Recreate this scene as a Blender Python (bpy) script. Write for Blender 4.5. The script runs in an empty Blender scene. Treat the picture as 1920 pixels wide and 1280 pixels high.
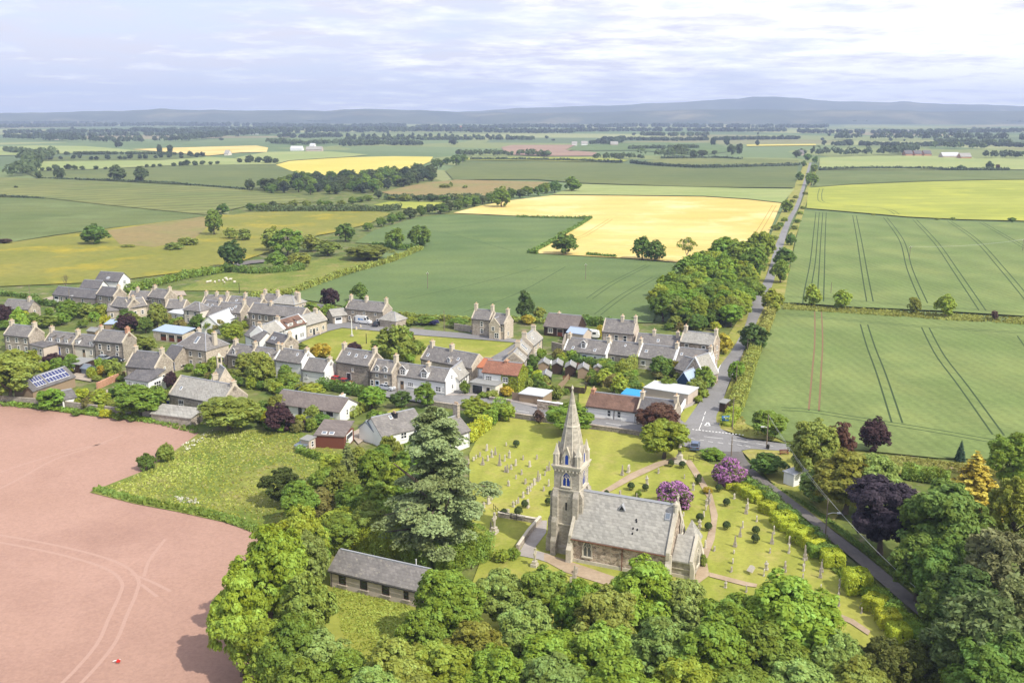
import bpy, math, random
import numpy as np
from mathutils import Vector
rnd = random.Random(7)
D, SC = bpy.data, bpy.context.scene
COL = SC.collection
H, F, VH = 65.0, 1850.0, 213.0
PITCH = math.atan((640 - VH) / F)
SP, CP = math.sin(PITCH), math.cos(PITCH)

# ---------- photo pixel -> point in the place (camera at 0,0,H looking along +Y, tilted down)
def P(u, v, z=0.0):
    a, b = (u - 960) / F, (640 - v) / F
    d = (a, CP + b * SP, -SP + b * CP)
    t = (z - H) / min(d[2], -1e-4)
    return Vector((d[0] * t, d[1] * t, z))
def depth(p):
    return p[1] * CP + (H - p[2]) * SP
def ppm(p):                                     # photo pixels per metre there
    return F / depth(p)
def ztop(p, v):                                 # height over ground point p seen at row v
    b = (640 - v) / F
    return H + p[1] * (-SP + b * CP) / (CP + b * SP)

# ---------- objects
def tag(o, label=None, cat=None, group=None, kind=None):
    if label: o['label'] = label
    if cat: o['category'] = cat
    if group: o['group'] = group
    if kind: o['kind'] = kind
    return o
def link(name, data, parent=None):
    o = D.objects.new(name, data); COL.objects.link(o)
    if parent: o.parent = parent
    return o
def empty(name, loc=(0, 0, 0), rz=0, label=None, cat=None, group=None):
    o = link(name, None); o.location = loc; o.rotation_euler.z = rz; o.empty_display_size = .3
    return tag(o, label, cat, group)

class MB:
    """collects polygons and builds one mesh"""
    def __init__(s): s.v, s.f, s.m = [], [], []
    def face(s, pts, mi=0):
        n = len(s.v); s.v += [tuple(p) for p in pts]; s.f.append(tuple(range(n, n + len(pts)))); s.m.append(mi)
    def hexa(s, b, t, mi=0):
        """bottom ring, top ring (same count, counter clockwise seen from above)"""
        n, k = len(s.v), len(b)
        s.v += [tuple(p) for p in b] + [tuple(p) for p in t]
        s.f.append(tuple(range(n + k - 1, n - 1, -1))); s.f.append(tuple(range(n + k, n + 2 * k)))
        for i in range(k):
            j = (i + 1) % k; s.f.append((n + i, n + j, n + k + j, n + k + i))
        s.m += [mi] * (k + 2)
    def box(s, x0, x1, y0, y1, z0, z1, mi=0):
        r = [(x0, y0), (x1, y0), (x1, y1), (x0, y1)]
        s.hexa([(x, y, z0) for x, y in r], [(x, y, z1) for x, y in r], mi)
    def frus(s, cx, cy, z0, z1, r0, r1, n=8, mi=0, ph=0.0, sx=1, sy=1):
        a = [ph + 2 * math.pi * i / n for i in range(n)]
        s.hexa([(cx + r0 * sx * math.cos(t), cy + r0 * sy * math.sin(t), z0) for t in a],
               [(cx + r1 * sx * math.cos(t), cy + r1 * sy * math.sin(t), z1) for t in a], mi)
    def prism(s, prof, a, b, axis='x', mi=0):
        """profile of (p,z) extruded along x (profile in y,z) or along y (profile in x,z)"""
        n, k = len(s.v), len(prof)
        f = (lambda t, p, z: (t, p, z)) if axis == 'x' else (lambda t, p, z: (p, t, z))
        s.v += [f(a, p, z) for p, z in prof] + [f(b, p, z) for p, z in prof]
        o = (axis == 'x')
        A = tuple(range(n, n + k)); B = tuple(range(n + k, n + 2 * k))
        s.f.append(A[::-1] if o else A); s.f.append(B if o else B[::-1])
        for i in range(k):
            j = (i + 1) % k; q = (A[i], A[j], B[j], B[i]); s.f.append(q if o else q[::-1])
        s.m += [mi] * (k + 2)
    def tube(s, pts, rad, n=6, mi=0, cap=True):
        pts = [Vector(p) for p in pts]; rings = []
        for i, p in enumerate(pts):
            d = (pts[min(i + 1, len(pts) - 1)] - pts[max(i - 1, 0)]).normalized()
            u = d.cross(Vector((0, 0, 1)) if abs(d.z) < .9 else Vector((1, 0, 0))).normalized(); w = d.cross(u)
            r = rad[i] if hasattr(rad, '__len__') else rad
            b = len(s.v)
            s.v += [tuple(p + r * (math.cos(2 * math.pi * k / n) * u + math.sin(2 * math.pi * k / n) * w)) for k in range(n)]
            rings.append(b)
        for a, b in zip(rings, rings[1:]):
            for k in range(n):
                j = (k + 1) % n; s.f.append((a + k, b + k, b + j, a + j)); s.m.append(mi)
        if cap:
            s.f.append(tuple(range(rings[0], rings[0] + n))); s.f.append(tuple(range(rings[-1] + n - 1, rings[-1] - 1, -1))); s.m += [mi, mi]
    def mesh(s, name, mats, smooth=False):
        me = D.meshes.new(name); me.from_pydata(s.v, [], s.f)
        for m in (mats if isinstance(mats, (list, tuple)) else [mats]): me.materials.append(m)
        me.polygons.foreach_set('material_index', s.m)
        if smooth: me.polygons.foreach_set('use_smooth', [True] * len(s.f))
        me.update(); return me
    def build(s, name, mats, parent=None, smooth=False):
        return link(name, s.mesh(name, mats, smooth), parent)

# ---------- materials
class NT:
    def __init__(s, name):
        s.mat = D.materials.new(name); s.mat.use_nodes = True; s.t = s.mat.node_tree; s.n = s.t.nodes; s.n.clear()
        s.out = s.n.new('ShaderNodeOutputMaterial')
    def add(s, typ, ins=None, **kw):
        n = s.n.new('ShaderNode' + typ)
        for k, v in kw.items(): setattr(n, k, v)
        for k, v in (ins or {}).items(): s.put(n, k, v)
        return n
    def put(s, n, k, v):
        i = n.inputs[k]
        if hasattr(v, 'is_output'): s.t.links.new(v, i)
        elif isinstance(v, (tuple, list)) and len(v) == 3 and i.type == 'RGBA': i.default_value = (*v, 1)
        else: i.default_value = v
    def math(s, op, a, b=0.0, clamp=False):
        return s.add('Math', {0: a, 1: b}, operation=op, use_clamp=clamp).outputs[0]
    def mix(s, f, a, b, typ='MIX'):
        n = s.n.new('ShaderNodeMix'); n.data_type = 'RGBA'; n.blend_type = typ
        s.put(n, 0, f); s.put(n, 6, a); s.put(n, 7, b); return n.outputs[2]
    def noise(s, vec, scale, detail=3, rough=.55):
        return s.add('TexNoise', {'Vector': vec, 'Scale': scale, 'Detail': detail, 'Roughness': rough}).outputs[0]
    def ramp(s, f, a, b):
        return s.add('MapRange', {'Value': f, 'From Min': a, 'From Max': b}).outputs[0]
    def done(s, col, rough=.9, bump=None, strength=.3, dist=.05, spec=.2, metal=0):
        b = s.add('BsdfPrincipled', {'Base Color': col, 'Roughness': rough, 'Specular IOR Level': spec, 'Metallic': metal})
        if bump is not None:
            s.put(b, 'Normal', s.add('Bump', {'Height': bump, 'Strength': strength, 'Distance': dist}).outputs[0])
        s.t.links.new(b.outputs[0], s.out.inputs[0]); return s.mat

def gmat(name, c1, c2, big=.02, fine=.8, amp=.5, rows=None, c3=None, patch=.05, bump=.3, stripe=None):
    """ground cover: two colours in large drifts, fine mottling, optional crop rows (angle deg, spacing m, strength)"""
    t = NT(name); pos = t.add('NewGeometry').outputs['Position']
    col = t.mix(t.ramp(t.noise(pos, big, 4), .38, .62), c1, c2)
    if c3: col = t.mix(t.ramp(t.noise(pos, patch, 5, .65), .52, .7), col, c3)
    n = t.noise(pos, fine, 4, .7); k = t.math('ADD', t.math('MULTIPLY', t.math('SUBTRACT', n, .5), amp * 2), 1.0)
    for (ang, sp, st) in (rows or []):
        a = math.radians(ang)
        m = t.add('VectorMath', {0: pos, 1: (math.cos(a), math.sin(a), 0)}, operation='DOT_PRODUCT').outputs['Value']
        m = t.math('ADD', m, t.math('MULTIPLY', t.noise(pos, .03, 2), sp * 1.5))
        w = t.math('SINE', t.math('MULTIPLY', m, 2 * math.pi / sp))
        k = t.math('MULTIPLY', k, t.math('ADD', t.math('MULTIPLY', w, st), 1.0))
    g = t.add('CombineColor', {0: k, 1: k, 2: k}).outputs[0]
    return t.done(t.mix(1.0, col, g, 'MULTIPLY'), .95, n, bump, .1, .1)

def smat(name, c1, c2, scale=3.0, c3=None, mort=None, rough=.9, courses=None, bump=.4, spec=.2, amp=.25):
    """built surface in object space: mottled two tones, optional rubble joints (voronoi) or slate courses"""
    t = NT(name); pos = t.add('TexCoord').outputs['Object']
    col = t.mix(t.ramp(t.noise(pos, .35, 5, .65), .35, .65), c1, c2)
    n = t.noise(pos, scale, 4, .7)
    k = t.math('ADD', t.math('MULTIPLY', t.math('SUBTRACT', n, .5), amp * 2), 1.0)
    h = n
    if mort:
        sc = t.add('Mapping', {'Vector': pos, 'Scale': (1, 1, 1.7)}).outputs[0]
        v = t.add('TexVoronoi', {'Vector': sc, 'Scale': mort[0]}, feature='F1')
        e = t.add('TexVoronoi', {'Vector': sc, 'Scale': mort[0]}, feature='DISTANCE_TO_EDGE').outputs[0]
        cc = t.add('SeparateColor', {0: v.outputs['Color']}).outputs[0]
        k = t.math('MULTIPLY', k, t.math('ADD', t.math('MULTIPLY', cc, mort[1]), 1 - mort[1] / 2))
        col = t.mix(t.math('MULTIPLY', t.math('LESS_THAN', e, .07), .6), col, mort[2]); h = t.math('MINIMUM', e, .2)
    if courses:
        sx = t.add('SeparateXYZ', {0: pos}); z = t.math('DIVIDE', sx.outputs[2], courses[0])
        fr = t.math('FRACT', z); fl = t.math('FLOOR', z)
        cell = t.math('FLOOR', t.math('ADD', t.math('DIVIDE', t.math('ADD', sx.outputs[0], sx.outputs[1]), courses[1]), t.math('MULTIPLY', fl, .5)))
        wn = t.add('TexWhiteNoise', {'Vector': t.add('CombineXYZ', {0: cell, 1: fl}).outputs[0]}).outputs[0]
        k = t.math('MULTIPLY', k, t.math('ADD', t.math('MULTIPLY', wn, courses[2]), 1 - courses[2] / 2))
        k = t.math('MULTIPLY', k, t.math('SUBTRACT', 1.0, t.math('MULTIPLY', t.math('LESS_THAN', fr, .12), .22)))
    if c3: col = t.mix(t.ramp(t.noise(pos, 1.3, 6, .75), .56, .68), col, c3)
    g = t.add('CombineColor', {0: k, 1: k, 2: k}).outputs[0]
    return t.done(t.mix(1.0, col, g, 'MULTIPLY'), rough, h, bump, .04, spec)

def plain(name, c, rough=.6, spec=.3, metal=0, amp=.15, scale=4):
    t = NT(name); pos = t.add('TexCoord').outputs['Object']
    n = t.noise(pos, scale, 4, .7); k = t.math('ADD', t.math('MULTIPLY', t.math('SUBTRACT', n, .5), amp * 2), 1.0)
    g = t.add('CombineColor', {0: k, 1: k, 2: k}).outputs[0]
    return t.done(t.mix(1.0, c, g, 'MULTIPLY'), rough, spec=spec, metal=metal)

def foliage_mat(name, trans=.3, alt=None):
    """leaves: the object's own colour, varied leaf clump by leaf clump"""
    t = NT(name); oc = t.add('ObjectInfo').outputs['Color']
    a = t.add('Attribute', attribute_name='tint').outputs['Fac']
    hs = t.add('HueSaturation', {'Hue': t.math('ADD', t.math('MULTIPLY', a, .05), .475), 'Saturation': t.math('ADD', t.math('MULTIPLY', a, -.25), 1.12),
               'Value': t.math('ADD', t.math('MULTIPLY', a, 1.4), .5), 'Color': oc}).outputs[0]
    if alt: hs = t.mix(t.math('GREATER_THAN', t.add('Attribute', attribute_name='tint').outputs['Fac'], alt[1]), hs, alt[0])
    d = t.add('BsdfPrincipled', {'Base Color': hs, 'Roughness': .65, 'Specular IOR Level': .25})
    tr = t.add('BsdfTranslucent', {'Color': hs})
    m = t.add('MixShader', {0: trans, 1: d.outputs[0], 2: tr.outputs[0]})
    t.t.links.new(m.outputs[0], t.out.inputs[0]); return t.mat

M = {}
def mk_mats():
    slate = lambda n, a, b, c=None: smat(n, a, b, 2.5, c, None, .75, (.28, .35, .3), .3, .3)
    M.update(
      stone=smat('grey_brown_stone', (.30, .25, .20), (.38, .33, .27), 3, None, (2.6, .5, (.42, .38, .33))),
      stone_lit=smat('pale_buff_stone', (.45, .38, .30), (.52, .45, .36), 3, None, (2.6, .4, (.5, .45, .38))),  # lighter version of the grey brown stone, even over whole walls
      stone_dk=smat('dark_whin_stone', (.22, .19, .16), (.30, .26, .21), 3, None, (2.6, .5, (.36, .32, .28))),
      dressed=smat('dressed_sandstone', (.48, .42, .33), (.56, .50, .40), 2, None, None),
      white=smat('white_render', (.80, .80, .78), (.74, .74, .73), 2, None, None, .85, None, .1, .2, .06),
      cream=smat('cream_render', (.62, .56, .48), (.70, .65, .57), 2, None, None, .85, None, .1, .2, .08),
      harl=smat('grey_beige_roughcast', (.48, .40, .34), (.54, .46, .40), 8, None, None, .95, None, .3, .1, .12),
      slate=slate('grey_slate', (.155, .145, .14), (.21, .195, .185), (.30, .275, .23)),
      slate_dk=slate('dark_slate', (.11, .105, .11), (.15, .14, .14), (.2, .185, .165)),
      slate_br=slate('brown_grey_tiles', (.15, .125, .115), (.19, .16, .145)),
      slate_lt=slate('pale_lichened_slate', (.28, .265, .24), (.34, .33, .30), (.40, .38, .32)),
      red_tile=slate('red_clay_tiles', (.23, .10, .065), (.29, .14, .09), (.19, .10, .07)),
      dark_tile=slate('weathered_brown_tiles', (.13, .075, .055), (.19, .11, .08)),
      orange_tile=plain('orange_clay_tiles', (.42, .15, .07)),
      lead=plain('grey_lead', (.33, .34, .37), .5),
      brick=smat('orange_brick', (.42, .18, .10), (.48, .24, .14), 4, None, (4, .4, (.5, .4, .33))),
      pot=plain('clay_pot', (.50, .36, .24)),
      frame=plain('white_paint', (.8, .8, .8), .5, .4, 0, .04),
      glass=plain('dark_glass', (.02, .025, .03), .08, .6, 0, .1),
      skyl=plain('rooflight_glass', (.16, .19, .23), .2, .5, 0, .1),
      door_bl=plain('blue_paint', (.03, .06, .30), .5), door_dk=plain('dark_door_paint', (.025, .025, .03), .5),
      door_br=plain('brown_door_paint', (.14, .035, .02), .5), door_lb=plain('pale_blue_paint', (.35, .45, .58), .5),
      timber=plain('weathered_timber', (.30, .22, .15), .85, .1, 0, .3), timber_dk=plain('dark_stained_timber', (.05, .03, .022), .7, .2, 0, .3),
      timber_rd=plain('red_brown_stain', (.16, .05, .03), .7), black=plain('black_stain', (.015, .015, .017), .6),
      felt=plain('grey_roof_felt', (.26, .26, .25), .9, .1, 0, .25), sheet=plain('white_sheet_roof', (.50, .51, .52), .6, .3, 0, .1),
      blue_sheet=plain('blue_grey_sheet_roof', (.34, .42, .56), .5, .3, 0, .1), tarp=plain('bright_blue_sheet', (.03, .28, .60), .5),
      navy=plain('navy_painted_boards', (.03, .07, .16), .6), solar=plain('solar_cell', (.02, .03, .13), .1, .7, 0, .1),
      alu=plain('aluminium', (.75, .76, .78), .35, .5, .3, .05), concrete=plain('concrete', (.42, .40, .38), .9, .1, 0, .2),
      bark=plain('bark', (.12, .095, .07), .95, .1, 0, .4), bark_lt=plain('pale_dead_wood', (.36, .31, .25), .95, .1, 0, .3),
      leaf=foliage_mat('leaves', .38), needle=foliage_mat('needles', .12), hedge=foliage_mat('hedge_leaves', .25),
      pole=plain('pole_wood', (.20, .16, .12), .9), iron=plain('black_iron', (.02, .02, .02), .5), wire=plain('wire', (.5, .5, .5), .5),
      paint=plain('road_paint', (.72, .72, .70), .8, .2, 0, .2, 9), tyre=plain('tyre_rubber', (.02, .02, .02), .8),
      flag=smat('stone_flags', (.42, .38, .33), (.48, .43, .37), 3), ivy=foliage_mat('ivy_leaves', .3),
      church=smat('church_sandstone', (.31, .285, .24), (.44, .405, .345), 1.6, (.25, .225, .19), (2.0, .4, (.40, .35, .28)), .95),
      church_d=smat('church_dressings', (.48, .435, .355), (.58, .535, .45), 2, (.34, .31, .26)),
      rubble=smat('rubble_wall', (.27, .20, .15), (.40, .32, .25), 3, None, (2.1, .9, (.52, .47, .40))),
      chslate=smat('church_slate', (.325, .315, .29), (.365, .35, .32), 2.2, (.41, .39, .35), None, .85, (.36, .42, .34), .3, .2),
      louvre=plain('blue_louvres', (.015, .05, .30), .5), leadglass=plain('leaded_glass', (.09, .10, .10), .3, .6, 0, .4, 9),
      rust=plain('rusty_iron', (.16, .07, .04), .8),
    )
mk_mats()

# ---------- camera, sun, sky, air
cam = D.cameras.new('camera'); camo = link('camera', cam); camo.location = (0, 0, H)
camo.rotation_euler = (math.pi / 2 - PITCH, 0, 0); cam.sensor_width = 36; cam.lens = F / 1920 * 36; cam.clip_end = 90000; cam.clip_start = 1
SC.camera = camo
SUNV = Vector((.75 * math.cos(math.radians(47)), -.66 * math.cos(math.radians(47)), math.sin(math.radians(47)))).normalized()
sun = D.lights.new('sun', 'SUN'); sun.energy = SUN_E = 5.0; sun.angle = math.radians(.6); sun.color = (1, .94, .82)
suno = link('sun', sun); suno.rotation_euler = (-SUNV).to_track_quat('-Z', 'Y').to_euler(); suno.location = (300, -200, 400)
W = D.worlds.new('World'); SC.world = W; W.use_nodes = True
def sky():
    n, l = W.node_tree.nodes, W.node_tree.links
    bg = n['Background']; bg.inputs['Strength'].default_value = .14
    t = NT.__new__(NT); t.t = W.node_tree; t.n = n
    st = n.new('ShaderNodeTexSky'); st.sky_type = 'NISHITA'; st.sun_disc = False
    st.sun_elevation = math.radians(47); st.sun_rotation = math.atan2(SUNV.x, SUNV.y); st.air_density = 1.2; st.dust_density = 1.2
    g = t.add('TexCoord').outputs['Generated']; s = t.add('SeparateXYZ', {0: g})
    zz = t.math('ADD', t.math('MAXIMUM', s.outputs[2], 0.0), .09)
    uv = t.add('CombineXYZ', {0: t.math('DIVIDE', s.outputs[0], zz), 1: t.math('DIVIDE', s.outputs[1], zz)}).outputs[0]
    n1 = t.noise(uv, .95, 10, .6); n2 = t.noise(uv, 1.7, 10, .62); n3 = t.noise(uv, .4, 3)
    side = t.math('MULTIPLY', s.outputs[0], .26)                       # thicker cloud towards the sun's side
    m = t.math('ADD', t.math('ADD', n1, t.math('MULTIPLY', t.math('SUBTRACT', n3, .5), .5)), side)
    mask = t.ramp(m, .30, .54)
    bright = t.ramp(t.math('ADD', n2, t.math('MULTIPLY', side, 1.15)), .42, .64)
    cc = t.mix(bright, CLOUD_A, CLOUD_B)
    base = t.mix(.75, st.outputs[0], SKYBASE)
    l.new(t.mix(mask, base, cc), bg.inputs['Color'])
CLOUD_A, CLOUD_B, SKYBASE = (6.2, 6.15, 6.9), (10.0, 9.9, 10.0), (6.0, 6.5, 8.4)
sky()
SC.view_settings.view_transform = 'Standard'; SC.view_settings.look = 'None'; SC.view_settings.gamma = 1
SC.view_settings.exposure = 0.06
SC.cycles.use_denoising = True; SC.cycles.max_bounces = 6; SC.cycles.transparent_max_bounces = 4; SC.cycles.volume_bounces = 0
def haze():
    b = MB(); b.box(-11300, 11300, -900, 11300, -3, 330)
    t = NT('air'); v = t.add('VolumePrincipled', {'Color': (.58, .70, 1.0), 'Density': 1.3e-4, 'Anisotropy': 0.0})
    t.t.links.new(v.outputs[0], t.out.inputs['Volume'])
    tag(b.build('haze', t.mat), 'pale blue haze that fades the far hills and plain', 'haze', None, 'stuff')
haze()
# ---------- ground, fields, roads
G = dict(
  grass=gmat('rough_grass', (.125, .17, .03), (.20, .215, .05), .08, .9, .8, None, (.25, .22, .08), .12),
  garden=gmat('garden_ground', (.085, .125, .03), (.15, .17, .045), .12, .5, .6, None, (.24, .20, .13), .15),
  lawn=gmat('mown_lawn', (.235, .26, .045), (.31, .31, .065), .06, 1.3, .35, [(-15, 4.6, .06)], (.33, .30, .09), .2),
  green=gmat('village_green', (.20, .23, .035), (.27, .275, .055), .05, 1.0, .3, [(75, 5, .04)], (.34, .30, .09), .12),
  plough=gmat('pink_tilled_soil', (.335, .205, .155), (.38, .238, .188), .018, 2.0, .3, None, (.31, .188, .148), .025, .6),
  wheat=gmat('blue_green_wheat', (.098, .148, .052), (.128, .176, .064), .016, .7, .36, [(100, 24, .05), (100, 2.2, .05)], (.135, .185, .06), .03),
  wheat_l=gmat('grey_green_wheat', (.108, .142, .045), (.135, .162, .055), .012, .5, .34, [(95, 24, .05), (95, 3, .05)], (.16, .20, .075), .02),
  wheat_m=gmat('mid_green_wheat', (.132, .182, .056), (.168, .212, .072), .03, .8, .42, [(5, 24, .06), (5, 3, .05)], (.185, .225, .07), .03),
  far_w=gmat('far_grey_green_crop', (.105, .135, .045), (.135, .158, .052), .006, .08, .2, [(95, 30, .06)]),
  barley=gmat('golden_barley', (.54, .41, .125), (.62, .49, .19), .01, .3, .14, [(97, 34, .035), (97, 7, .03)], (.72, .56, .27), .02),
  rape=gmat('yellow_crop', (.50, .43, .09), (.55, .47, .12), .01, .2, .14, [(95, 30, .03)]),
  lime=gmat('yellow_green_barley', (.26, .29, .05), (.31, .33, .065), .01, .2, .15, [(97, 26, .05)], (.38, .39, .06), .02),
  pale=gmat('pale_green_crop', (.24, .29, .10), (.29, .32, .12), .008, .15, .18, [(97, 30, .05)]),
  stripe=gmat('striped_grass_ley', (.135, .16, .05), (.175, .185, .06), .01, .2, .2, [(118, 22, .20)]),
  meadow=gmat('buttercup_meadow', (.18, .188, .036), (.215, .208, .048), .02, .25, .4, None, (.33, .27, .03), .03),
  brown=gmat('rough_brown_pasture', (.25, .19, .08), (.22, .19, .075), .02, .2, .4, None, (.20, .20, .06), .02),
  soil=gmat('red_brown_soil', (.27, .18, .13), (.31, .21, .15), .01, .2, .15),
  mud=plain('damp_soil', (.13, .09, .06), .95, .1, 0, .3), wheel=plain('crop_wheelings', (.045, .07, .028), .95, .1, 0, .4), wheel_r=plain('red_soil_wheelings', (.20, .125, .07), .95, .1, 0, .4),
  wheel_p=plain('pressed_pale_soil', (.40, .26, .21), .95, .1, 0, .2), wheel_g=plain('golden_wheelings', (.34, .25, .07), .95, .1, 0, .3),
  verge=gmat('verge_grass', (.20, .22, .04), (.28, .26, .07), .1, .7, .5, None, (.33, .29, .12), .2),
  track=gmat('worn_earth_path', (.33, .25, .17), (.40, .31, .22), .3, 1.5, .3),
  tarmac=gmat('grey_tarmac', (.20, .195, .195), (.245, .24, .24), .06, 1.6, .3, None, (.165, .16, .16), .12, .1),
  lane=gmat('old_lane_tarmac', (.135, .125, .12), (.17, .155, .145), .08, 1.0, .3, None, (.20, .18, .15), .2, .1),
  pave=gmat('pale_pavement', (.30, .27, .25), (.35, .32, .30), .2, 1.2, .2, None, None, .05, .1),
  yard=gmat('gravel_yard', (.34, .28, .22), (.40, .34, .28), .3, 1.5, .3),
)
def far_ground():
    t = NT('patchwork_plain'); pos = t.add('NewGeometry').outputs['Position']
    w = t.add('VectorMath', {0: pos, 1: t.add('VectorMath', {0: t.add('TexNoise', {'Vector': pos, 'Scale': .0012, 'Detail': 2}).outputs['Color'], 1: (600, 600, 0)}, operation='MULTIPLY').outputs[0]}, operation='ADD').outputs[0]
    mp = t.add('Mapping', {'Vector': w, 'Scale': (.0024, .0019, 0), 'Rotation': (0, 0, .25)}).outputs[0]
    v = t.add('TexVoronoi', {'Vector': mp, 'Scale': 1.0}, distance='CHEBYCHEV').outputs['Color']
    f = t.add('SeparateColor', {0: v}).outputs[0]
    r = t.add('ValToRGB', {0: f}); e = r.color_ramp; e.interpolation = 'CONSTANT'
    cols = [(0, (.12, .17, .07)), (.2, (.19, .22, .08)), (.36, (.14, .19, .08)), (.5, (.26, .28, .12)), (.62, (.11, .15, .07)), (.74, (.20, .20, .09)), (.84, (.22, .24, .10)), (.9, (.16, .20, .08)), (.96, (.24, .21, .12))]
    while len(e.elements) < len(cols): e.elements.new(.5)
    for el, (p, c) in zip(e.elements, cols): el.position = p; el.color = (*c, 1)
    n = t.noise(pos, .05, 4, .7); k = t.math('ADD', t.math('MULTIPLY', n, .5), .75)
    g = t.add('CombineColor', {0: k, 1: k, 2: k}).outputs[0]
    m = t.done(t.mix(1.0, r.outputs[0], g, 'MULTIPLY'), .95, spec=.1)
    b = MB(); b.face([(-11000, -800, -.6), (11000, -800, -.6), (11000, 11200, -.6), (-11000, 11200, -.6)])
    tag(b.build('ground', m), 'wide farming plain in a patchwork of small fields', 'ground', None, 'structure')
far_ground()

def rib(mb, pts, w, z, mi=0, px=True, w1=None):
    """a flat ribbon along photo-pixel points"""
    q = [P(u, v, z) for u, v in pts] if px else [Vector((x, y, z)) for x, y in pts]
    q = smooth(q)
    for i in range(len(q) - 1):
        a, b = q[i], q[i + 1]; d = (b - a).normalized(); s = Vector((-d.y, d.x, 0))
        wa = w if w1 is None else w + (w1 - w) * i / (len(q) - 1); wb = w if w1 is None else w + (w1 - w) * (i + 1) / (len(q) - 1)
        d0 = (q[i] - q[i - 1]).normalized() if i else d; s0 = Vector((-d0.y - d.y, d0.x + d.x, 0)).normalized()
        d1 = (q[i + 2] - b).normalized() if i + 2 < len(q) else d; s1 = Vector((-d1.y - d.y, d1.x + d.x, 0)).normalized()
        mb.face([a - s0 * wa / 2, b - s1 * wb / 2, b + s1 * wb / 2, a + s0 * wa / 2], mi)
def smooth(q, n=4):
    if len(q) < 3: return q
    r = []
    for i in range(len(q) - 1):
        p0, p1, p2, p3 = q[max(i - 1, 0)], q[i], q[i + 1], q[min(i + 2, len(q) - 1)]
        for k in range(n):
            t = k / n
            r.append(.5 * ((2 * p1) + (p2 - p0) * t + (2 * p0 - 5 * p1 + 4 * p2 - p3) * t * t + (3 * p1 - p0 - 3 * p2 + p3) * t ** 3))
    return r + [q[-1]]
def tram(pts, gap=1.9):
    """the pair of wheelings a tractor leaves: two parallel polylines"""
    q = smooth([P(u, v) for u, v in pts], 5); A, B = [], []
    for i, p in enumerate(q):
        d = (q[min(i + 1, len(q) - 1)] - q[max(i - 1, 0)]).normalized(); s = Vector((-d.y, d.x, 0)) * gap / 2
        A.append((p.x + s.x, p.y + s.y)); B.append((p.x - s.x, p.y - s.y))
    return A, B
def field(name, label, cat, pts, mat, z=.02, trams=(), tmat='wheel', tw=.4, gap=2.0, single=()):
    mb = MB(); q = [P(u, v, z) for u, v in pts]
    mb.face(q if sum(q[i].x * q[(i + 1) % len(q)].y - q[(i + 1) % len(q)].x * q[i].y for i in range(len(q))) > 0 else q[::-1])
    for tr in trams:
        A, B = tram(tr, gap)
        for L in (A, B): rib(mb, L, tw, z + .008, 1, False)
    for s in single: rib(mb, s, tw, z + .006, 1)
    return tag(mb.build(name, [G[mat], G[tmat]]), label, cat, None, 'structure')

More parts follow.
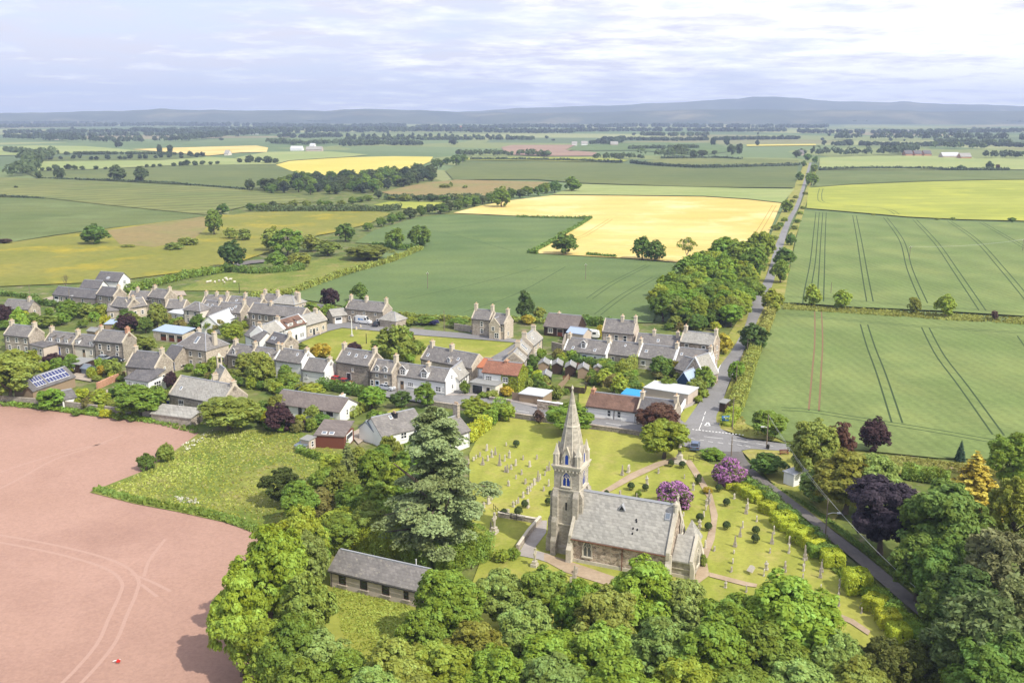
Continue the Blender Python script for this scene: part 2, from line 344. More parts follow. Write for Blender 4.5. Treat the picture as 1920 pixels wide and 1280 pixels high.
FIELDS = [
 # near to far; z grows with distance so that the sheets never meet
 ('field', 'green garden ground and paddocks beneath the village', 'ground', [(-200, 540), (200, 528), (420, 500), (560, 552), (760, 590), (1000, 597), (1225, 603), (1400, 595), (1455, 560), (1480, 570), (1395, 760), (1480, 820), (2100, 880), (2300, 1600), (500, 1600), (530, 1280), (490, 1180), (480, 995), (372, 812), (200, 775), (-200, 750)], 'garden', -.30),
 ('field', 'scrubby pasture beneath the hedges beyond the village', 'ground', [(300, 545), (420, 470), (430, 395), (470, 340), (800, 330), (1000, 395), (830, 410), (700, 470), (560, 556), (420, 556)], 'garden', -.36),
 ('ploughed_field', 'bare pink tilled field with pale tractor tracks', 'field', [(-220, 750), (0, 757), (100, 764), (200, 774), (300, 789), (366, 806), (380, 822), (330, 843), (270, 882), (168, 922), (250, 943), (330, 958), (420, 978), (478, 998), (500, 1040), (520, 1180), (560, 1290), (640, 1420), (-420, 1420)], 'plough', -.20,
   [[(-60, 997), (60, 1018), (150, 1038), (215, 1060), (243, 1085), (240, 1110), (222, 1150), (200, 1200), (160, 1250), (100, 1310)]], 'wheel_p', .5, 2.2, [[(245, 1075), (285, 1090), (320, 1108)], [(265, 1095), (295, 1118)], [(0, 885), (60, 865), (130, 845), (200, 830)], [(0, 915), (40, 895), (100, 862), (170, 838), (230, 815)], [(310, 1010), (280, 1050), (270, 1080)]]),
 ('grass_wedge', 'rough grass paddock jutting into the pink tilled field', 'field', [(372, 812), (430, 803), (560, 808), (700, 850), (720, 980), (640, 1080), (760, 1120), (800, 1260), (640, 1420), (560, 1290), (520, 1180), (500, 1040), (478, 998), (420, 978), (330, 958), (250, 943), (168, 922), (270, 882), (330, 843)], 'grass', -.10),
 ('churchyard_lawn', 'mown churchyard grass around the church', 'lawn', [(912, 790), (950, 782), (1100, 803), (1192, 815), (1290, 838), (1330, 868), (1372, 880), (1440, 950), (1540, 1040), (1640, 1130), (1780, 1260), (1850, 1420), (760, 1420), (860, 1160), (905, 1040), (880, 960), (880, 850)], 'lawn', -.08),
 ('village_green', 'flat mown green between the village streets', 'lawn', [(562, 640), (617, 619), (642, 613), (717, 620), (770, 626), (910, 637), (966, 641), (945, 656), (920, 676), (800, 690), (680, 690), (600, 665)], 'green', -.12),
 ('wheat_field', 'mid green wheat field beside the crossroads', 'field', [(1453, 580), (1520, 580), (1600, 586), (1760, 597), (1930, 606), (2150, 618), (2200, 900), (1920, 862), (1760, 858), (1640, 846), (1560, 838), (1470, 826), (1395, 792), (1385, 775), (1410, 700)], 'wheat_m', .0,
   [[(1534, 580), (1535, 640), (1531, 700), (1526, 770)], [(1620, 608), (1633, 650), (1652, 700), (1682, 792)], [(1735, 614), (1762, 665), (1805, 722), (1872, 815)], [(1915, 630), (1960, 690), (2040, 780)],
    [(1465, 766), (1520, 770), (1600, 783), (1690, 797), (1780, 812), (1860, 826), (1960, 840)], [(1470, 588), (1560, 597), (1680, 608), (1800, 617), (1930, 624)]], 'wheel', .42, 2.2, []),
 ('wheat_field', 'grey green wheat field striped with tramlines behind four small bushes', 'field', [(1505, 395), (1560, 397), (1620, 403), (1720, 410), (1800, 415), (1930, 418), (2150, 420), (2150, 605), (1920, 592), (1760, 582), (1600, 575), (1530, 570), (1468, 567), (1490, 460)], 'wheat_m', .03,
   [[(1533, 398), (1529, 440), (1524, 490), (1514, 545), (1511, 572)], [(1546, 398), (1543, 450), (1541, 500), (1538, 565)], [(1602, 404), (1611, 450), (1621, 510), (1631, 565)], [(1660, 408), (1690, 450), (1706, 505), (1733, 568)], [(1715, 412), (1755, 455), (1790, 505), (1842, 582)], [(1780, 415), (1830, 450), (1880, 505), (1930, 565)], [(1840, 417), (1885, 443), (1940, 475)], [(1475, 556), (1560, 560), (1700, 572), (1920, 586)]], 'wheel', .45, 2.2),
 ('barley_field', 'yellow green barley field right of the straight road', 'field', [(1516, 352), (1600, 346), (1720, 341), (1840, 338), (1930, 337), (2150, 336), (2150, 416), (1930, 414), (1800, 411), (1700, 406), (1620, 399), (1512, 390)], 'lime', .12, [[(1540, 354), (1537, 368), (1545, 380), (1600, 386), (1660, 392), (1682, 402)]], 'wheel', .5, 3.0),
 ('wheat_field', 'bluish green crop strip below a long dark hedge', 'field', [(1531, 320), (1700, 319), (1900, 320), (2150, 320), (2150, 336), (1930, 336), (1840, 337), (1720, 340), (1600, 345), (1518, 351)], 'wheat_l', .2),
 ('field', 'pale green field below the farm and dark wood', 'field', [(1537, 296), (1620, 293), (1720, 292), (1820, 294), (1850, 306), (1870, 318), (1700, 318), (1536, 318)], 'pale', .3, (), 'wheel', .6, 2, ()),
 ('barley_field', 'large golden barley field in the middle of the plain', 'field', [(850, 399), (900, 386), (955, 376), (1040, 366), (1160, 367), (1320, 369), (1400, 374), (1465, 381), (1440, 440), (1415, 480), (1330, 491), (1290, 493), (1180, 484), (1050, 477), (1001, 474), (1060, 440), (1109, 409), (960, 404)], 'barley', .08,
   [[(1452, 385), (1425, 430), (1405, 455), (1392, 476)], [(1145, 411), (1115, 430), (1097, 441), (1085, 446), (1060, 456)]], 'wheel_g', .5, 2.6,
   [[(1097, 439), (1160, 442), (1290, 449), (1400, 455)], [(1120, 430), (1280, 436), (1410, 441)], [(1130, 418), (1250, 421), (1425, 426)], [(1075, 455), (1250, 464), (1390, 472)], [(1150, 408), (1300, 411), (1440, 413)]]),
 ('wheat_field', 'broad blue green wheat field behind the village', 'field', [(830, 402), (960, 405), (1106, 411), (1055, 440), (998, 475), (1180, 486), (1292, 495), (1300, 510), (1235, 560), (1225, 605), (1000, 598), (760, 592), (560, 560), (545, 550), (640, 518), (740, 490), (790, 465), (740, 462), (690, 456), (665, 455), (700, 432), (780, 408)], 'wheat', .05,
   [[(1105, 560), (1150, 530), (1215, 497)], [(1120, 590), (1170, 553), (1228, 520)]], 'wheel', .35, 2.2, [[(845, 462), (870, 461), (905, 463)], [(800, 430), (850, 440), (960, 470)], [(760, 560), (900, 530), (1010, 500)], [(870, 585), (970, 550), (1060, 500)]]),
 ('field', 'light green strip behind the golden barley', 'field', [(1036, 364), (1092, 345), (1200, 348), (1400, 353), (1490, 354), (1468, 380), (1400, 372.5), (1320, 367.5), (1160, 365.5), (1045, 364.5)], 'pale', .15),
 ('wheat_field', 'wide grey green field below the curving hedge', 'field', [(872, 302), (1000, 302), (1165, 306), (1200, 310), (1320, 316), (1400, 313), (1497, 311), (1490, 352), (1300, 350), (1092, 343), (1000, 336), (850, 337), (835, 320)], 'far_w', .25, (), 'mud', 1.2, 2, ()),
 ('pasture', 'brown rough pasture beyond the belt of trees', 'field', [(715, 360), (760, 350), (800, 342), (855, 337), (1030, 341), (1012, 352), (930, 368), (860, 372), (740, 367)], 'brown', .2),
 ('rape_field', 'bright yellow field behind the long wood', 'field', [(517, 309), (542, 302), (600, 298), (655, 295), (740, 293), (812, 294), (806, 303), (772, 318), (740, 330), (680, 330), (577, 328), (553, 323)], 'rape', .35),
 ('field', 'green field with a sandy corner in front of the farm sheds', 'field', [(500, 285), (560, 284), (620, 284), (690, 290), (655, 294), (600, 297), (542, 301), (515, 308), (480, 303), (440, 296)], 'pale', .32),
 ('barley_field', 'thin golden field far off among hedgerow trees', 'field', [(247, 280), (325, 277), (480, 273), (503, 277), (500, 285), (450, 286), (390, 292), (325, 286)], 'barley', .4),
 ('field', 'pale green field far off on the edge of the plain', 'field', [(-60, 277), (60, 273), (160, 274), (245, 281), (330, 288), (200, 284.5), (70, 290), (-60, 292)], 'pale', .4),
 ('field', 'green strip below the line of round trees', 'field', [(75, 296), (200, 291), (330, 288), (388, 293), (300, 300), (82, 301)], 'far_w', .38),
 ('field', 'pale green field between two rows of hedgerow trees', 'field', [(36, 317), (82, 302), (300, 300.5), (390, 294), (440, 297), (478, 303), (515, 308), (400, 309), (300, 311), (180, 317), (110, 319), (45, 321)], 'pale', .33),
 ('field', 'grey green field behind a pair of tall trees', 'field', [(45, 322), (180, 318), (300, 312), (420, 309), (520, 309), (553, 324), (577, 330), (640, 340), (560, 356), (462, 354), (380, 347), (200, 338), (70, 333)], 'far_w', .3),
 ('field', 'striped grass field below a broken hedge line', 'field', [(-80, 332), (70, 334), (200, 340), (380, 349), (460, 356), (560, 370), (600, 378), (470, 384), (393, 403), (200, 384), (85, 371), (-80, 366)], 'stripe', .22),
 ('wheat_field', 'dull green crop at the edge of the olive meadow', 'field', [(-120, 367), (85, 372), (200, 385), (392, 404), (290, 418), (200, 428), (100, 441), (25, 453), (-120, 458)], 'wheat_l', .15),
 ('meadow', 'olive meadow yellow with buttercups', 'field', [(-200, 462), (30, 453), (110, 441), (200, 429), (392, 405), (420, 402), (520, 408), (600, 440), (480, 480), (420, 500), (200, 528), (-200, 545)], 'meadow', .08),
 ('meadow', 'brown seeding patch in the olive meadow', 'field', [(200, 432), (290, 419), (380, 406), (395, 420), (365, 447), (290, 463), (225, 458)], 'brown', .11),
 ('meadow', 'olive green meadow framed by dark hedges', 'field', [(440, 402), (480, 397), (590, 396), (705, 396), (735, 400), (690, 420), (625, 436), (540, 450), (470, 446), (430, 430)], 'meadow', .14),
 ('field', 'bright green strip among scrub', 'field', [(700, 384), (730, 378), (830, 379), (825, 386), (790, 392), (740, 390)], 'lime', .2),
 ('paddock', 'rough paddock where white sheep graze', 'field', [(330, 545), (400, 515), (520, 500), (640, 480), (720, 478), (640, 512), (545, 548), (440, 545)], 'grass', -.02),
 ('verge', 'grassy verge beside the straight road', 'verge', [(1340, 785), (1349, 765), (1370, 715), (1392, 665), (1422, 597), (1449, 532), (1464, 466), (1488, 417), (1500, 387), (1512, 352), (1524, 318), (1534, 318), (1520, 352), (1508, 395), (1490, 450), (1470, 560), (1455, 585), (1410, 700), (1385, 780), (1400, 795), (1470, 828), (1640, 848), (1640, 862), (1475, 829), (1400, 820), (1350, 803)], 'verge', .09),
 ('verge', 'grass verge left of the straight road under the wood', 'verge', [(1335, 710), (1356, 680), (1377, 652), (1399, 610), (1430, 535), (1456, 460), (1474, 417), (1492, 387), (1502, 360), (1512, 330), (1518, 305), (1508, 305), (1498, 330), (1478, 370), (1445, 440), (1415, 490), (1390, 590), (1345, 660), (1345, 690)], 'verge', .1),
 ('field', 'red brown bare field in the far middle distance', 'field', [(940, 276), (960, 272), (1080, 271.5), (1060, 281), (1120, 286), (1110, 292), (1040, 292.5), (950, 290)], 'soil', .5),
 ('field', 'pale strip above the long curving hedge', 'field', [(840, 297), (960, 295), (1110, 295), (1180, 300), (1165, 304), (1000, 301), (880, 300)], 'lime', .42),
 ('field', 'olive field inside the curving hedge', 'field', [(1190, 305), (1240, 297.5), (1390, 296.5), (1497, 300), (1498, 309), (1400, 311), (1310, 313)], 'stripe', .4),
 ('field', 'blue green field before a far white farm', 'field', [(1065, 283), (1085, 273), (1190, 267), (1340, 268), (1380, 283), (1310, 291), (1200, 282)], 'wheat', .5),
 ('field', 'pale dotted strip right of the straight road', 'field', [(1880, 296), (1830, 298), (1860, 318), (1920, 318), (2150, 318), (2150, 300)], 'pale', .34),
 ('field', 'thin yellow strip far off left of the road', 'field', [(1400, 271), (1530, 270), (1530, 272.5), (1400, 274)], 'rape', .6),
]
for r in FIELDS: field(*r)

def road(name, label, L, R, mat, z, cat='road'):
    mb = MB(); a = smooth([P(u, v, z) for u, v in L]); b = smooth([P(u, v, z) for u, v in R])
    n = min(len(a), len(b))
    rs = lambda q: [q[round(i * (len(q) - 1) / (n - 1))] for i in range(n)]
    a, b = rs(a), rs(b)
    for i in range(n - 1): mb.face([a[i], b[i], b[i + 1], a[i + 1]])
    if mb.f:
        p, q, r = (Vector(mb.v[k]) for k in mb.f[0][:3])
        if (q - p).cross(r - p).z < 0: mb.f = [f[::-1] for f in mb.f]
    return tag(mb.build(name, G[mat]), label, cat, None, 'structure')
def sheet(name, label, pts, mat, z, cat='ground', kind='structure'):
    o = field(name, label, cat, pts, mat, z); return o
road('road', 'straight grey country road running to the horizon', [(1282, 796), (1300, 770), (1317, 745), (1332, 710), (1354, 680), (1375, 652), (1397, 610), (1410, 567), (1428, 535), (1441, 506), (1454, 460), (1472, 417), (1490, 387), (1500, 360), (1510, 330), (1517, 305)],
     [(1345, 796), (1343, 780), (1352, 760), (1368, 715), (1381, 690), (1400, 645), (1422, 597), (1435, 570), (1449, 532), (1458, 500), (1469, 460), (1483, 417), (1498, 387), (1507, 360), (1515, 330), (1522, 305)], 'tarmac', .13)
sheet('road', 'main village street and road junction in grey tarmac', [(700, 722), (835, 741), (885, 741), (960, 752), (1007, 762), (1112, 783), (1186, 787), (1272, 784), (1284, 792), (1350, 792), (1351, 803), (1370, 813), (1400, 822), (1475, 832), (1560, 846), (1560, 858), (1475, 845), (1410, 841), (1390, 844), (1394, 852), (1365, 858), (1330, 846), (1292, 838), (1192, 813), (1100, 800), (952, 778), (817, 758), (690, 738)], 'tarmac', .10, 'road')
road('lane', 'narrow lane descending past the churchyard hedge', [(1330, 846), (1364, 862), (1401, 885), (1427, 913), (1502, 965), (1547, 1004), (1615, 1060), (1727, 1157), (1802, 1210), (1860, 1262), (1990, 1380)],
     [(1392, 846), (1400, 862), (1419, 884), (1445, 905), (1532, 970), (1559, 992), (1622, 1040), (1727, 1127), (1802, 1184), (1870, 1235), (2040, 1360)], 'lane', .12, 'lane')
sheet('street', 'tarmac street round the village green', [(540, 645), (560, 630), (600, 615), (617, 606), (640, 600), (700, 602), (735, 612), (800, 618), (868, 624), (940, 632), (1000, 640), (985, 652), (950, 668), (930, 682), (910, 676), (945, 656), (968, 642), (910, 637), (770, 627), (717, 621), (642, 614), (617, 620), (562, 642), (590, 668), (560, 672)], 'tarmac', .05, 'street')
sheet('street', 'tarmac side street between the white shop and red roofed house', [(835, 741), (850, 728), (905, 688), (930, 676), (950, 670), (925, 700), (885, 742)], 'tarmac', .06, 'street')
sheet('forecourt', 'pale forecourt at the end of the terrace', [(1332, 676), (1356, 671), (1352, 690), (1340, 705), (1318, 735), (1290, 770), (1280, 765), (1310, 715)], 'pave', .07, 'yard')
sheet('gravel_path', 'brown church path curving down from the gate', [(1283, 862), (1296, 862), (1318, 895), (1336, 928), (1346, 965), (1340, 1010), (1325, 1050), (1330, 1078), (1300, 1100), (1308, 1060), (1322, 1020), (1334, 975), (1328, 935), (1310, 905)], 'track', .0, 'path')
sheet('gravel_path', 'worn path from the church gate to the tower', [(1128, 920), (1180, 888), (1230, 866), (1272, 855), (1285, 862), (1240, 873), (1190, 896), (1138, 924), (1100, 945), (1085, 940)], 'track', .02, 'path')
sheet('gravel_path', 'worn path along the southern churchyard grass', [(1330, 1072), (1400, 1090), (1420, 1094), (1418, 1100), (1395, 1097), (1330, 1080)], 'track', .03, 'path')
sheet('gravel_path', 'faint path at the foot of the churchyard', [(1560, 1144), (1600, 1160), (1632, 1182), (1628, 1190), (1595, 1168), (1556, 1152)], 'track', .035, 'path')
sheet('paved_path', 'grey flagged path round the foot of the tower', [(1012, 975), (1026, 975), (1024, 998), (1000, 1030), (1030, 1038), (1050, 1052), (1046, 1060), (1010, 1048), (970, 1040), (985, 1015)], 'pave', .01, 'path')
sheet('soil_bed', 'reddish bare earth along the church wall', [(1020, 1036), (1070, 1052), (1180, 1090), (1175, 1108), (1060, 1072), (1020, 1050)], 'track', .012, 'ground')
sheet('yard', 'gravel yard beside the dark timber cabin', [(160, 690), (182, 690), (190, 700), (170, 715), (130, 708), (140, 700)], 'yard', .0, 'yard')
sheet('yard', 'paved strip garden below the lean-to house', [(175, 740), (230, 718), (236, 722), (215, 735), (185, 746)], 'yard', .0, 'yard')
sheet('yard', 'grey drive in front of the stone barn', [(300, 545), (345, 545), (350, 553), (305, 556)], 'yard', .0, 'yard')
sheet('yard', 'pale yard at the end of the slate barn', [(72, 562), (98, 555), (108, 562), (80, 568)], 'yard', .0, 'yard')
sheet('yard', 'concrete drive beside the brown garage', [(655, 812), (680, 800), (700, 812), (672, 832)], 'yard', .02, 'yard')
sheet('yard', 'paved drive beside the bungalow gable', [(655, 756), (690, 760), (672, 776), (640, 778)], 'yard', .02, 'yard')
sheet('lawn', 'sunny front lawn above the cedar', [(690, 790), (745, 762), (770, 770), (720, 800), (690, 812)], 'lawn', .0, 'lawn')
sheet('lawn', 'small lawn beside the black shed', [(985, 722), (1030, 718), (1045, 730), (1010, 742)], 'lawn', .0, 'lawn')
sheet('lawn', 'long garden lawn behind the tiled cottage', [(1085, 725), (1130, 722), (1150, 735), (1100, 760), (1085, 765)], 'green', .0, 'lawn')
sheet('lawn', 'strip of lawn beside the junction', [(1272, 782), (1285, 765), (1308, 756), (1300, 775), (1284, 793)], 'lawn', .08, 'lawn')
sheet('grass_island', 'grassy corner between lane and junction', [(1391, 845), (1410, 840), (1475, 846), (1560, 860), (1640, 880), (1560, 980), (1535, 965), (1445, 902)], 'verge', .04, 'verge')
sheet('grass_strip', 'rough grass along the lane under the trees', [(1445, 905), (1500, 925), (1580, 985), (1640, 1040), (1760, 1140), (1727, 1122), (1622, 1036), (1559, 990)], 'grass', .05, 'verge')
sheet('grass_strip', 'grassy bank and old field track behind the right hand trees', [(1580, 850), (1700, 856), (1920, 880), (2100, 900), (2100, 990), (1900, 950), (1700, 890), (1600, 880)], 'verge', .06, 'verge')
sheet('farm_track', 'pale farm track crossing the grassy bank', [(1640, 856), (1700, 860), (1780, 874), (1850, 888), (1850, 894), (1770, 880), (1700, 868), (1640, 863)], 'track', .08, 'track')
sheet('lawn', 'shaded hall lawn with daisies', [(612, 1078), (700, 1108), (800, 1130), (790, 1250), (690, 1320), (600, 1220), (590, 1120)], 'green', -.04, 'lawn')
sheet('lane', 'grey farm lane glimpsed behind the hedge beyond the village', [(385, 502), (420, 496), (470, 488), (500, 486), (500, 491), (470, 494), (425, 504), (395, 508)], 'lane', .2, 'lane')

# road markings
def marks():
    z = .142; zz = .112
    def strip(a, b, w, zt, label):
        mb = MB(); rib(mb, [a, b], w, zt); tag(mb.build('road_marking', M['paint']), label, 'road marking', 'white road markings', 'structure')
    c = [(1248, 823), (1263, 803), (1322, 778)]
    for i, (a, b) in enumerate([((1310, 806), (1316, 792)), ((1317, 789), (1320, 780)), ((1321, 777), (1323, 771))]): strip(a, b, .14, z + .01, 'white centre dash at the mouth of the straight road')
    for k in range(16):
        u = 1298 + k * 6.2; v = 804.5 + (u - 1298) * .110
        strip((u, v), (u + 3.6, v + .4), .42, z + .01, 'white give way dash across the side road mouth')
    mb = MB(); A, B, C_ = (1321.5, 797.5), (1331, 798), (1327.5, 790.5)
    for a, b in ((A, B), (B, C_), (C_, A)): rib(mb, [a, b], .32, z + .012)
    tag(mb.build('road_marking', M['paint']), 'white give way triangle painted on the road', 'road marking', None, 'structure')
    for a, b in [((1320, 818), (1356, 822)), ((1370, 824), (1402, 829)), ((1418, 831), (1450, 836)), ((1136, 792.5), (1164, 797)), ((1238, 805), (1268, 811)), ((969, 769), (992, 773)), ((1040, 779), (1070, 784))]: strip(a, b, .16, z, 'long white centre line dash on the main street')
    for a, b in [((1296, 821), (1303, 822.5)), ((1312, 824), (1320, 825.5)), ((1328, 827), (1337, 828.5)), ((1346, 829), (1356, 831)), ((1366, 831), (1374, 832.5)), ((1382, 833), (1391, 835)), ((1398, 836), (1407, 837.5))]: strip(a, b, .16, z, 'short white edge dash along the junction')
    strip((1333, 722), (1351, 684), .16, z + .01, 'white edge line beside the terrace forecourt')
marks()

mb = MB()
for L in tram([(1534, 582), (1535, 640), (1531, 700), (1526, 768)], 2.2): rib(mb, L, .4, .02, 0, False)
tag(mb.build('wheel_tracks', [G['wheel_r']]), 'pair of bare red soil wheel tracks in the wheat beside the road', 'wheel tracks', None, 'structure')
mb = MB()
for pts in ([(836, 739.5), (885, 739.5), (960, 750.5), (1007, 760.5), (1100, 779)], [(1115, 781.5), (1186, 785.5), (1268, 783)]): rib(mb, pts, 1.5, .16)
mb.f = [f for f in mb.f]
tag(mb.build('pavement', [G['pave']]), 'pale pavement along the far side of the main street', 'pavement', None, 'structure')
# far hills
def hills():
    hm = gmat('moorland_hills', (.04, .06, .035), (.08, .095, .05), .0016, .006, .5, None, (.20, .18, .10), .0022)
    def ridge(name, label, prof, y0, y1, mat, lo=-40):
        """prof: photo pixel skyline (u,v); a rounded range y0..y1 metres off"""
        mb = MB(); us = [prof[0][0] + i * (prof[-1][0] - prof[0][0]) / 160 for i in range(161)]
        r = random.Random(len(label)); ph = [r.random() * 6 for _ in range(6)]
        nx, ny = len(us), 14; idx = {}
        for i, u in enumerate(us):
            v = np.interp(u, [p[0] for p in prof], [p[1] for p in prof]) + .45 * math.sin(u * .05 + ph[0]) + .3 * math.sin(u * .13 + ph[1])
            for j in range(ny):
                t = j / (ny - 1); y = y0 + (y1 - y0) * t
                ym = y0 + (y1 - y0) * .62; g = P(u, VH + 3, 0); x = (u - 960) / F * ym * CP * 1.0 / 1.0
                b = (640 - v) / F; zt = H + ym * (-SP + b * CP) / (CP + b * SP)
                s = math.sin(min(t / .62, 1) * math.pi / 2) if t < .62 else math.cos((t - .62) / .38 * math.pi / 2)
                wv = 1 - .22 * (1 - s) * (math.sin(u * .021 + j * .9 + ph[2]) + math.sin(u * .047 - j * .6 + ph[3]))
                z = lo + (zt - lo) * s * (wv if t < .6 else 1)
                xx = x * y / ym; mb.v.append((xx, y, z))
        for i in range(nx - 1):
            for j in range(ny - 1):
                a = i * ny + j; mb.f.append((a, a + ny, a + ny + 1, a + 1)); mb.m.append(0)
        tag(mb.build(name, mat, None, True), label, 'hills', None, 'structure')
    ridge('hills', 'high smooth blue hills on the right horizon', [(780, 216), (880, 209), (960, 204), (1000, 202), (1110, 199), (1170, 197), (1200, 195), (1260, 193), (1300, 190), (1345, 187.5), (1385, 185), (1410, 181), (1440, 181.5), (1500, 184.5), (1560, 190), (1590, 191), (1625, 191), (1665, 192), (1690, 190), (1730, 194), (1770, 195), (1830, 196.5), (1920, 199), (2050, 205), (2200, 216)], 8000, 10900, hm)
    ridge('hills', 'low blue wooded hills along the left horizon', [(-300, 216.0), (-100, 212.0), (0, 212.0), (50, 212.0), (130, 210.0), (220, 208.0), (280, 206.0), (305, 204.0), (340, 206.0), (400, 206.5), (440, 208.0), (480, 207.0), (560, 207.5), (610, 208.0), (650, 205.5), (715, 204.5), (760, 206.5), (840, 209.0), (900, 211.0), (1000, 211.5), (1100, 213.0), (1200, 218.0)], 6200, 8700, hm)
    ridge('hills', 'low farmed foothills below the high right hills', [(900, 217), (980, 213), (1100, 211), (1200, 208), (1300, 206), (1400, 205), (1500, 207), (1650, 206), (1750, 209), (1920, 208), (2100, 212), (2250, 217)], 5900, 7900, hm)
hills()
# ---------- plants
def leaf_mesh(name, C, N, S, tint, mats, extra=None, asp=1.5):
    """leaf sprays as kite quads: centres C, normals N, sizes S, tints; extra = MB with woody parts (material slot 1)"""
    n = len(C); g = np.random.default_rng(n)
    N = N / np.maximum(np.linalg.norm(N, axis=1, keepdims=True), 1e-6)
    R = g.normal(size=(n, 3)); U = np.cross(N, R); U /= np.maximum(np.linalg.norm(U, axis=1, keepdims=True), 1e-6); V = np.cross(N, U)
    s = S[:, None]
    q = np.stack([C - U * s * asp / 2, C - V * s * .42 + N * s * .12, C + U * s * asp / 2, C + V * s * .42 + N * s * .12], 1).reshape(-1, 3)
    ev = np.array(extra.v, dtype=float).reshape(-1, 3) if extra else np.zeros((0, 3))
    fl = list(extra.f) if extra else []
    me = D.meshes.new(name); nv = 4 * n
    me.vertices.add(nv + len(ev)); me.vertices.foreach_set('co', np.concatenate([q, ev]).astype(np.float32).ravel())
    loops = np.concatenate([np.arange(nv)] + [np.array(f) + nv for f in fl]).astype(np.int32) if fl else np.arange(nv, dtype=np.int32)
    cnt = np.concatenate([np.full(n, 4), np.array([len(f) for f in fl], dtype=int)]).astype(np.int32)
    st = np.concatenate([[0], np.cumsum(cnt)[:-1]]).astype(np.int32)
    me.loops.add(len(loops)); me.loops.foreach_set('vertex_index', loops)
    me.polygons.add(len(cnt)); me.polygons.foreach_set('loop_start', st)
    mi = np.zeros(len(cnt), dtype=np.int32); mi[n:] = 1; me.polygons.foreach_set('material_index', mi)
    a = me.attributes.new('tint', 'FLOAT', 'FACE'); a.data.foreach_set('value', np.concatenate([tint, np.full(len(fl), .5)]).astype(np.float32))
    for m in mats: me.materials.append(m)
    me.update(calc_edges=True); return me

def sph(g, n):
    d = g.normal(size=(n, 3)); return d / np.linalg.norm(d, axis=1, keepdims=True)
def lobes(g, nb, z0, shape='round', br=(.2, .34)):
    """blob centres and radii filling a crown of radius .5 and height z0..1"""
    out = []
    zc, hz = (z0 + 1) / 2, (1 - z0) / 2
    for i in range(nb):
        d = sph(g, 1)[0]; d[2] = abs(d[2]) * (1 if g.random() < .72 else -.75)
        r = br[0] + (br[1] - br[0]) * g.random()
        k = (1 - r * 1.1) * (g.random() ** .20) * (1 + .34 * (g.random() - .5))
        x, y, z = d * k
        if shape == 'egg': w = 1 - .42 * max(z, 0) ** 1.5 - .1 * max(-z, 0)
        elif shape == 'cone': w = max(.12, .95 - .85 * (z + 1) / 2)
        elif shape == 'flat': w = 1.0 - .15 * max(z, 0)
        else: w = 1 - .12 * max(-z, 0)
        out.append((x * .5 * w, y * .5 * w, zc + z * hz, r * .5 * (1 if shape != 'cone' else .6 + .5 * w), r * hz * (.9 if shape != 'flat' else .7)))
    return out
def crown_mesh(name, seed, nb, nl, leaf, z0, shape='round', br=(.2, .34), h2w=1.3, mats=None, extra=None, up=.3, jit=.95, sub=None):
    """leaf sprays over lobes, gathered in rosettes when sub = (leaves per rosette, rosette radius); h2w = height / width of the crown"""
    g = np.random.default_rng(seed); L = lobes(g, nb, z0, shape, br); C, N, S, T = [], [], [], []
    tot = sum(l[3] ** 2 for l in L)
    cen = np.array([0, 0, z0 + (1 - z0) * .35])
    for (x, y, z, rr, rz) in L:
        k = max(4, int(nl * rr * rr / tot)); lt = .5 + .3 * (g.random() - .5)
        m = max(2, k // sub[0]) if sub else k
        d = sph(g, m); o = np.array([x, y, (z - cen[2]) * h2w]); on = np.linalg.norm(o) + 1e-6
        flip = (d @ (o / on) < -.15) & (g.random(m) < .85); d[flip] *= -1
        rad = (.62 + .5 * g.random((m, 1))) if sub else (.5 + .62 * g.random((m, 1)) ** .8)
        P0 = np.array([x, y, z]) + d * rad * np.array([rr, rr, rz]); tt = lt + .34 * (g.random(m) - .5)
        if sub:
            i = np.repeat(np.arange(m), sub[0]); k = len(i); e = sph(g, k); ax = d[i] * .75 + np.array([0, 0, .55]); e += ax * .9; e /= np.linalg.norm(e, axis=1, keepdims=True)
            rs = sub[1] * (.6 + .8 * g.random(m))[i, None] * (.55 + .6 * g.random((k, 1)))
            C.append(P0[i] + e * rs * np.array([1, 1, .8 / h2w])); N.append(e * .9 + ax * .35 + jit * .62 * sph(g, k) + np.array([0, 0, up])); S.append(leaf * (.65 + .7 * g.random(k))); T.append(np.clip(tt[i] + .4 * (g.random(k) - .5), 0, 1))
        else:
            C.append(P0); N.append(d + jit * sph(g, m) + np.array([0, 0, up])); S.append(leaf * (.7 + .7 * g.random(m))); T.append(np.clip(tt + .3 * (g.random(m) - .5), 0, 1))
    return finish(name, C, N, S, T, h2w, mats, extra)
def finish(name, C, N, S, T, h2w, mats, extra=None):
    # build square, then squash z so that scaling (w,w,h) gives undistorted sprays
    C = np.concatenate(C); C = C * np.array([1, 1, h2w])
    if extra: extra.v = [(x, y, z * h2w) for x, y, z in extra.v]
    me = leaf_mesh(name, C, np.concatenate(N), np.concatenate(S), np.concatenate(T), mats or [M['leaf'], M['bark']], extra)
    co = np.empty(len(me.vertices) * 3, dtype=np.float32); me.vertices.foreach_get('co', co); co = co.reshape(-1, 3); co[:, 2] /= h2w
    me.vertices.foreach_set('co', co.ravel()); me.update(); return me
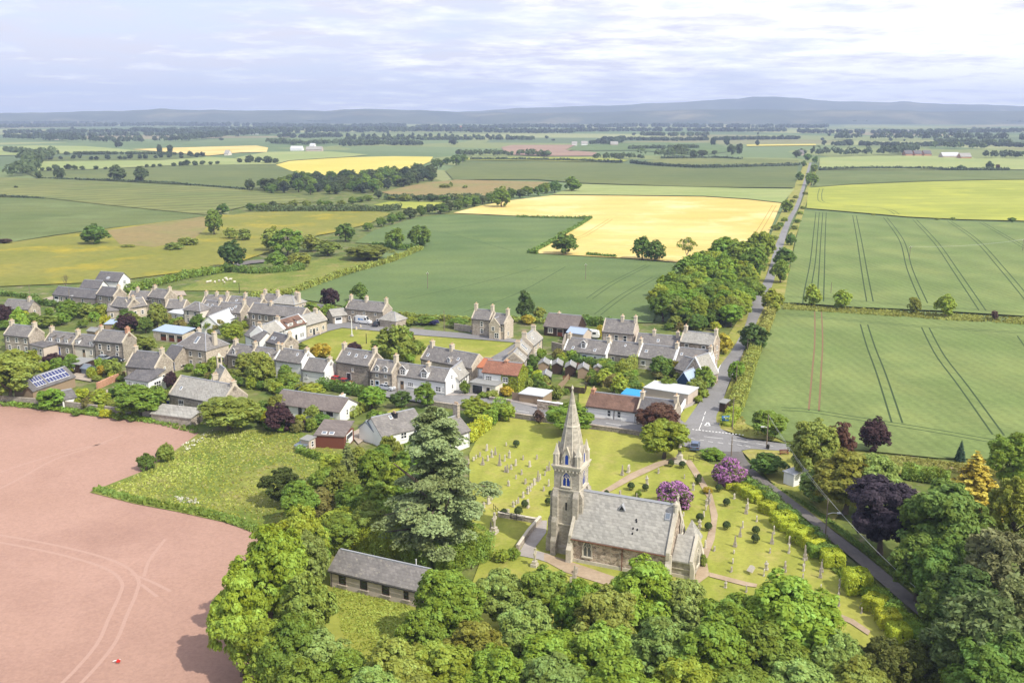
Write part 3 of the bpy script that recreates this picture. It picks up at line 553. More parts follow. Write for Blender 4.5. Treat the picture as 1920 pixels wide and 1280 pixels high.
def wood(seed, z0, r=.028, limbs=6, spread=.3, top=.8, sides=6):
    b = MB(); g = random.Random(seed)
    lean = [(g.random() - .5) * .06 for _ in range(2)]
    pts = [(0, 0, -.02), (lean[0] * .3, lean[1] * .3, z0 * .6), (lean[0], lean[1], z0 + .12), (lean[0] * 2, lean[1] * 2, top)]
    b.tube(pts, [r * 1.5, r * 1.1, r * .8, r * .25], sides)
    for i in range(limbs):
        a = i * 2.4 + g.random(); zz = z0 * .8 + (top - z0) * .45 * g.random()
        e = spread * (.7 + .5 * g.random())
        b.tube([(lean[0], lean[1], zz), (math.cos(a) * e * .5, math.sin(a) * e * .5, zz + .12), (math.cos(a) * e, math.sin(a) * e, zz + .2 + .1 * g.random())], [r * .55, r * .38, r * .14], max(4, sides - 2))
    return b
def conifer_mesh(name, seed, tiers, nl, leaf, h2w, droop=.35, mats=None, z0=.06, ragged=.25):
    g = np.random.default_rng(seed); C, N, S, T = [], [], [], []
    for i in range(tiers):
        f = i / (tiers - 1); z = z0 + (1 - z0) * f ** .92; R = .5 * (1 - f) ** .85 + .012
        nbq = max(3, int(11 * (1 - f) + 3)); 
        for j in range(nbq):
            a = 2 * math.pi * (j + g.random()) / nbq; RR = R * (1 - ragged * g.random()); k = max(3, int(nl * (R / .5) / (tiers * 7)))
            t = g.random(k) ** .6; w = .10 * (1 - .5 * t) * (R / .5 + .25)
            off = (g.random(k) - .5) * 2 * w
            x = math.cos(a) * RR * t - math.sin(a) * off; y = math.sin(a) * RR * t + math.cos(a) * off
            zz = z - droop * (RR * t) ** 1.4 * .9 / h2w + .012 * (g.random(k) - .5)
            C.append(np.stack([x, y, zz], 1)); N.append(np.stack([np.cos(a) * .5 * np.ones(k), np.sin(a) * .5 * np.ones(k), np.ones(k)], 1) + .8 * sph(g, k))
            S.append(leaf * (.7 + .6 * g.random(k))); T.append(np.clip(.5 + .3 * (g.random() - .5) + .5 * (g.random(k) - .5), 0, 1))
    return finish(name, C, N, S, T, h2w, mats or [M['needle'], M['bark']])
def cedar_mesh(name, seed, nl, leaf, h2w):
    """flat drooping plates of foliage on long limbs, a waist below the narrower upper crown"""
    g = np.random.default_rng(seed); C, N, S, T = [], [], [], []; ex = MB()
    ex.tube([(0, 0, -.02), (.01, 0, .3), (0, .01, .6), (.01, 0, .95)], [.035, .03, .02, .006], 8)
    n = 56
    for i in range(n):
        f = (i / (n - 1)) ** .9; z = .16 + .82 * f; a = i * 2.39996 + g.random() * .6
        prof = np.interp(f, [0, .15, .36, .50, .57, .64, .74, .86, .95, 1], [.40, .52, .50, .38, .15, .17, .25, .23, .13, .04])
        R = prof * (.5 + .62 * g.random()); tt = .5 + .4 * (g.random() - .5)
        ex.tube([(0, 0, z - .04), (math.cos(a) * R * .5, math.sin(a) * R * .5, z - .005), (math.cos(a) * R * .9, math.sin(a) * R * .9, z - .02)], [.010, .007, .003], 4)
        for j in range(7):
            fr = .35 + .65 * g.random(); da = (g.random() - .5) * .75; aa = a + da * (1.2 - .5 * fr)
            cx, cy = math.cos(aa) * R * fr, math.sin(aa) * R * fr; pr = (.035 + .05 * g.random()) * (.6 + prof * 1.1); k = int(nl / (n * 7))
            u = g.random(k); ang = g.random(k) * 6.283; rr = np.sqrt(g.random(k)) * pr
            x = cx + np.cos(ang) * rr * 1.25; y = cy + np.sin(ang) * rr * 1.25
            zz = z - .10 * (fr * R / .5) ** 2 * .5 + .03 * (g.random() - .5) - 1.1 * rr ** 2 / pr * .35 + .01 * g.random(k)
            C.append(np.stack([x, y, zz], 1)); N.append(np.array([math.cos(aa) * .35, math.sin(aa) * .35, 1.1]) + .75 * sph(g, k)); S.append(leaf * (.6 + .8 * g.random(k)))
            T.append(np.clip(tt + .5 * (g.random(k) - .5), 0, 1))
    return finish(name, C, N, S, T, h2w, [M['needle'], M['bark']], ex)
def bare_mesh(seed, mat, depth_=5):
    b = MB(); g = random.Random(seed)
    def br(p, d, l, r, k):
        m = p + d * l * .5 + Vector((g.uniform(-1, 1), g.uniform(-1, 1), g.uniform(-.5, .8))) * l * .1; e = p + d * l
        b.tube([p, m, e], [r, r * .8, r * .6], 5 if k > 2 else 3, 0, False)
        if k == 0: return
        for _ in range(3 if k > 1 else 2):
            nd = (d + Vector((g.uniform(-1, 1), g.uniform(-1, 1), g.uniform(-.2, .75))) * .85).normalized(); br(e, nd, l * g.uniform(.55, .8), r * .58, k - 1)
    br(Vector((0, 0, -.02)), Vector((.03, 0, 1)), .3, .03, depth_)
    mx = max(v[2] for v in b.v); b.v = [(x, y, z / mx) for x, y, z in b.v]
    return b.mesh('bare_branches', mat)

PR = {}
def protos():
    sh = ['round', 'egg', 'round', 'egg', 'flat', 'round']
    for i in range(6): PR['near', i] = crown_mesh('leafy_crown', 10 + i, 62, 34000, .034, .02, sh[i], (.14, .27), 1.25, sub=(30, .055))
    for i in range(6): PR['mid', i] = crown_mesh('leafy_crown', 30 + i, 44, 5200, .07, -.12, sh[i], (.15, .29), 1.2, sub=(12, .07))
    for i in range(5): PR['far', i] = crown_mesh('leafy_crown', 50 + i, 20, 420, .20, -.12, sh[i], (.22, .40), 1.0, None, wood(50 + i, .1, .03, 3, .2, .7, 4))
    for i in range(4): PR['bush', i] = crown_mesh('leafy_bush', 70 + i, 34, 3000, .085, -.3, 'round', (.18, .34), .9, sub=(9, .08))
    for i in range(2): PR['bushnear', i] = crown_mesh('leafy_bush', 80 + i, 50, 11000, .048, -.3, 'round', (.16, .28), .9, sub=(14, .06))
    for i in range(3): PR['bushfar', i] = crown_mesh('leafy_bush', 90 + i, 12, 240, .22, -.25, 'flat', (.3, .45), .7)
    for i in range(2): PR['loose', i] = crown_mesh('feathery_crown', 100 + i, 110, 12000, .045, .0, 'egg', (.08, .19), 1.5, None, None, .1, 1.2)
    PR['conifer', 0] = conifer_mesh('conifer_sprays', 120, 22, 9000, .06, 1.7)
    PR['conifer', 1] = conifer_mesh('conifer_sprays', 121, 18, 5200, .07, 1.5, .5, None, .06, .4)
    PR['gold', 0] = conifer_mesh('golden_sprays', 122, 20, 13000, .045, 1.35, .15, None, .03, .3)
    PR['droop', 0] = conifer_mesh('drooping_sprays', 123, 24, 17000, .042, 1.5, .9, None, .05, .35)
    PR['cedar', 0] = cedar_mesh('cedar_foliage', 124, 80000, .019, 1.45)
    PR['ball', 0] = crown_mesh('clipped_foliage', 130, 1, 1500, .10, -.1, 'round', (.85, .9), 1.15, [M['hedge'], M['bark']], None, .1, .5)
    g = np.random.default_rng(8); n = 7000; d = sph(g, n); d = d[d[:, 2] > -.55]; bx = np.sign(d) * np.abs(d) ** .62; bx /= np.maximum(np.abs(bx).max(1), .8)[:, None]; C = bx * np.array([.5, .5, .5]) * (.93 + .12 * g.random((len(d), 1))) + np.array([0, 0, .5])
    PR['clip', 0] = finish('clipped_foliage', [C], [d + .7 * sph(g, len(d)) + np.array([0, 0, .3])], [.05 * (.6 + .8 * g.random(len(d)))], [np.clip(.5 + .5 * (g.random(len(d)) - .5), 0, 1)], .8, [M['hedge'], M['bark']])
    PR['blossom', 0] = crown_mesh('flowering_foliage', 131, 50, 12000, .045, -.3, 'round', (.22, .34), .85, [FLOWER, M['bark']])
    for i in range(3): PR['trunk', i] = wood(i, .2, .03, 7, .3, .82).mesh('tree_trunk', M['bark'])
    PR['trunkbare', 0] = bare_mesh(5, M['bark_lt'], 6)
    PR['trunkbare', 1] = bare_mesh(9, M['bark'], 5)
FLOWER = foliage_mat('rhododendron_bloom', .2, ((.44, .20, .42), .40))
protos()

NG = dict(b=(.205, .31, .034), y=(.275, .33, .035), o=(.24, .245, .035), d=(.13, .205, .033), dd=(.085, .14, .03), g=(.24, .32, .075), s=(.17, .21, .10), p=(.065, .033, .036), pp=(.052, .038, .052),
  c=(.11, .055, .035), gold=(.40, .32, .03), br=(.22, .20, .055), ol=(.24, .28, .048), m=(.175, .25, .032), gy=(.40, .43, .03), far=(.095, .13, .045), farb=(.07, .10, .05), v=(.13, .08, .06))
def vary(c, a=.14):
    k = 1 + rnd.uniform(-a, a); return (c[0] * k * (1 + rnd.uniform(-a, a) * .6), c[1] * k, c[2] * k, 1)
cnt = {}
def tree(name, label, cat, base, h, w, kind='near', col='b', group=None, trunk=True, sy=1.0, rz=None):
    """name > crown, trunk; far kinds are one mesh"""
    pool = [k for k in PR if k[0] == kind]; me = PR[pool[cnt.get(kind, rnd.randrange(9)) % len(pool)]]; cnt[kind] = cnt.get(kind, 0) + 1
    c = NG[col] if isinstance(col, str) else col
    rz = rnd.uniform(0, 6.28) if rz is None else rz
    if kind in ('far', 'bushfar', 'bush', 'bushnear', 'ball', 'blossom', 'clip'):
        o = link(name, me); o.location = base; o.rotation_euler.z = rz; o.scale = (w, w * sy, h); o.color = vary(c); return tag(o, label, cat, group)
    e = empty(name, base, rz, label, cat, group); e.scale = (w, w * sy, h)
    o = link('crown', me, e); o.color = vary(c)
    if trunk: link('trunk', PR['trunk', rnd.randrange(3)], e)
    return e
def lod(wpx, bush=False):
    if bush: return 'bushnear' if wpx > 60 else 'bush' if wpx > 16 else 'bushfar'
    return 'near' if wpx > 66 else 'mid' if wpx > 17 else 'far'
def T(u, vb, vt, wpx, col, label, name='tree', cat='tree', kind=None, group=None, sy=1.0):
    """tree whose base is seen at (u,vb) and top at row vt, wpx photo pixels wide"""
    p = P(u, vb); s = ppm(p); w = wpx / s; h = max(ztop(Vector((p.x, p.y + w * .2, 0)), vt), .4)
    return tree(name, label, cat, p, h, w, kind or lod(wpx), col, group, True, sy)
def TT(u, vt, h, w, col, label, name='tree', cat='tree', kind='near', group=None, sy=1.0):
    """tree known by its top (u,vt), height h and width w in metres"""
    q = P(u, vt, h * .97); return tree(name, label, cat, Vector((q.x, q.y - w * .1, 0)), h, w, kind, col, group, True, sy)

def hedge(name, label, pts, w, h, col='m', group=None, leaf=None, px=True, cat='hedge', mat='hedge', rough=.35, dens=1.0, flat=.0):
    q = smooth([P(u, v) for u, v in pts], 3) if px else [Vector(p) for p in pts]
    o = q[0].copy(); d0 = sum((ppm(p) for p in q)) / len(q)
    leaf = leaf or max(.16, 2.6 / d0)
    seg = [(b - a).length for a, b in zip(q, q[1:])]; tot = sum(seg); per = w + 2 * h
    n = int(min(30000, dens * 2.2 * tot * per / (leaf * leaf))); n = max(n, 40)
    g = np.random.default_rng(int(tot * 10) + n); t = g.random(n) * tot; cum = np.concatenate([[0], np.cumsum(seg)])
    k = np.clip(np.searchsorted(cum, t) - 1, 0, len(seg) - 1)
    A = np.array([list(p) for p in q]); f = ((t - cum[k]) / np.array(seg)[k])[:, None]
    c = A[k] * (1 - f) + A[k + 1] * f; dr = (A[k + 1] - A[k]) / np.array(seg)[k][:, None]; sd = np.stack([-dr[:, 1], dr[:, 0], np.zeros(n)], 1)
    und = 1 + rough * (np.sin(t * 1.3 / max(h, 1) + 1) * .3 + np.sin(t * .47 / max(h, 1)) * .4 + .3 * np.sin(t * 3.1 / max(h, 1)))
    pp = g.random(n) * per; side = np.where(pp < h, -1, np.where(pp > h + w, 1, 0)); sgn = side
    off = np.where(side == 0, (pp - h - w / 2), side * w / 2 * (.85 + .25 * g.random(n))); z = np.where(side == 0, h, np.where(side < 0, pp, per - pp))
    rnd_edge = np.where(side == 0, 1 - .35 * (np.abs(off) / (w / 2)) ** 3, 1)
    off = off * (1 + .15 * (und - 1)); z = z * und * rnd_edge + (g.random(n) - .5) * leaf * .8
    C = c + sd * off[:, None] + np.array([0, 0, 1]) * np.maximum(z, .02)[:, None] - np.array(list(o))
    N = sd * sgn[:, None] + np.array([0, 0, .9]) * (side == 0)[:, None] + .75 * sph(g, n) + np.array([0, 0, .2])
    tn = np.clip(.5 + .3 * np.sin(t * 1.7) * np.sin(t * .9 + z) + .5 * (g.random(n) - .5), 0, 1)
    core = MB()
    for a, b in zip(q, q[1:]):
        d = (b - a).normalized(); s = Vector((-d.y, d.x, 0)) * w * .34; a, b = a - o, b - o
        core.hexa([a - s, b - s, b + s, a + s], [a - s + Vector((0, 0, h * .68)), b - s + Vector((0, 0, h * .68)), b + s + Vector((0, 0, h * .68)), a + s + Vector((0, 0, h * .68))])
    me = leaf_mesh('hedge_leaves', C, N, leaf * (.7 + .6 * g.random(n)), tn, [M[mat], M[mat]], core)
    ob = link(name, me); ob.location = o; cc = NG[col] if isinstance(col, str) else col; ob.color = vary(cc, .06); return tag(ob, label, cat, group)

def wood_mass(name, label, pts, hpx, col='far', dens=1.0, leafpx=4.2, group=None):
    """far wood: crowns packed along/inside a strip, one mesh (nobody could count them)"""
    g = np.random.default_rng(len(pts) * 31 + int(pts[0][0])); C, N, S, T_ = [], [], [], []
    q = [P(u, v) for u, v, *_ in pts]
    for (a, b, pa, pb) in zip(q, q[1:], pts, pts[1:]):
        L = (b - a).length; s = ppm((a + b) / 2); hm = hpx / s; wm = hm * (pa[2] if len(pa) > 2 else 1.2); nt = max(1, int(dens * L / (hm * .42)))
        nt = min(nt, 400)
        for i in range(nt):
            f = g.random(); c = np.array(list(a)) * (1 - f) + np.array(list(b)) * f; c[1] += wm * g.random() * 2.2; c[0] += (g.random() - .5) * hm * .3
            hh = hm * (.6 + .5 * g.random()); rr = hh * (.36 + .22 * g.random()); k = 26
            d = sph(g, k); d[:, 2] = np.abs(d[:, 2]) * 1.15 - .25
            C.append(c + d * np.array([rr, rr, hh * .5]) + np.array([0, 0, hh * .5])); N.append(d + .6 * sph(g, k)); S.append(np.full(k, max(leafpx / s, rr * .55)) * (.7 + .6 * g.random(k)))
            T_.append(np.clip(.5 + .5 * (g.random() - .5) + .3 * (g.random(k) - .5), 0, 1))
    o = np.array(list(q[0])); me = leaf_mesh('wood_leaves', np.concatenate(C) - o, np.concatenate(N), np.concatenate(S), np.concatenate(T_), [M['leaf']])
    ob = link(name, me); ob.location = q[0]; ob.color = (*NG[col], 1); return tag(ob, label, 'wood', group, 'stuff')

# --- far woods and tree lines (x, y photo pixels; last = depth factor)
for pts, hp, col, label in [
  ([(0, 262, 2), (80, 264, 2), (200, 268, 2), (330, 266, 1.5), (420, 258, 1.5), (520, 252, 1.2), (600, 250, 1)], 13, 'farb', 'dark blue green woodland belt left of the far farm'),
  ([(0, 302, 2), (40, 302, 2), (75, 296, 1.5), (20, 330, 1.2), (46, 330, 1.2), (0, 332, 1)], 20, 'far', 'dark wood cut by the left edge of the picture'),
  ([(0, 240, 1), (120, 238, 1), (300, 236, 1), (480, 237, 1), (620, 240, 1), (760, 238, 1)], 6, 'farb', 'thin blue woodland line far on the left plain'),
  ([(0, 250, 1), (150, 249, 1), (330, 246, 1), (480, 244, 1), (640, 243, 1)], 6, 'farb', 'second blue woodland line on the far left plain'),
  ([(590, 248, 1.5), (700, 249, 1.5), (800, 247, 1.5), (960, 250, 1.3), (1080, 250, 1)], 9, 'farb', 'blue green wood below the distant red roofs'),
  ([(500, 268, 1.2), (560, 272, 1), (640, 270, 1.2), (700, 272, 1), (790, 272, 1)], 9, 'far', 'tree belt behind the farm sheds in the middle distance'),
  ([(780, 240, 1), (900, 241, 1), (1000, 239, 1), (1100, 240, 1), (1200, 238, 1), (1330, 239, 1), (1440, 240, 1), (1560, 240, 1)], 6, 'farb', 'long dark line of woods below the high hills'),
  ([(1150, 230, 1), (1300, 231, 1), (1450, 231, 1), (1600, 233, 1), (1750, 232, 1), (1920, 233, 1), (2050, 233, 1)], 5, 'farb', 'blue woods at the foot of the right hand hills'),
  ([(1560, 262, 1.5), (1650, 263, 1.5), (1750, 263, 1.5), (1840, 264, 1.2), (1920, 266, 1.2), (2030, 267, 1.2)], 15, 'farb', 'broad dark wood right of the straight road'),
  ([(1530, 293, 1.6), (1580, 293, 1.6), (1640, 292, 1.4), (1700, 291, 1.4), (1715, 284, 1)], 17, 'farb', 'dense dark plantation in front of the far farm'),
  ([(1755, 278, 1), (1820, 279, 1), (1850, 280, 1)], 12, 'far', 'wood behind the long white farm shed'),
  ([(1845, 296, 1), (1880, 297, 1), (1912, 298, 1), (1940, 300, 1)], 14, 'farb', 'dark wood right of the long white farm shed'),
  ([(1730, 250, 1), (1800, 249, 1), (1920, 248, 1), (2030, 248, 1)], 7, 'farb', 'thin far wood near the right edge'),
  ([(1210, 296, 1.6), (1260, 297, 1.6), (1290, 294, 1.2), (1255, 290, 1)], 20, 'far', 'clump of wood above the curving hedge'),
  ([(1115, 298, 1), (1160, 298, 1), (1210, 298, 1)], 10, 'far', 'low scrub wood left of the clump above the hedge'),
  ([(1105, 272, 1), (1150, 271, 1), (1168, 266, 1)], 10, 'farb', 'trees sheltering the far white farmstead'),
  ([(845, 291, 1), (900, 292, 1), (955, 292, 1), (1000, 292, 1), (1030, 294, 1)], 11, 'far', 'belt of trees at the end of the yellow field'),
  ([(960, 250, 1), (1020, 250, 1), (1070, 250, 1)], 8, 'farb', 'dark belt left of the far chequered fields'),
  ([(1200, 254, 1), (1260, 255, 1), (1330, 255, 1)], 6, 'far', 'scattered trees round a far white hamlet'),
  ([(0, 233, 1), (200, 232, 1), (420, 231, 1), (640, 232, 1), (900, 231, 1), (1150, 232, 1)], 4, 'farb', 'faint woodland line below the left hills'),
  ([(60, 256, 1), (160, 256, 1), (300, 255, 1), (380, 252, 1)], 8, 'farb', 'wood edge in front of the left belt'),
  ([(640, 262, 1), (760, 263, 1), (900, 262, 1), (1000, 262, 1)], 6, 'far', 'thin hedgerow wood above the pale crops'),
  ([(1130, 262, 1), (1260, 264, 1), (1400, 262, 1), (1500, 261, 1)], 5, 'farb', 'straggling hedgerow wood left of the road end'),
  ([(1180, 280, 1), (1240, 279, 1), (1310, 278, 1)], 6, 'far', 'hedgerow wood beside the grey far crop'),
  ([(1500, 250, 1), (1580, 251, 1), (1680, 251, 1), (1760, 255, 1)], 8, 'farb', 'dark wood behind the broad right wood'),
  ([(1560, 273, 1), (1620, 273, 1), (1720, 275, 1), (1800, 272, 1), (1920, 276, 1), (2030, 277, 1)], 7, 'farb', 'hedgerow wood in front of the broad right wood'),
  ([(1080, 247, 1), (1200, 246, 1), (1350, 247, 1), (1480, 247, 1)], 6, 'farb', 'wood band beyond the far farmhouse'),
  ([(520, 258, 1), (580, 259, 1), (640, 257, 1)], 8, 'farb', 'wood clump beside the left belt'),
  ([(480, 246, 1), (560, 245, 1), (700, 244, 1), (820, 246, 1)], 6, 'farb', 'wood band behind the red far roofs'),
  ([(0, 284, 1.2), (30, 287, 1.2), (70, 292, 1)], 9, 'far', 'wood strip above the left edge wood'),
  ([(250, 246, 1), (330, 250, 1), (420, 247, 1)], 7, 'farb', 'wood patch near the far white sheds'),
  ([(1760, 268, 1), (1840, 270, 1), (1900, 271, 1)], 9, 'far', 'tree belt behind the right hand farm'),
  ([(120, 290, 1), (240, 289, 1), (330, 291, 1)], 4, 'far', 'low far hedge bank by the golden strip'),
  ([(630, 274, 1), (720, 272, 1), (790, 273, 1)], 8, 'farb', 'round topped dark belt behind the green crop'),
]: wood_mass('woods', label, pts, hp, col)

# middle wood: belt of trees below the yellow field, each tree its own
def scatter_px(n, poly, seed, mind):
    r = random.Random(seed); out = []; us = [p[0] for p in poly]; vs = [p[1] for p in poly]; tries = 0
    while len(out) < n and tries < n * 60:
        tries += 1; u, v = r.uniform(min(us), max(us)), r.uniform(min(vs), max(vs)); ins = False
        for i in range(len(poly)):
            (x0, y0), (x1, y1) = poly[i], poly[i - 1]
            if (y0 > v) != (y1 > v) and u < (x1 - x0) * (v - y0) / (y1 - y0) + x0: ins = not ins
        if ins and all(abs(u - a) > mind or abs(v - b) > mind * .3 for a, b in out): out.append((u, v))
    return sorted(out, key=lambda p: p[1])
for u, v in scatter_px(78, [(468, 356), (520, 345), (600, 336), (700, 331), (800, 322), (830, 327), (832, 336), (770, 347), (700, 361), (640, 366), (540, 366), (470, 358)], 3, 9):
    T(u, v, v - rnd.uniform(17, 26), rnd.uniform(20, 30), rnd.choice(['far', 'far', 'd', 'farb', 'm']), 'dark leafy tree packed in the long wood below the yellow field', 'wood_tree', 'tree', 'mid', 'trees of the long middle wood')

# individual middle-distance and far trees: u, base, top, width, colour, label
for r in [
 (178, 457, 419, 50, 'd', 'broad round dark tree standing alone in the olive meadow'), (219, 338, 308, 34, 'far', 'left one of a pair of tall far trees on the striped field edge'), (264, 340, 311, 30, 'far', 'right one of the pair of tall far trees on the striped field edge'),
 (72, 335, 319, 14, 'far', 'small round tree at the corner of the left wood'), (112, 335, 312, 22, 'far', 'ragged tree between left wood and tall pair'), (402, 440, 392, 34, 'm', 'tall ragged tree at the meadow corner'), (418, 400, 381, 24, 'd', 'round tree behind the ragged meadow tree'),
 (435, 502, 448, 50, 'dd', 'dense dark conical tree beside the grey farm lane'), (470, 395, 380, 18, 'd', 'small dark tree in the hedge above the meadow'), (222, 276, 262, 16, 'farb', 'far round tree left of the golden strip'), (300, 287, 270, 13, 'farb', 'slim far tree in front of the golden strip'), (319, 287, 271, 12, 'farb', 'second slim tree in front of the golden strip'),
 (743, 466, 427, 40, 'm', 'broad open crowned tree at the wheat field corner'), (787, 462, 418, 44, 'd', 'gnarled branching tree at the wheat field corner'), (648, 452, 418, 40, 'd', 'round dark tree at the end of the hedge by the wheat'), (540, 478, 426, 64, 'm', 'big leafy tree with a bare trunk beside it'), (512, 470, 424, 46, 'ol', 'greyish tree left of the big leafy tree'),
 (582, 470, 438, 44, 'ol', 'rounded scrub tree in the paddock hedge'), (615, 478, 448, 48, 'ol', 'low spreading willow beside the paddock'), (560, 500, 470, 50, 'ol', 'willowy scrub tree by the farm lane'), (520, 505, 470, 44, 'm', 'bushy tree right of the dark conical tree'),
 (690, 486, 456, 92, 'ol', 'long spreading goat willow thicket beside the field'), (1060, 476, 434, 47, 'd', 'rounded dark oak at the notch of the golden field'), (1204, 486, 441, 40, 'd', 'left one of two joined oaks below the golden field'), (1228, 488, 448, 40, 'd', 'right one of two joined oaks below the golden field'),
 (1340, 290, 281, 12, 'far', 'lone round tree above the far strip'), (1337, 272, 256, 12, 'farb', 'dark tree beside a far field corner'), (1362, 272, 254, 13, 'farb', 'second dark tree beside a far field corner'), (1420, 273, 262, 9, 'farb', 'tiny round tree on the far yellow strip'),
 (1372, 290, 270, 18, 'far', 'leaning far tree in front of the grey crop'), (1386, 288, 268, 14, 'far', 'slender far tree next to the leaning one'), (1545, 272, 262, 10, 'farb', 'round far tree right of the road end'), (1614, 272, 263, 10, 'farb', 'lone round tree below the broad dark wood'), (1590, 271, 260, 22, 'farb', 'clump like tree below the broad dark wood'), (1628, 274, 264, 12, 'farb', 'small round tree near the lone one'),
 (1802, 318, 309, 16, 'far', 'round bush like tree on the long dark hedge'), (1855, 318, 302, 16, 'far', 'upright tree standing in the long dark hedge'), (1870, 318, 307, 9, 'c', 'small coppery tree in the long dark hedge'),
 (855, 310, 290, 24, 'd', 'big round tree on the corner of the yellow field'), (820, 315, 297, 26, 'd', 'dark tree at the wheat field corner near the yellow field'), (781, 323, 305, 20, 'd', 'separate round tree below the yellow field corner'), (838, 308, 295, 18, 'd', 'tree in the short row at the yellow field corner'), (868, 303, 289, 20, 'd', 'last tree of the short row at the yellow field corner'),
 (850, 271, 260, 18, 'farb', 'round clump of trees right of the far belt'), (1300, 296, 280, 16, 'far', 'small tree at the right end of the wood clump'), (1316, 293, 281, 24, 'far', 'rounded tree cluster right of the wood clump'),
 (940, 388, 349, 36, 'm', 'tall paired tree in the hedge at the golden field corner'), (1040, 360, 338, 26, 'd', 'broad tree at the far end of the field hedge'), (1072, 358, 330, 34, 'm', 'tall tree closing the field hedge'), (1010, 366, 346, 20, 'd', 'small hedge tree before the tall closing tree'),
 (30, 352, 348, 8, 'far', 'tiny tree at the end of the field hedge on the left'), (10, 456, 446, 26, 'v', 'dark low tree cut by the left edge'),
]: T(*r)
for k, (u, v, h) in enumerate([(95, 300, 8), (114, 299, 6), (138, 298, 8), (150, 297, 7), (171, 300, 7), (181, 300, 7), (202, 299, 9), (225, 299, 7), (234, 299, 6), (244, 298, 9), (263, 298, 8), (273, 298, 8), (292, 297, 6), (302, 296, 9), (318, 296, 8), (340, 297, 6), (357, 294, 10), (370, 295, 9), (340, 292, 7), (380, 293, 8)]):
    T(u, v, v - h * 1.1, h * 1.3, 'farb', 'small round tree in the far hedgerow row below the golden strip', 'hedgerow_tree', 'tree', 'far', 'row of round trees below the golden strip')
for k, (u, v, h) in enumerate([(48, 322, 6), (60, 321, 6), (80, 320, 6), (92, 320, 7), (105, 319, 10), (128, 318, 10), (140, 318, 8), (155, 318, 7), (180, 318, 7), (198, 318, 5), (275, 314, 6), (288, 314, 6), (300, 313, 6), (326, 312, 7), (340, 311, 8), (350, 310, 10), (366, 310, 8), (380, 309, 8), (395, 309, 6), (408, 308, 6), (450, 305, 8), (468, 305, 13), (485, 305, 11), (502, 306, 13), (517, 306, 9)]):
    T(u, v, v - h * 1.1, h * 1.5, 'far', 'bushy hedgerow tree along the second far hedge on the left', 'hedgerow_tree', 'tree', 'far', 'hedgerow trees of the second far hedge')
for k, u in enumerate(range(640, 960, 13)):
    T(u + rnd.uniform(-4, 4), 258 + (u - 640) * .004, 252 - rnd.uniform(0, 3), rnd.uniform(6, 11), 'farb', 'tiny dark tree in the far field line above the yellow field', 'far_tree', 'tree', 'far', 'tiny trees in the far field line')
for k in range(46):
    u = rnd.uniform(20, 1900); v = rnd.choice([243, 246, 250, 254, 259, 264]) + rnd.uniform(-1, 1)
    T(u, v, v - rnd.uniform(3.5, 7), rnd.uniform(4, 9), 'farb', 'tiny dark tree dotted over the far plain', 'far_tree', 'tree', 'far', 'tiny trees dotted over the far plain')
# hedge-line of trees running from the wheat corner to the golden field
line = [(690, 432), (715, 424), (735, 420), (750, 414), (770, 409), (790, 404), (806, 400), (826, 400), (842, 397), (858, 392), (874, 388), (890, 386), (905, 382), (922, 380), (958, 373), (975, 370), (990, 366), (1022, 362)]
for k, (u, v) in enumerate(line):
    T(u, v, v - rnd.uniform(15, 22), rnd.uniform(20, 30), rnd.choice(['d', 'm', 'far']), 'leafy tree in the thick hedge between olive meadow and golden field', 'hedgerow_tree', 'tree', 'mid', 'trees of the hedge leading to the golden field')
for k, (u, v) in enumerate([(482, 393), (495, 392), (512, 390), (532, 390), (552, 388), (575, 389), (600, 386), (615, 385), (640, 384), (660, 382), (675, 378), (690, 376), (710, 372), (735, 374), (760, 376), (785, 377), (810, 377), (835, 378), (862, 377), (890, 376)]):
    T(u, v, v - rnd.uniform(8, 15), rnd.uniform(15, 26), rnd.choice(['far', 'm', 'ol']), 'scrubby tree in the overgrown hedge above the olive meadow', 'hedgerow_tree', 'tree', 'mid', 'scrub trees above the olive meadow')
# short hedgerow trees on the meadow edges
for u, v, h, w, lab in [(326, 467, 14, 36, 'low spreading bush clump in the olive meadow'), (352, 459, 16, 40, 'longer bush clump in the olive meadow'), (240, 463, 6, 26, 'tiny dark scrub patch beside the round tree'), (433, 447, 22, 26, 'bush left of the meadow corner oak'), (458, 450, 22, 28, 'bush under the meadow corner oak'), (845, 350, 10, 8, 'lone shrub on the brown pasture'), (835, 352, 8, 24, 'low shrub group on the brown pasture'), (872, 353, 6, 10, 'tiny shrub on the brown pasture')]:
    T(u, v, v - h, w, 'ol', lab, 'bush', 'bush', lod(w, True))
e = T(542, 480, 436, 30, 'br', 'pale dead tree with bare branches among the leafy trees', 'dead_tree', 'tree', 'mid'); 
for c in list(e.children): D.objects.remove(c)
link('branches', PR['trunkbare', 0], e)
e = T(1287, 493, 444, 44, 'br', 'half dead tree with sparse leaves below the golden field', 'dead_tree', 'tree', 'mid')
for c in list(e.children): D.objects.remove(c)
link('branches', PR['trunkbare', 0], e); o = link('crown', crown_mesh('leaf_tufts', 300, 22, 420, .07, .35, 'round', (.16, .26)), e); o.color = (*NG['ol'], 1)
e = T(124, 545, 514, 24, 'br', 'leafless thorn tree behind the slate barn', 'bare_tree', 'tree', 'mid')
for c in list(e.children): D.objects.remove(c)
link('branches', PR['trunkbare', 1], e)

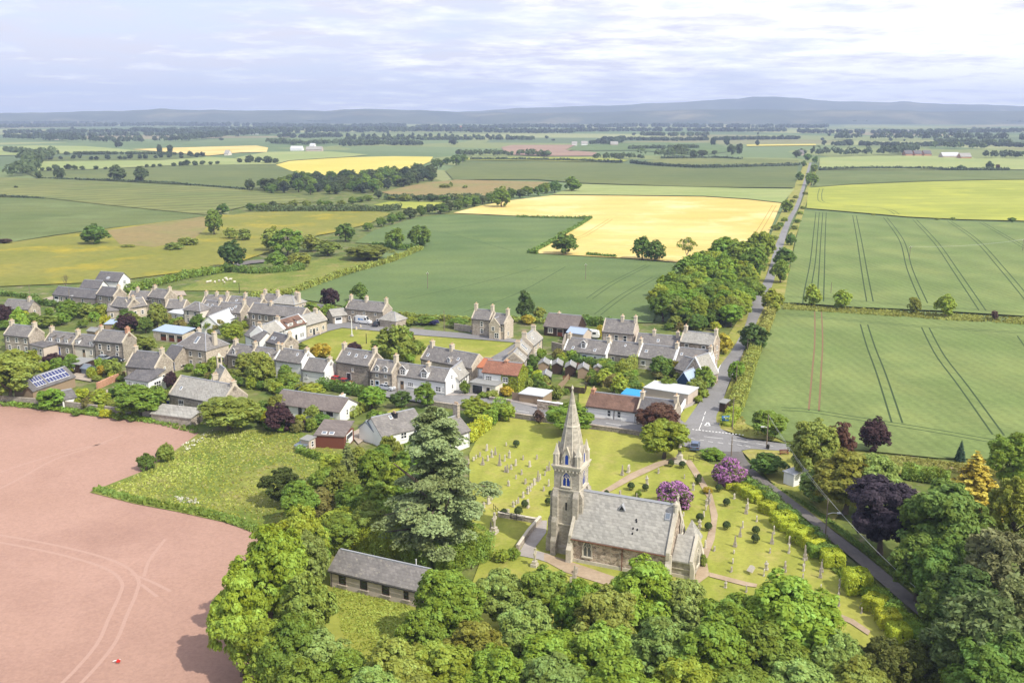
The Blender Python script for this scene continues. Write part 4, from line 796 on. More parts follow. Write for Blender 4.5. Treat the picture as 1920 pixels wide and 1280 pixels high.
# wood beside the straight road
for k, (u, v) in enumerate(scatter_px(62, [(1232, 600), (1240, 560), (1300, 510), (1400, 487), (1432, 490), (1425, 530), (1400, 590), (1380, 612), (1300, 612)], 5, 12)):
    T(u, v, v - rnd.uniform(46, 64), rnd.uniform(42, 64), rnd.choice(['b', 'm', 'y', 'ol', 'm', 'b']), 'bright leafy tree of the roadside wood behind the terrace', 'wood_tree', 'tree', 'mid' if v < 560 else 'near', 'trees of the roadside wood')
# trees along the straight road
for r in [
 (1413, 656, 602, 60, 'dd', 'round dark green tree hanging over the road'), (1448, 586, 540, 44, 'y', 'pale green tree at the field corner by the road'), (1380, 714, 672, 34, 'b', 'small green tree at the road edge near the terrace'), (1463, 530, 486, 38, 'm', 'tree on the right verge of the straight road'), (1470, 500, 462, 42, 'd', 'darker tree on the right verge of the straight road'),
 (1482, 460, 436, 20, 'd', 'small dark roadside tree beside the wheat'), (1475, 398, 374, 24, 'm', 'roadside tree beside the far corner of the golden field'), (1440, 475, 442, 26, 'm', 'roadside tree at the near corner of the golden field'), (1418, 505, 480, 40, 'm', 'tree at the head of the roadside wood'), (1455, 432, 420, 22, 'ol', 'low bushy tree on the left verge by the golden field'),
 (1499, 338, 322, 16, 'd', 'dark tree left of the far road bend'), (1521, 348, 322, 26, 'm', 'leafy tree right of the far road bend'), (1507, 312, 300, 11, 'd', 'small dark tree at the far road bend'), (1514, 300, 288, 16, 'd', 'tree over the farthest stretch of the road'), (1528, 305, 292, 12, 'd', 'tree right of the farthest stretch of the road'), (1494, 295, 281, 18, 'far', 'round tree left of the road end'), (1504, 290, 278, 16, 'far', 'tree beside the little house at the road end'), (1526, 322, 308, 14, 'm', 'bushy tree beside the far road'),
 (1521, 573, 531, 34, 'y', 'feathery pale bush first on the field bank'), (1577, 578, 541, 38, 'y', 'rounded pale bush second on the field bank'), (1713, 587, 553, 26, 'ol', 'thin straggly thorn on the field bank'), (1772, 594, 550, 42, 'y', 'sprawling pale thorn bush on the field bank'), (1864, 599, 580, 14, 'v', 'small brown dead bush on the field bank'),
 (1897, 416, 407, 16, 'd', 'dark round bush between the right hand fields'), (1786, 413, 407, 12, 'ol', 'small bush between the right hand fields'), (1757, 412, 408, 14, 'ol', 'low scrub between the right hand fields'), (1637, 404, 401, 10, 'ol', 'tiny scrub at the field corner by the yellow green barley'),
]: T(*r)
for r in [(1442, 462, 10), (1452, 450, 9), (1462, 425, 9), (1470, 415, 8), (1480, 395, 8), (1486, 380, 7), (1492, 372, 6), (1505, 392, 6), (1500, 402, 7), (1495, 418, 8), (1490, 430, 8), (1510, 365, 6)]:
    T(r[0], r[1], r[1] - r[2], r[2] * 1.8, rnd.choice(['ol', 'm', 'y']), 'low green bush along the verges of the straight road', 'roadside_bush', 'bush', 'bush', 'bushes along the straight road')

# hedges
for args in [
 ('tall yellow green hedge along the straight road by the crossroads', [(1378, 770), (1392, 735), (1400, 705), (1408, 680), (1420, 650)], 3.0, 2.4, (.27, .29, .055)), ('pale roadside hedge beside the mid green wheat', [(1428, 635), (1440, 605), (1446, 590)], 2.6, 2.0, (.27, .28, .06)),
 ('weedy low hedge by the bus shelter', [(1362, 800), (1372, 785), (1378, 772)], 2.6, 1.5, 'y'),
 ('long dark field hedge right of the straight road', [(1536, 318.5), (1620, 317), (1720, 317), (1800, 319), (1892, 319)], 3.0, 2.4, 'farb'), ('dark curving hedge across the middle plain', [(1183, 305.5), (1240, 311), (1310, 314), (1400, 313), (1498, 310)], 3.5, 2.8, 'farb'), ('dark hedge above the wide grey green field', [(882, 299.5), (960, 300), (1060, 301.5), (1166, 305)], 3.5, 2.5, 'farb'), ('short dark hedge inside the curving hedge', [(1240, 297), (1330, 296), (1390, 299)], 3.0, 2.0, 'farb'),
 ('dark hedge bordering the olive green meadow', [(480, 397), (560, 396), (640, 396), (705, 396), (750, 392)], 4.0, 3.6, 'far'), ('hedge behind the brown pasture', [(720, 374), (780, 374), (850, 374), (900, 370)], 4, 3.4, 'far'), ('dark hedge beside the wheat field corner', [(700, 463), (745, 466), (785, 466)], 2.5, 2.0, 'd'),
 ('long yellow green hedge along the wheat field edge', [(470, 560), (545, 549), (600, 531), (660, 510), (730, 491), (790, 467)], 2.4, 1.9, 'ol'), ('green hedge beside the paddock lane', [(240, 548), (290, 535), (340, 522), (400, 512), (415, 508)], 3.0, 2.4, 'm'), ('green hedge continuing past the farm lane', [(420, 507), (470, 512), (520, 510), (570, 505)], 3.0, 2.4, 'd'),
 ('broken hedge along the golden field notch', [(1108, 409), (1085, 424), (1060, 438), (1030, 457), (1000, 472)], 1.8, 1.3, 'd'), ('low dark hedge on top of the golden field notch', [(968, 407), (1000, 408), (1040, 409), (1106, 409)], 1.5, 1.0, 'd'), ('low dark hedge remnant below the golden field', [(1100, 478), (1130, 480), (1155, 482)], 1.6, 1.0, 'd'), ('short dark hedge stub at the golden field corner', [(990, 474), (1008, 476)], 1.8, 1.4, 'd'),
 ('dark hedge behind the modern house gardens', [(1090, 606), (1120, 609), (1146, 611)], 2.5, 2.2, 'd'), ('low hedge along the back of the wheat field', [(730, 592), (780, 596), (840, 600), (884, 602)], 1.6, 1.3, 'ol'), ('low field hedge behind the villa', [(956, 602), (1000, 603), (1022, 605)], 1.6, 1.3, 'ol'),
 ('dark garden hedge behind the slate barn', [(62, 568), (100, 573), (150, 578), (200, 580)], 1.6, 1.6, 'd'), ('clipped dark hedge in the far gardens', [(120, 588), (160, 590), (190, 588)], 1.5, 1.4, 'd'), ('low hedge beside the field above the left gardens', [(0, 552), (40, 556), (70, 560)], 1.5, 1.2, 'd'),
 ('clipped garden hedge below the tall stone house', [(146, 684), (170, 688), (192, 686)], 1.5, 1.6, 'b'), ('dark hedge along the garden behind the terrace', [(1075, 680), (1110, 688), (1150, 694), (1185, 698)], 2.0, 2.0, 'd'), ('high hedge in the terrace gardens', [(1168, 710), (1180, 700), (1188, 688)], 2.2, 3.0, 'ol'), ('bright yellow green clipped hedge in the terrace garden', [(1228, 730), (1246, 726), (1262, 722)], 1.6, 1.6, 'gy'), ('dark clipped hedge below the terrace', [(1228, 698), (1238, 697), (1248, 697)], 1.8, 1.8, 'd'),
 ('dark roadside hedge beside the parked red car', [(598, 726), (630, 730), (660, 737), (690, 742)], 2.2, 2.0, 'd'), ('sloping hedge beside the bungalow drive', [(655, 782), (680, 768), (700, 758)], 2.2, 1.8, 'ol'), ('clipped bright hedge at the churchyard corner lower block', [(872, 830), (890, 816), (912, 800)], 2.6, 2.2, 'gy'), ('clipped bright hedge at the churchyard corner upper block', [(916, 798), (930, 780), (940, 768)], 2.4, 2.4, 'b'), ('dark inner hedge beside the churchyard corner', [(896, 796), (915, 780), (930, 764)], 1.6, 1.6, 'ol'),
 ('tall thick hedge of yellow green beech behind the hall', [(610, 1020), (660, 1030), (720, 1040), (760, 1050)], 5.0, 4.6, 'y'), ('tall laurel hedge under the cedar', [(770, 1060), (810, 1066), (850, 1056), (905, 1035)], 5.5, 4.2, 'm'), ('grassy bank hedge along the field wall', [(20, 758), (100, 768), (200, 780), (290, 790)], 1.0, .6, 'b'),
 ('dark hedge in front of the farm track', [(1690, 893), (1740, 900), (1780, 906)], 2.4, 2.2, 'm'), ('rough lane hedge below the power pole', [(1590, 1085), (1640, 1125), (1700, 1175), (1750, 1225), (1790, 1270)], 2.4, 1.6, 'b'), ('dark lane hedge beside the topmost clipped bushes', [(1385, 905), (1420, 925), (1460, 955), (1510, 1000), (1560, 1050)], 2.2, 1.7, 'd'), ('low clipped hedge near the cold frame', [(560, 845), (585, 856), (610, 862)], 1.5, 1.0, 'm'),
 ('dashed field hedge below the tall pair of trees', [(75, 335), (120, 336), (200, 338), (260, 341), (320, 343.5), (380, 349), (460, 355)], 1.6, .9, 'farb'), ('low broken hedge cut by the left edge', [(0, 368), (40, 370), (83, 373)], 1.6, .9, 'farb'),
]: hedge('hedge', *args)

# foreground and garden trees known by base: u, base, top, width
for r in [
 (1525, 905, 781, 92, 'ol', 'tall soft grey green willow beside the bench corner'), (1566, 880, 786, 66, 'c', 'bronze copper beech behind the willow'), (1637, 846, 779, 58, 'p', 'rounded dark purple beech on the wheat field edge'), (1892, 915, 808, 92, 'b', 'round bright chestnut tree at the right edge of the wheat'), (1585, 960, 838, 130, 'o', 'orange tinged beech behind the lane trees'), (1632, 965, 842, 110, 'g', 'pale green chestnut above the purple beech'), (1530, 940, 868, 66, 'g', 'small pale chestnut beside the white hut'),
 (1440, 822, 763, 72, 'm', 'round leafy tree beside the wooden poles'), (1439, 888, 843, 66, 'd', 'dark rounded shrub tree on the grass island'), (1245, 858, 778, 98, 'y', 'light yellow green spreading tree by the church gate'), (1231, 815, 752, 84, 'c', 'dark bronze tree in front of the slate cottage'), (1068, 812, 752, 92, 'b', 'green tree behind the spire along the churchyard wall'),
 (20, 752, 655, 110, 'ol', 'large drooping willow cut by the left edge'), (266, 780, 716, 92, 'm', 'broad dark green tree by the field wall'), (98, 765, 722, 52, 'b', 'small round tree at the field wall'), (296, 618, 567, 40, 'ol', 'tall loose birch among the stone houses'), (240, 620, 587, 42, 'p', 'dark purple tree beside the pale garage roof'), (100, 686, 660, 40, 'p', 'dark purple shrub tree in the front gardens'), (321, 728, 694, 26, 'p', 'slim dark purple tree beside the school house'), (272, 660, 626, 50, 'ol', 'silvery green tree beside the hip roofed house'),
 (619, 575, 535, 38, 'p', 'dark purple beech at the corner of the wheat field'), (675, 565, 529, 36, 'd', 'dark green round tree right of the purple one'), (740, 680, 605, 66, 'ol', 'tall pale birch on the village green'), (718, 662, 625, 40, 'd', 'dark tree under the birch on the green'), (768, 676, 635, 38, 'ol', 'willowy tree right of the birch on the green'), (784, 664, 635, 30, 'm', 'small green tree at the edge of the green'), (602, 670, 640, 40, 'gold', 'golden yellow tree beside the green'), (664, 662, 640, 34, 'p', 'purple leaved tree behind the stone house'), (565, 660, 642, 30, 'ol', 'grey green small tree beside the golden tree'),
 (810, 690, 652, 30, 'b', 'pointed green tree in front of the long slate house'), (830, 690, 670, 36, 'p', 'purple tree in front of the long slate house'), (799, 760, 716, 44, 'm', 'rounded dark tree in front of the white shop'), (752, 762, 728, 42, 'dd', 'spreading dark evergreen by the main street'), (698, 765, 722, 56, 'b', 'bright leafy tree beside the bungalow drive'), (892, 785, 742, 60, 'y', 'yellow green tree beside the churchyard corner'), (950, 788, 752, 34, 'y', 'young tree inside the churchyard wall'), (1010, 792, 766, 22, 'v', 'sparse brown sapling inside the churchyard wall'), (872, 738, 712, 22, 'm', 'small round tree at the side street corner'),
 (490, 720, 650, 56, 'ol', 'tall grey green tree in front of the dormer cottages'), (460, 700, 660, 40, 'ol', 'willow like tree beside the bell turret'), (525, 808, 755, 58, 'p', 'dark purple tree in front of the bungalow'), (430, 806, 735, 120, 'ol', 'huge spreading pale tree at the field corner'), (378, 748, 712, 34, 'ol', 'pale slim tree against the school roof'), (395, 760, 716, 30, 'br', 'brownish cypress against the school roof'), (540, 728, 702, 40, 'm', 'round tree behind the bungalow'), (585, 740, 716, 50, 'y', 'yellow flowering tree behind the bungalow'), (588, 785, 758, 34, 'ol', 'apple tree in front of the bungalow'),
 (1356, 664, 622, 34, 'gold', 'orange bronze shrub tree at the end of the terrace'), (1305, 740, 705, 40, 'ol', 'pale tree beside the navy shed'), (1180, 724, 694, 32, 'm', 'clipped round tree in the cottage gardens'), (1262, 702, 676, 30, 'o', 'bronze tree in the terrace gardens'), (1140, 706, 676, 32, 'm', 'dense green bush tree below the terrace'), (1148, 735, 700, 36, 'br', 'open fruit tree in the cottage gardens'), (985, 600, 543, 34, 'dd', 'tall dark pine behind the villa'), (1012, 598, 574, 26, 'ol', 'small tree right of the dark pine'), (935, 608, 590, 30, 'br', 'shrub beside the villa'),
 (1000, 690, 662, 26, 'd', 'dark garden tree beside the diagonal terrace'), (1010, 670, 650, 30, 'b', 'bright bush tree at the foot of the diagonal terrace'), (860, 612, 594, 44, 'm', 'wide shrub on the roadside bank'), (800, 606, 590, 40, 'm', 'dark bush on the roadside bank'), (770, 608, 592, 30, 'y', 'pale bush on the roadside bank'), (815, 608, 598, 22, (.05, .05, .16), 'blue flowering shrub on the roadside bank'),
 (30, 590, 570, 40, 'm', 'leafy garden tree at the far left'), (8, 612, 565, 36, 'p', 'dark purple tree at the left edge'), (40, 640, 575, 40, 'b', 'tall bright garden tree at the far left'), (92, 612, 588, 40, 'ol', 'olive garden tree behind the stone row'), (60, 610, 585, 40, 'm', 'green garden tree behind the stone row'), (115, 608, 584, 36, 'b', 'bright garden tree behind the stone row'), (62, 692, 655, 40, 'y', 'yellow green small tree in the front gardens'), (30, 690, 648, 40, 'y', 'lime tree in the front gardens'), (135, 688, 662, 34, 'b', 'leafy shrub before the cream house'),
]: T(*r)
T(1800, 862, 824, 22, (.05, .10, .06), 'small blue green spruce on the field bank', 'spruce', 'tree', 'conifer')
T(1822, 955, 838, 132, (.34, .285, .035), 'large golden orange cypress', 'golden_cypress', 'tree', 'gold')
T(655, 925, 822, 62, (.15, .17, .05), 'pale drooping larch left of the cedar', 'larch', 'tree', 'conifer')
T(530, 945, 868, 86, (.085, .115, .025), 'broad dark yew like cypress at the paddock edge', 'cypress', 'tree', 'loose')
T(822, 1052, 748, 240, (.175, .205, .078), 'huge layered grey green cedar beside the graves', 'cedar', 'tree', 'cedar')
T(1650, 1035, 872, 148, 'pp', 'massive dark purple copper beech beside the lane', 'copper_beech')
for r in [
 (1775, 905, 15, 12.5, 'd', 'huge dark green sycamore beside the lane'), (1880, 985, 15, 12, (.22, .235, .10), 'drooping grey green cypress at the right edge', 'cypress', 'tree', 'loose'), (1845, 1105, 14, 12, (.15, .195, .065), 'dark drooping tree overhanging the lane', 'tree', 'tree', 'loose'), (1915, 1075, 15, 11, (.18, .22, .08), 'grey tree cut by the right edge', 'tree', 'tree', 'loose'), (1775, 1010, 11, 9, 'd', 'dark green tree at the foot of the huge sycamore'), (1815, 1060, 11, 10, 'dd', 'very dark tree above the lane bend'), (1725, 1000, 10, 8, 'd', 'dark tree between purple beech and huge sycamore'), (1775, 1085, 9, 7, 'd', 'low dark tree leaning towards the lane'), (1870, 1190, 12, 10, 'd', 'dark leafy tree over the lower lane'),
 (1905, 890, 12, 9, 'o', 'feathery olive tree at the right edge', 'tree', 'tree', 'loose'), (1900, 1180, 12, 8, 'd', 'dark leafy tree in the lower right corner'),
 (505, 985, 15, 9.5, (.25, .33, .03), 'large yellow green ash tree overhanging the tilled field'), (445, 1075, 13, 7.5, 'y', 'spreading yellow green ash over the field edge'), (575, 1068, 12, 7, 'ol', 'olive green tree beside the hall'), (560, 944, 12, 7.5, 'y', 'pale topped ash behind the big ash'), (575, 985, 10, 6, 'g', 'grey green sycamore with bare twigs behind the big ash'), (600, 1180, 9, 8, 'g', 'blue green sycamore at the foot of the ash'), (545, 1150, 11, 7, 'm', 'mid green tree in the middle of the ash group'), (560, 1228, 13, 8, 'm', 'tall leafy tree at the bottom edge over the field corner'), (500, 1160, 10, 7, 'y', 'lower lime green ash in the field corner'),
 (838, 1062, 11, 9.5, 'b', 'rounded bright sycamore hiding the hall gable'), (940, 1060, 9, 7, 'g', 'grey green tree between hall and church'), (1020, 1062, 9, 7, 'm', 'leafy tree below the church tower'), (1085, 1085, 9.5, 6.5, 'b', 'rounded tree left of the big sycamores'), (1205, 1048, 12, 10, 'b', 'tall sycamore hiding the nave wall'), (1285, 1085, 10.5, 8, 'g', 'pale sycamore below the chancel'), (1480, 1078, 13, 12.5, 'b', 'biggest bright sycamore below the churchyard'), (1380, 1105, 11, 9, 'b', 'sycamore left of the biggest one'), (1140, 1100, 10.5, 8, 'ol', 'yellowish sycamore in front of the nave'),
 (990, 1128, 9, 7.5, 'g', 'dense grey green tree in the woodland middle'), (890, 1165, 9, 8, 'o', 'ochre tinted tree in the woodland'), (790, 1140, 8, 6, 'b', 'leafy tree beside the hall lawn'), (745, 1195, 10, 8.5, 'ol', 'grey green tree at the bottom of the hall lawn'), (1040, 1170, 9, 8, 'b', 'light green tree in the lower woodland'), (1130, 1168, 10, 8, 'b', 'bright lobed tree in the lower woodland'), (1235, 1155, 10, 8.5, 'g', 'pale tree below the nave sycamore'), (1330, 1160, 11, 9, 'b', 'tall green tree in the lower woodland'), (1440, 1165, 10, 9, 'm', 'rounded tree under the biggest sycamore'), (1560, 1175, 9, 7.5, 'g', 'silvery green tree at the churchyard foot'),
 (1655, 1190, 8, 7, (.13, .14, .03), 'brownish yew at the lane bottom', 'yew', 'tree', 'loose'), (1725, 1195, 7, 5.5, (.12, .14, .03), 'second brownish yew at the lane bottom', 'yew', 'tree', 'loose'), (1810, 1212, 7, 6, 'y', 'pale leafy tree at the bottom of the lane'), (830, 1205, 9, 8, 'y', 'lime green tree at the bottom edge'), (930, 1215, 9, 8, 'b', 'fresh green tree at the bottom edge'), (1030, 1225, 9, 8.5, 'g', 'dusty green tree at the bottom edge'), (1170, 1232, 10, 9, 'b', 'spreading tree at the bottom edge below the nave'), (1290, 1228, 9, 8.5, 'y', 'yellow green tree at the bottom edge'), (1390, 1235, 9, 8.5, 'm', 'leafy tree at the bottom edge below the sycamores'), (1500, 1238, 8, 8, 'g', 'pale tree at the bottom edge right of centre'), (1610, 1240, 8, 7.5, 'ol', 'olive tree at the bottom edge near the lane'), (700, 1250, 9, 8, 'g', 'grey tree at the bottom edge left of centre'), (640, 1215, 8, 7, 'm', 'dark green tree below the hall lawn'), (780, 1262, 8, 8, 'ol', 'grey olive tree cut by the bottom edge'),
 (640, 955, 7, 7, 'm', 'spreading dark green tree above the beech hedge'), (585, 985, 8, 6, 'b', 'leafy tree at the meadow corner above the hall'), (690, 945, 7, 6.5, 'ol', 'olive tree between larch and cedar'), (560, 900, 8, 6.5, 'm', 'dark tree next to the yew like cypress'), (640, 872, 8, 6, 'ol', 'willowy olive tree behind the larch'), (770, 880, 8, 7, 'm', 'dense tree hard against the cedar'), (745, 930, 7, 7, 'b', 'bright laurel tree under the cedar skirt'), (620, 850, 6, 5, 'y', 'yellowish tree below the cold frame'), (670, 838, 7, 5, 'ol', 'grey olive tree beside the timber garage'), (770, 830, 8, 6, 'm', 'tree hiding the big white house wall'), (700, 842, 8, 6, 'b', 'leafy tree behind the larch'), (745, 862, 9, 7, 'y', 'yellow green tree left of the cedar'), (610, 870, 7, 6, 'm', 'round bush tree behind the cypress'), (600, 915, 5.5, 5, 'br', 'pale dry shrub tree beside the cypress'), (660, 905, 7, 6, 'm', 'dark laurel like tree under the larch'), (705, 900, 8, 6.5, 'm', 'dense green tree left of the cedar trunk'), (765, 838, 6, 6, 'ol', 'olive tree in front of the big white house'), (718, 832, 6, 5, 'm', 'green tree in front of the conservatory'), (795, 850, 7, 5, 'b', 'leafy tree between cedar and big white house'), (730, 812, 7, 5, 'ol', 'pale willow before the conservatory', 'tree', 'tree', 'loose'),
]: TT(*r)
# clipped yew balls, round hedge blocks, flowering shrubs
for u, v, d in [(968, 838, 12), (945, 966, 12), (972, 966, 15), (984, 951, 13), (1028, 947, 13), (1033, 930, 10), (1183, 918, 13), (1210, 920, 12), (1258, 874, 11), (1279, 877, 12), (1309, 907, 12), (1311, 898, 9), (1289, 944, 12), (1312, 977, 14), (1328, 994, 14), (1362, 948, 13), (1362, 992, 14), (1417, 1001, 14), (1416, 1017, 15), (1348, 921, 13), (1137, 928, 9)]:
    p = P(u, v); s = ppm(p); tree('clipped_yew', 'small dark yew clipped to a ball on the churchyard grass', 'topiary', p, d * 1.25 / s, d * 1.1 / s, 'ball', (.05, .075, .018), 'clipped yew balls in the churchyard')
for u, v, w, lab in [(1262, 948, 74, 'pink flowering rhododendron mound close to the nave'), (1367, 908, 68, 'pink flowering rhododendron mound beside the lane')]:
    T(u, v, v - 56, w, 'd', lab, 'rhododendron', 'shrub', 'blossom')
for i, (u, v, w, h, col) in enumerate([(1395, 925, 28, 20, 'gy'), (1412, 935, 34, 22, 'gy'), (1422, 940, 22, 16, 'gy'), (1440, 960, 30, 22, 'gy'), (1468, 985, 42, 28, 'gy'), (1480, 995, 30, 20, 'gy'), (1500, 1015, 40, 30, 'gy'), (1525, 1030, 34, 26, 'gy'), (1530, 1040, 32, 24, 'b'), (1560, 1058, 40, 30, 'gy'), (1605, 1108, 48, 44, 'gy'), (1640, 1144, 40, 32, 'gy'), (1664, 1172, 42, 32, 'gy'), (1684, 1200, 40, 34, 'gy'), (1372, 915, 24, 14, 'gy')]):
    w *= .92; h *= .92
    T(u, v, v - h, w, col, ['rectangular', 'rounded', 'squat', 'domed', 'large domed'][(i * 2) % 5] + ' clipped yellow green bush along the lane, ' + ['first', 'second', 'third', 'fourth', 'fifth', 'sixth', 'seventh', 'eighth', 'ninth', 'tenth', 'eleventh', 'twelfth', 'thirteenth', 'fourteenth', 'last'][i] + ' from the crossroads', 'clipped_bush', 'bush', 'clip', 'clipped bushes along the lane')
for u, v, w, h, col, lab in [(275, 878, 36, 32, 'd', 'round dark bush on the tilled field edge'), (312, 862, 36, 34, 'ol', 'olive bush beside the round dark one on the field edge'), (297, 858, 12, 14, (.2, .25, .25), 'tiny blue grey spruce between two field edge bushes'), (1335, 858, 46, 20, 'b', 'green shrub by the crossroads gate'), (1326, 923, 22, 12, 'gold', 'low golden shrub beside the church path'), (1197, 930, 14, 12, 'm', 'small bright shrub near the pink mound'), (940, 1050, 30, 24, 'y', 'lime green shrub by the hall corner'), (962, 1045, 26, 22, 'b', 'green shrub beside the flagged path'), (1318, 1060, 14, 24, 'ol', 'shrub climbing the chancel corner'), (190, 702, 18, 18, 'gold', 'bright yellow shrub in the gravel yard garden'), (305, 722, 20, 12, 'gold', 'yellow shrub beside the lean-to house'), (1085, 622, 16, 18, 'gold', 'yellow domed shrub by the modern house'), (990, 606, 26, 18, 'gold', 'yellow clipped hedge block behind the villa'), (1125, 632, 16, 24, 'gold', 'golden conical shrub beside the hip roofed terrace end'), (1078, 690, 22, 12, 'c', 'rusty red shrub in the terrace gardens'), (1100, 690, 16, 10, 'br', 'brown domed shrub in the terrace gardens'), (950, 740, 24, 18, 'gold', 'golden shrub by the street fence'), (962, 735, 26, 18, 'ol', 'olive rounded shrub by the street fence'), (925, 745, 28, 16, 'ol', 'grey olive shrub by the red roofed house'), (905, 745, 20, 12, 'm', 'low shrub by the garage door'), (520, 735, 26, 16, 'gold', 'golden shrub behind the bungalow roof'), (608, 762, 22, 20, 'o', 'orange shrub at the bungalow corner'), (590, 830, 14, 10, 'c', 'red leaved shrub beside the grey shed'), (575, 800, 22, 16, 'p', 'dark purple shrub by the bungalow terrace'), (603, 800, 22, 18, 'b', 'conical bright shrub by the bungalow terrace')]:
    T(u, v, v - h, w, col, lab, 'shrub', 'shrub', 'bushnear' if w > 30 else 'bush')
# garden planting
zones = [[(2, 592), (80, 585), (200, 590), (200, 606), (100, 600), (60, 612), (2, 620)], [(150, 612), (210, 606), (280, 612), (280, 626), (200, 622), (150, 618)], [(300, 600), (345, 592), (395, 596), (470, 610), (440, 640), (400, 632), (350, 625)], [(0, 672), (60, 684), (160, 700), (190, 690), (235, 700), (235, 716), (140, 712), (60, 720), (0, 740)], [(150, 740), (230, 742), (310, 760), (250, 790), (140, 778)], [(330, 695), (420, 690), (500, 700), (560, 722), (600, 728), (520, 740), (440, 725)], [(440, 770), (510, 765), (560, 790), (640, 800), (600, 808), (500, 810)], [(1040, 668), (1130, 670), (1190, 690), (1270, 690), (1290, 705), (1240, 720), (1190, 735), (1100, 720), (1060, 700)], [(975, 690), (1050, 720), (1080, 740), (1030, 750), (980, 740)], [(640, 700), (760, 640), (790, 660), (760, 690)], [(580, 600), (660, 590), (700, 596), (640, 598)], [(1310, 730), (1330, 720), (1320, 745), (1305, 760)], [(690, 800), (760, 775), (790, 775), (720, 815)], [(1290, 610), (1340, 612), (1350, 625), (1200, 615)], [(1140, 735), (1240, 735), (1270, 730), (1250, 742), (1160, 742)]]
gi = 0
for zi, z in enumerate(zones):
    area = abs(sum(z[i][0] * z[i - 1][1] - z[i - 1][0] * z[i][1] for i in range(len(z)))) / 2
    for u, v in scatter_px(int(area / 215) + 2, z, 40 + zi, 8):
        w = rnd.uniform(13, 30)
        T(u, v, v - w * rnd.uniform(.55, 1.0), w, rnd.choice(['b', 'm', 'ol', 'y', 'ol', 'd', 'gy', 'br', 'm']), 'small rounded green shrub in the cottage gardens', 'garden_shrub', 'shrub', 'bush', 'green shrubs in the cottage gardens')
for zi, z in enumerate(zones):
    for u, v in scatter_px(3 if zi not in (8, 12, 11) else 1, z, 90 + zi, 16):
        w = rnd.uniform(30, 44); T(u, v, v - w * rnd.uniform(.75, 1.1), w, rnd.choice(['b', 'm', 'ol', 'y', 'd']), 'middling leafy tree in the cottage gardens', 'garden_tree', 'tree', 'mid', 'leafy trees in the cottage gardens')
def tufts(label, poly, n, size, col, seed, z=.02, mat='leaf', name='grass_tufts', lift=.35):
    q = [(P(u, v).x, P(u, v).y) for u, v in poly]; g = np.random.default_rng(seed); X = np.array(q); lo, hi = X.min(0), X.max(0); pts = lo + (hi - lo) * g.random((n * 3, 2)); ins = np.zeros(len(pts), bool)
    for i in range(len(q)):
        (x0, y0), (x1, y1) = q[i], q[i - 1]
        if y0 == y1: continue
        ins ^= ((y0 > pts[:, 1]) != (y1 > pts[:, 1])) & (pts[:, 0] < (x1 - x0) * (pts[:, 1] - y0) / (y1 - y0) + x0)
    pts = pts[ins][:n]; k = len(pts); w = .5 + .5 * np.sin(pts[:, 0] * .21 + 1.3 * np.sin(pts[:, 1] * .17)) * np.sin(pts[:, 1] * .13 + seed)
    keep = g.random(k) < .25 + .75 * w; pts, w = pts[keep], w[keep]; k = len(pts)
    C = np.concatenate([pts, np.full((k, 1), z) + size * .25 * g.random((k, 1))], 1); o = C[0].copy(); N = sph(g, k) * .8 + np.array([.2, -.5, lift])
    ob = link(name, leaf_mesh(name, C - o, N, size * (.5 + g.random(k)), np.clip(.3 + .4 * w + .4 * (g.random(k) - .5), 0, 1), [M[mat]])); ob.location = o; ob.color = (*col, 1); return tag(ob, label, 'grass', None, 'stuff')
WEDGE = [(376, 815), (430, 806), (560, 812), (640, 850), (560, 980), (480, 992), (420, 972), (330, 953), (250, 938), (180, 920), (272, 884), (333, 846)]
tufts('uneven grass tufts over the rough paddock', WEDGE, 9000, .34, (.32, .345, .06), 1, -.08); tufts('dry pale seed heads in the rough paddock', WEDGE, 1500, .32, (.36, .34, .13), 2, -.05)
tufts('tall weeds along the paddock edge', [(172, 918), (250, 941), (330, 956), (420, 976), (480, 997), (484, 985), (420, 962), (330, 944), (250, 930), (185, 912)], 5000, .5, (.17, .24, .04), 3, 0.05)
tufts('white flowering weeds on the paddock edge', [(325, 930), (370, 936), (375, 944), (335, 942)], 160, .28, (.6, .58, .48), 4, .1); tufts('white flowering weeds by the field corner', [(340, 835), (385, 812), (400, 806), (395, 818), (350, 845)], 120, .28, (.6, .58, .48), 5, .1)
tufts('rough weeds along the tilled field margin under the wall', [(0, 760), (100, 768), (200, 780), (300, 795), (368, 812), (372, 800), (300, 786), (200, 772), (100, 760), (0, 752)], 5000, .5, (.16, .24, .04), 6, 0)
tufts('tall verge grass beside the straight road', [(1349, 800), (1372, 725), (1395, 665), (1425, 600), (1450, 560), (1440, 610), (1412, 690), (1388, 770), (1400, 800), (1460, 826)], 7000, .5, (.30, .29, .07), 7, .12); tufts('rough grass on the field bank', [(1470, 580), (1600, 588), (1760, 599), (1930, 609), (1930, 597), (1760, 588), (1600, 578), (1470, 570)], 6000, .7, (.24, .25, .05), 8, .05)
tufts('daisies and long grass on the hall lawn', [(620, 1082), (700, 1108), (770, 1128), (770, 1200), (690, 1280), (640, 1180)], 5000, .26, (.30, .35, .06), 9, 0); tufts('long grass on the grassy bank by the farm track', [(1580, 852), (1700, 858), (1920, 882), (1920, 900), (1700, 880), (1580, 880)], 4000, .5, (.25, .25, .06), 10, .1)
tufts('uncut grass along the lane edges', [(1445, 905), (1530, 955), (1640, 1040), (1760, 1140), (1727, 1122), (1622, 1036), (1540, 972)], 5000, .4, (.13, .19, .03), 11, .1); tufts('uncut grass between lane and clipped bushes', [(1400, 900), (1500, 985), (1600, 1070), (1780, 1235), (1740, 1240), (1590, 1095), (1480, 1000)], 6000, .45, (.15, .21, .03), 12, .05)
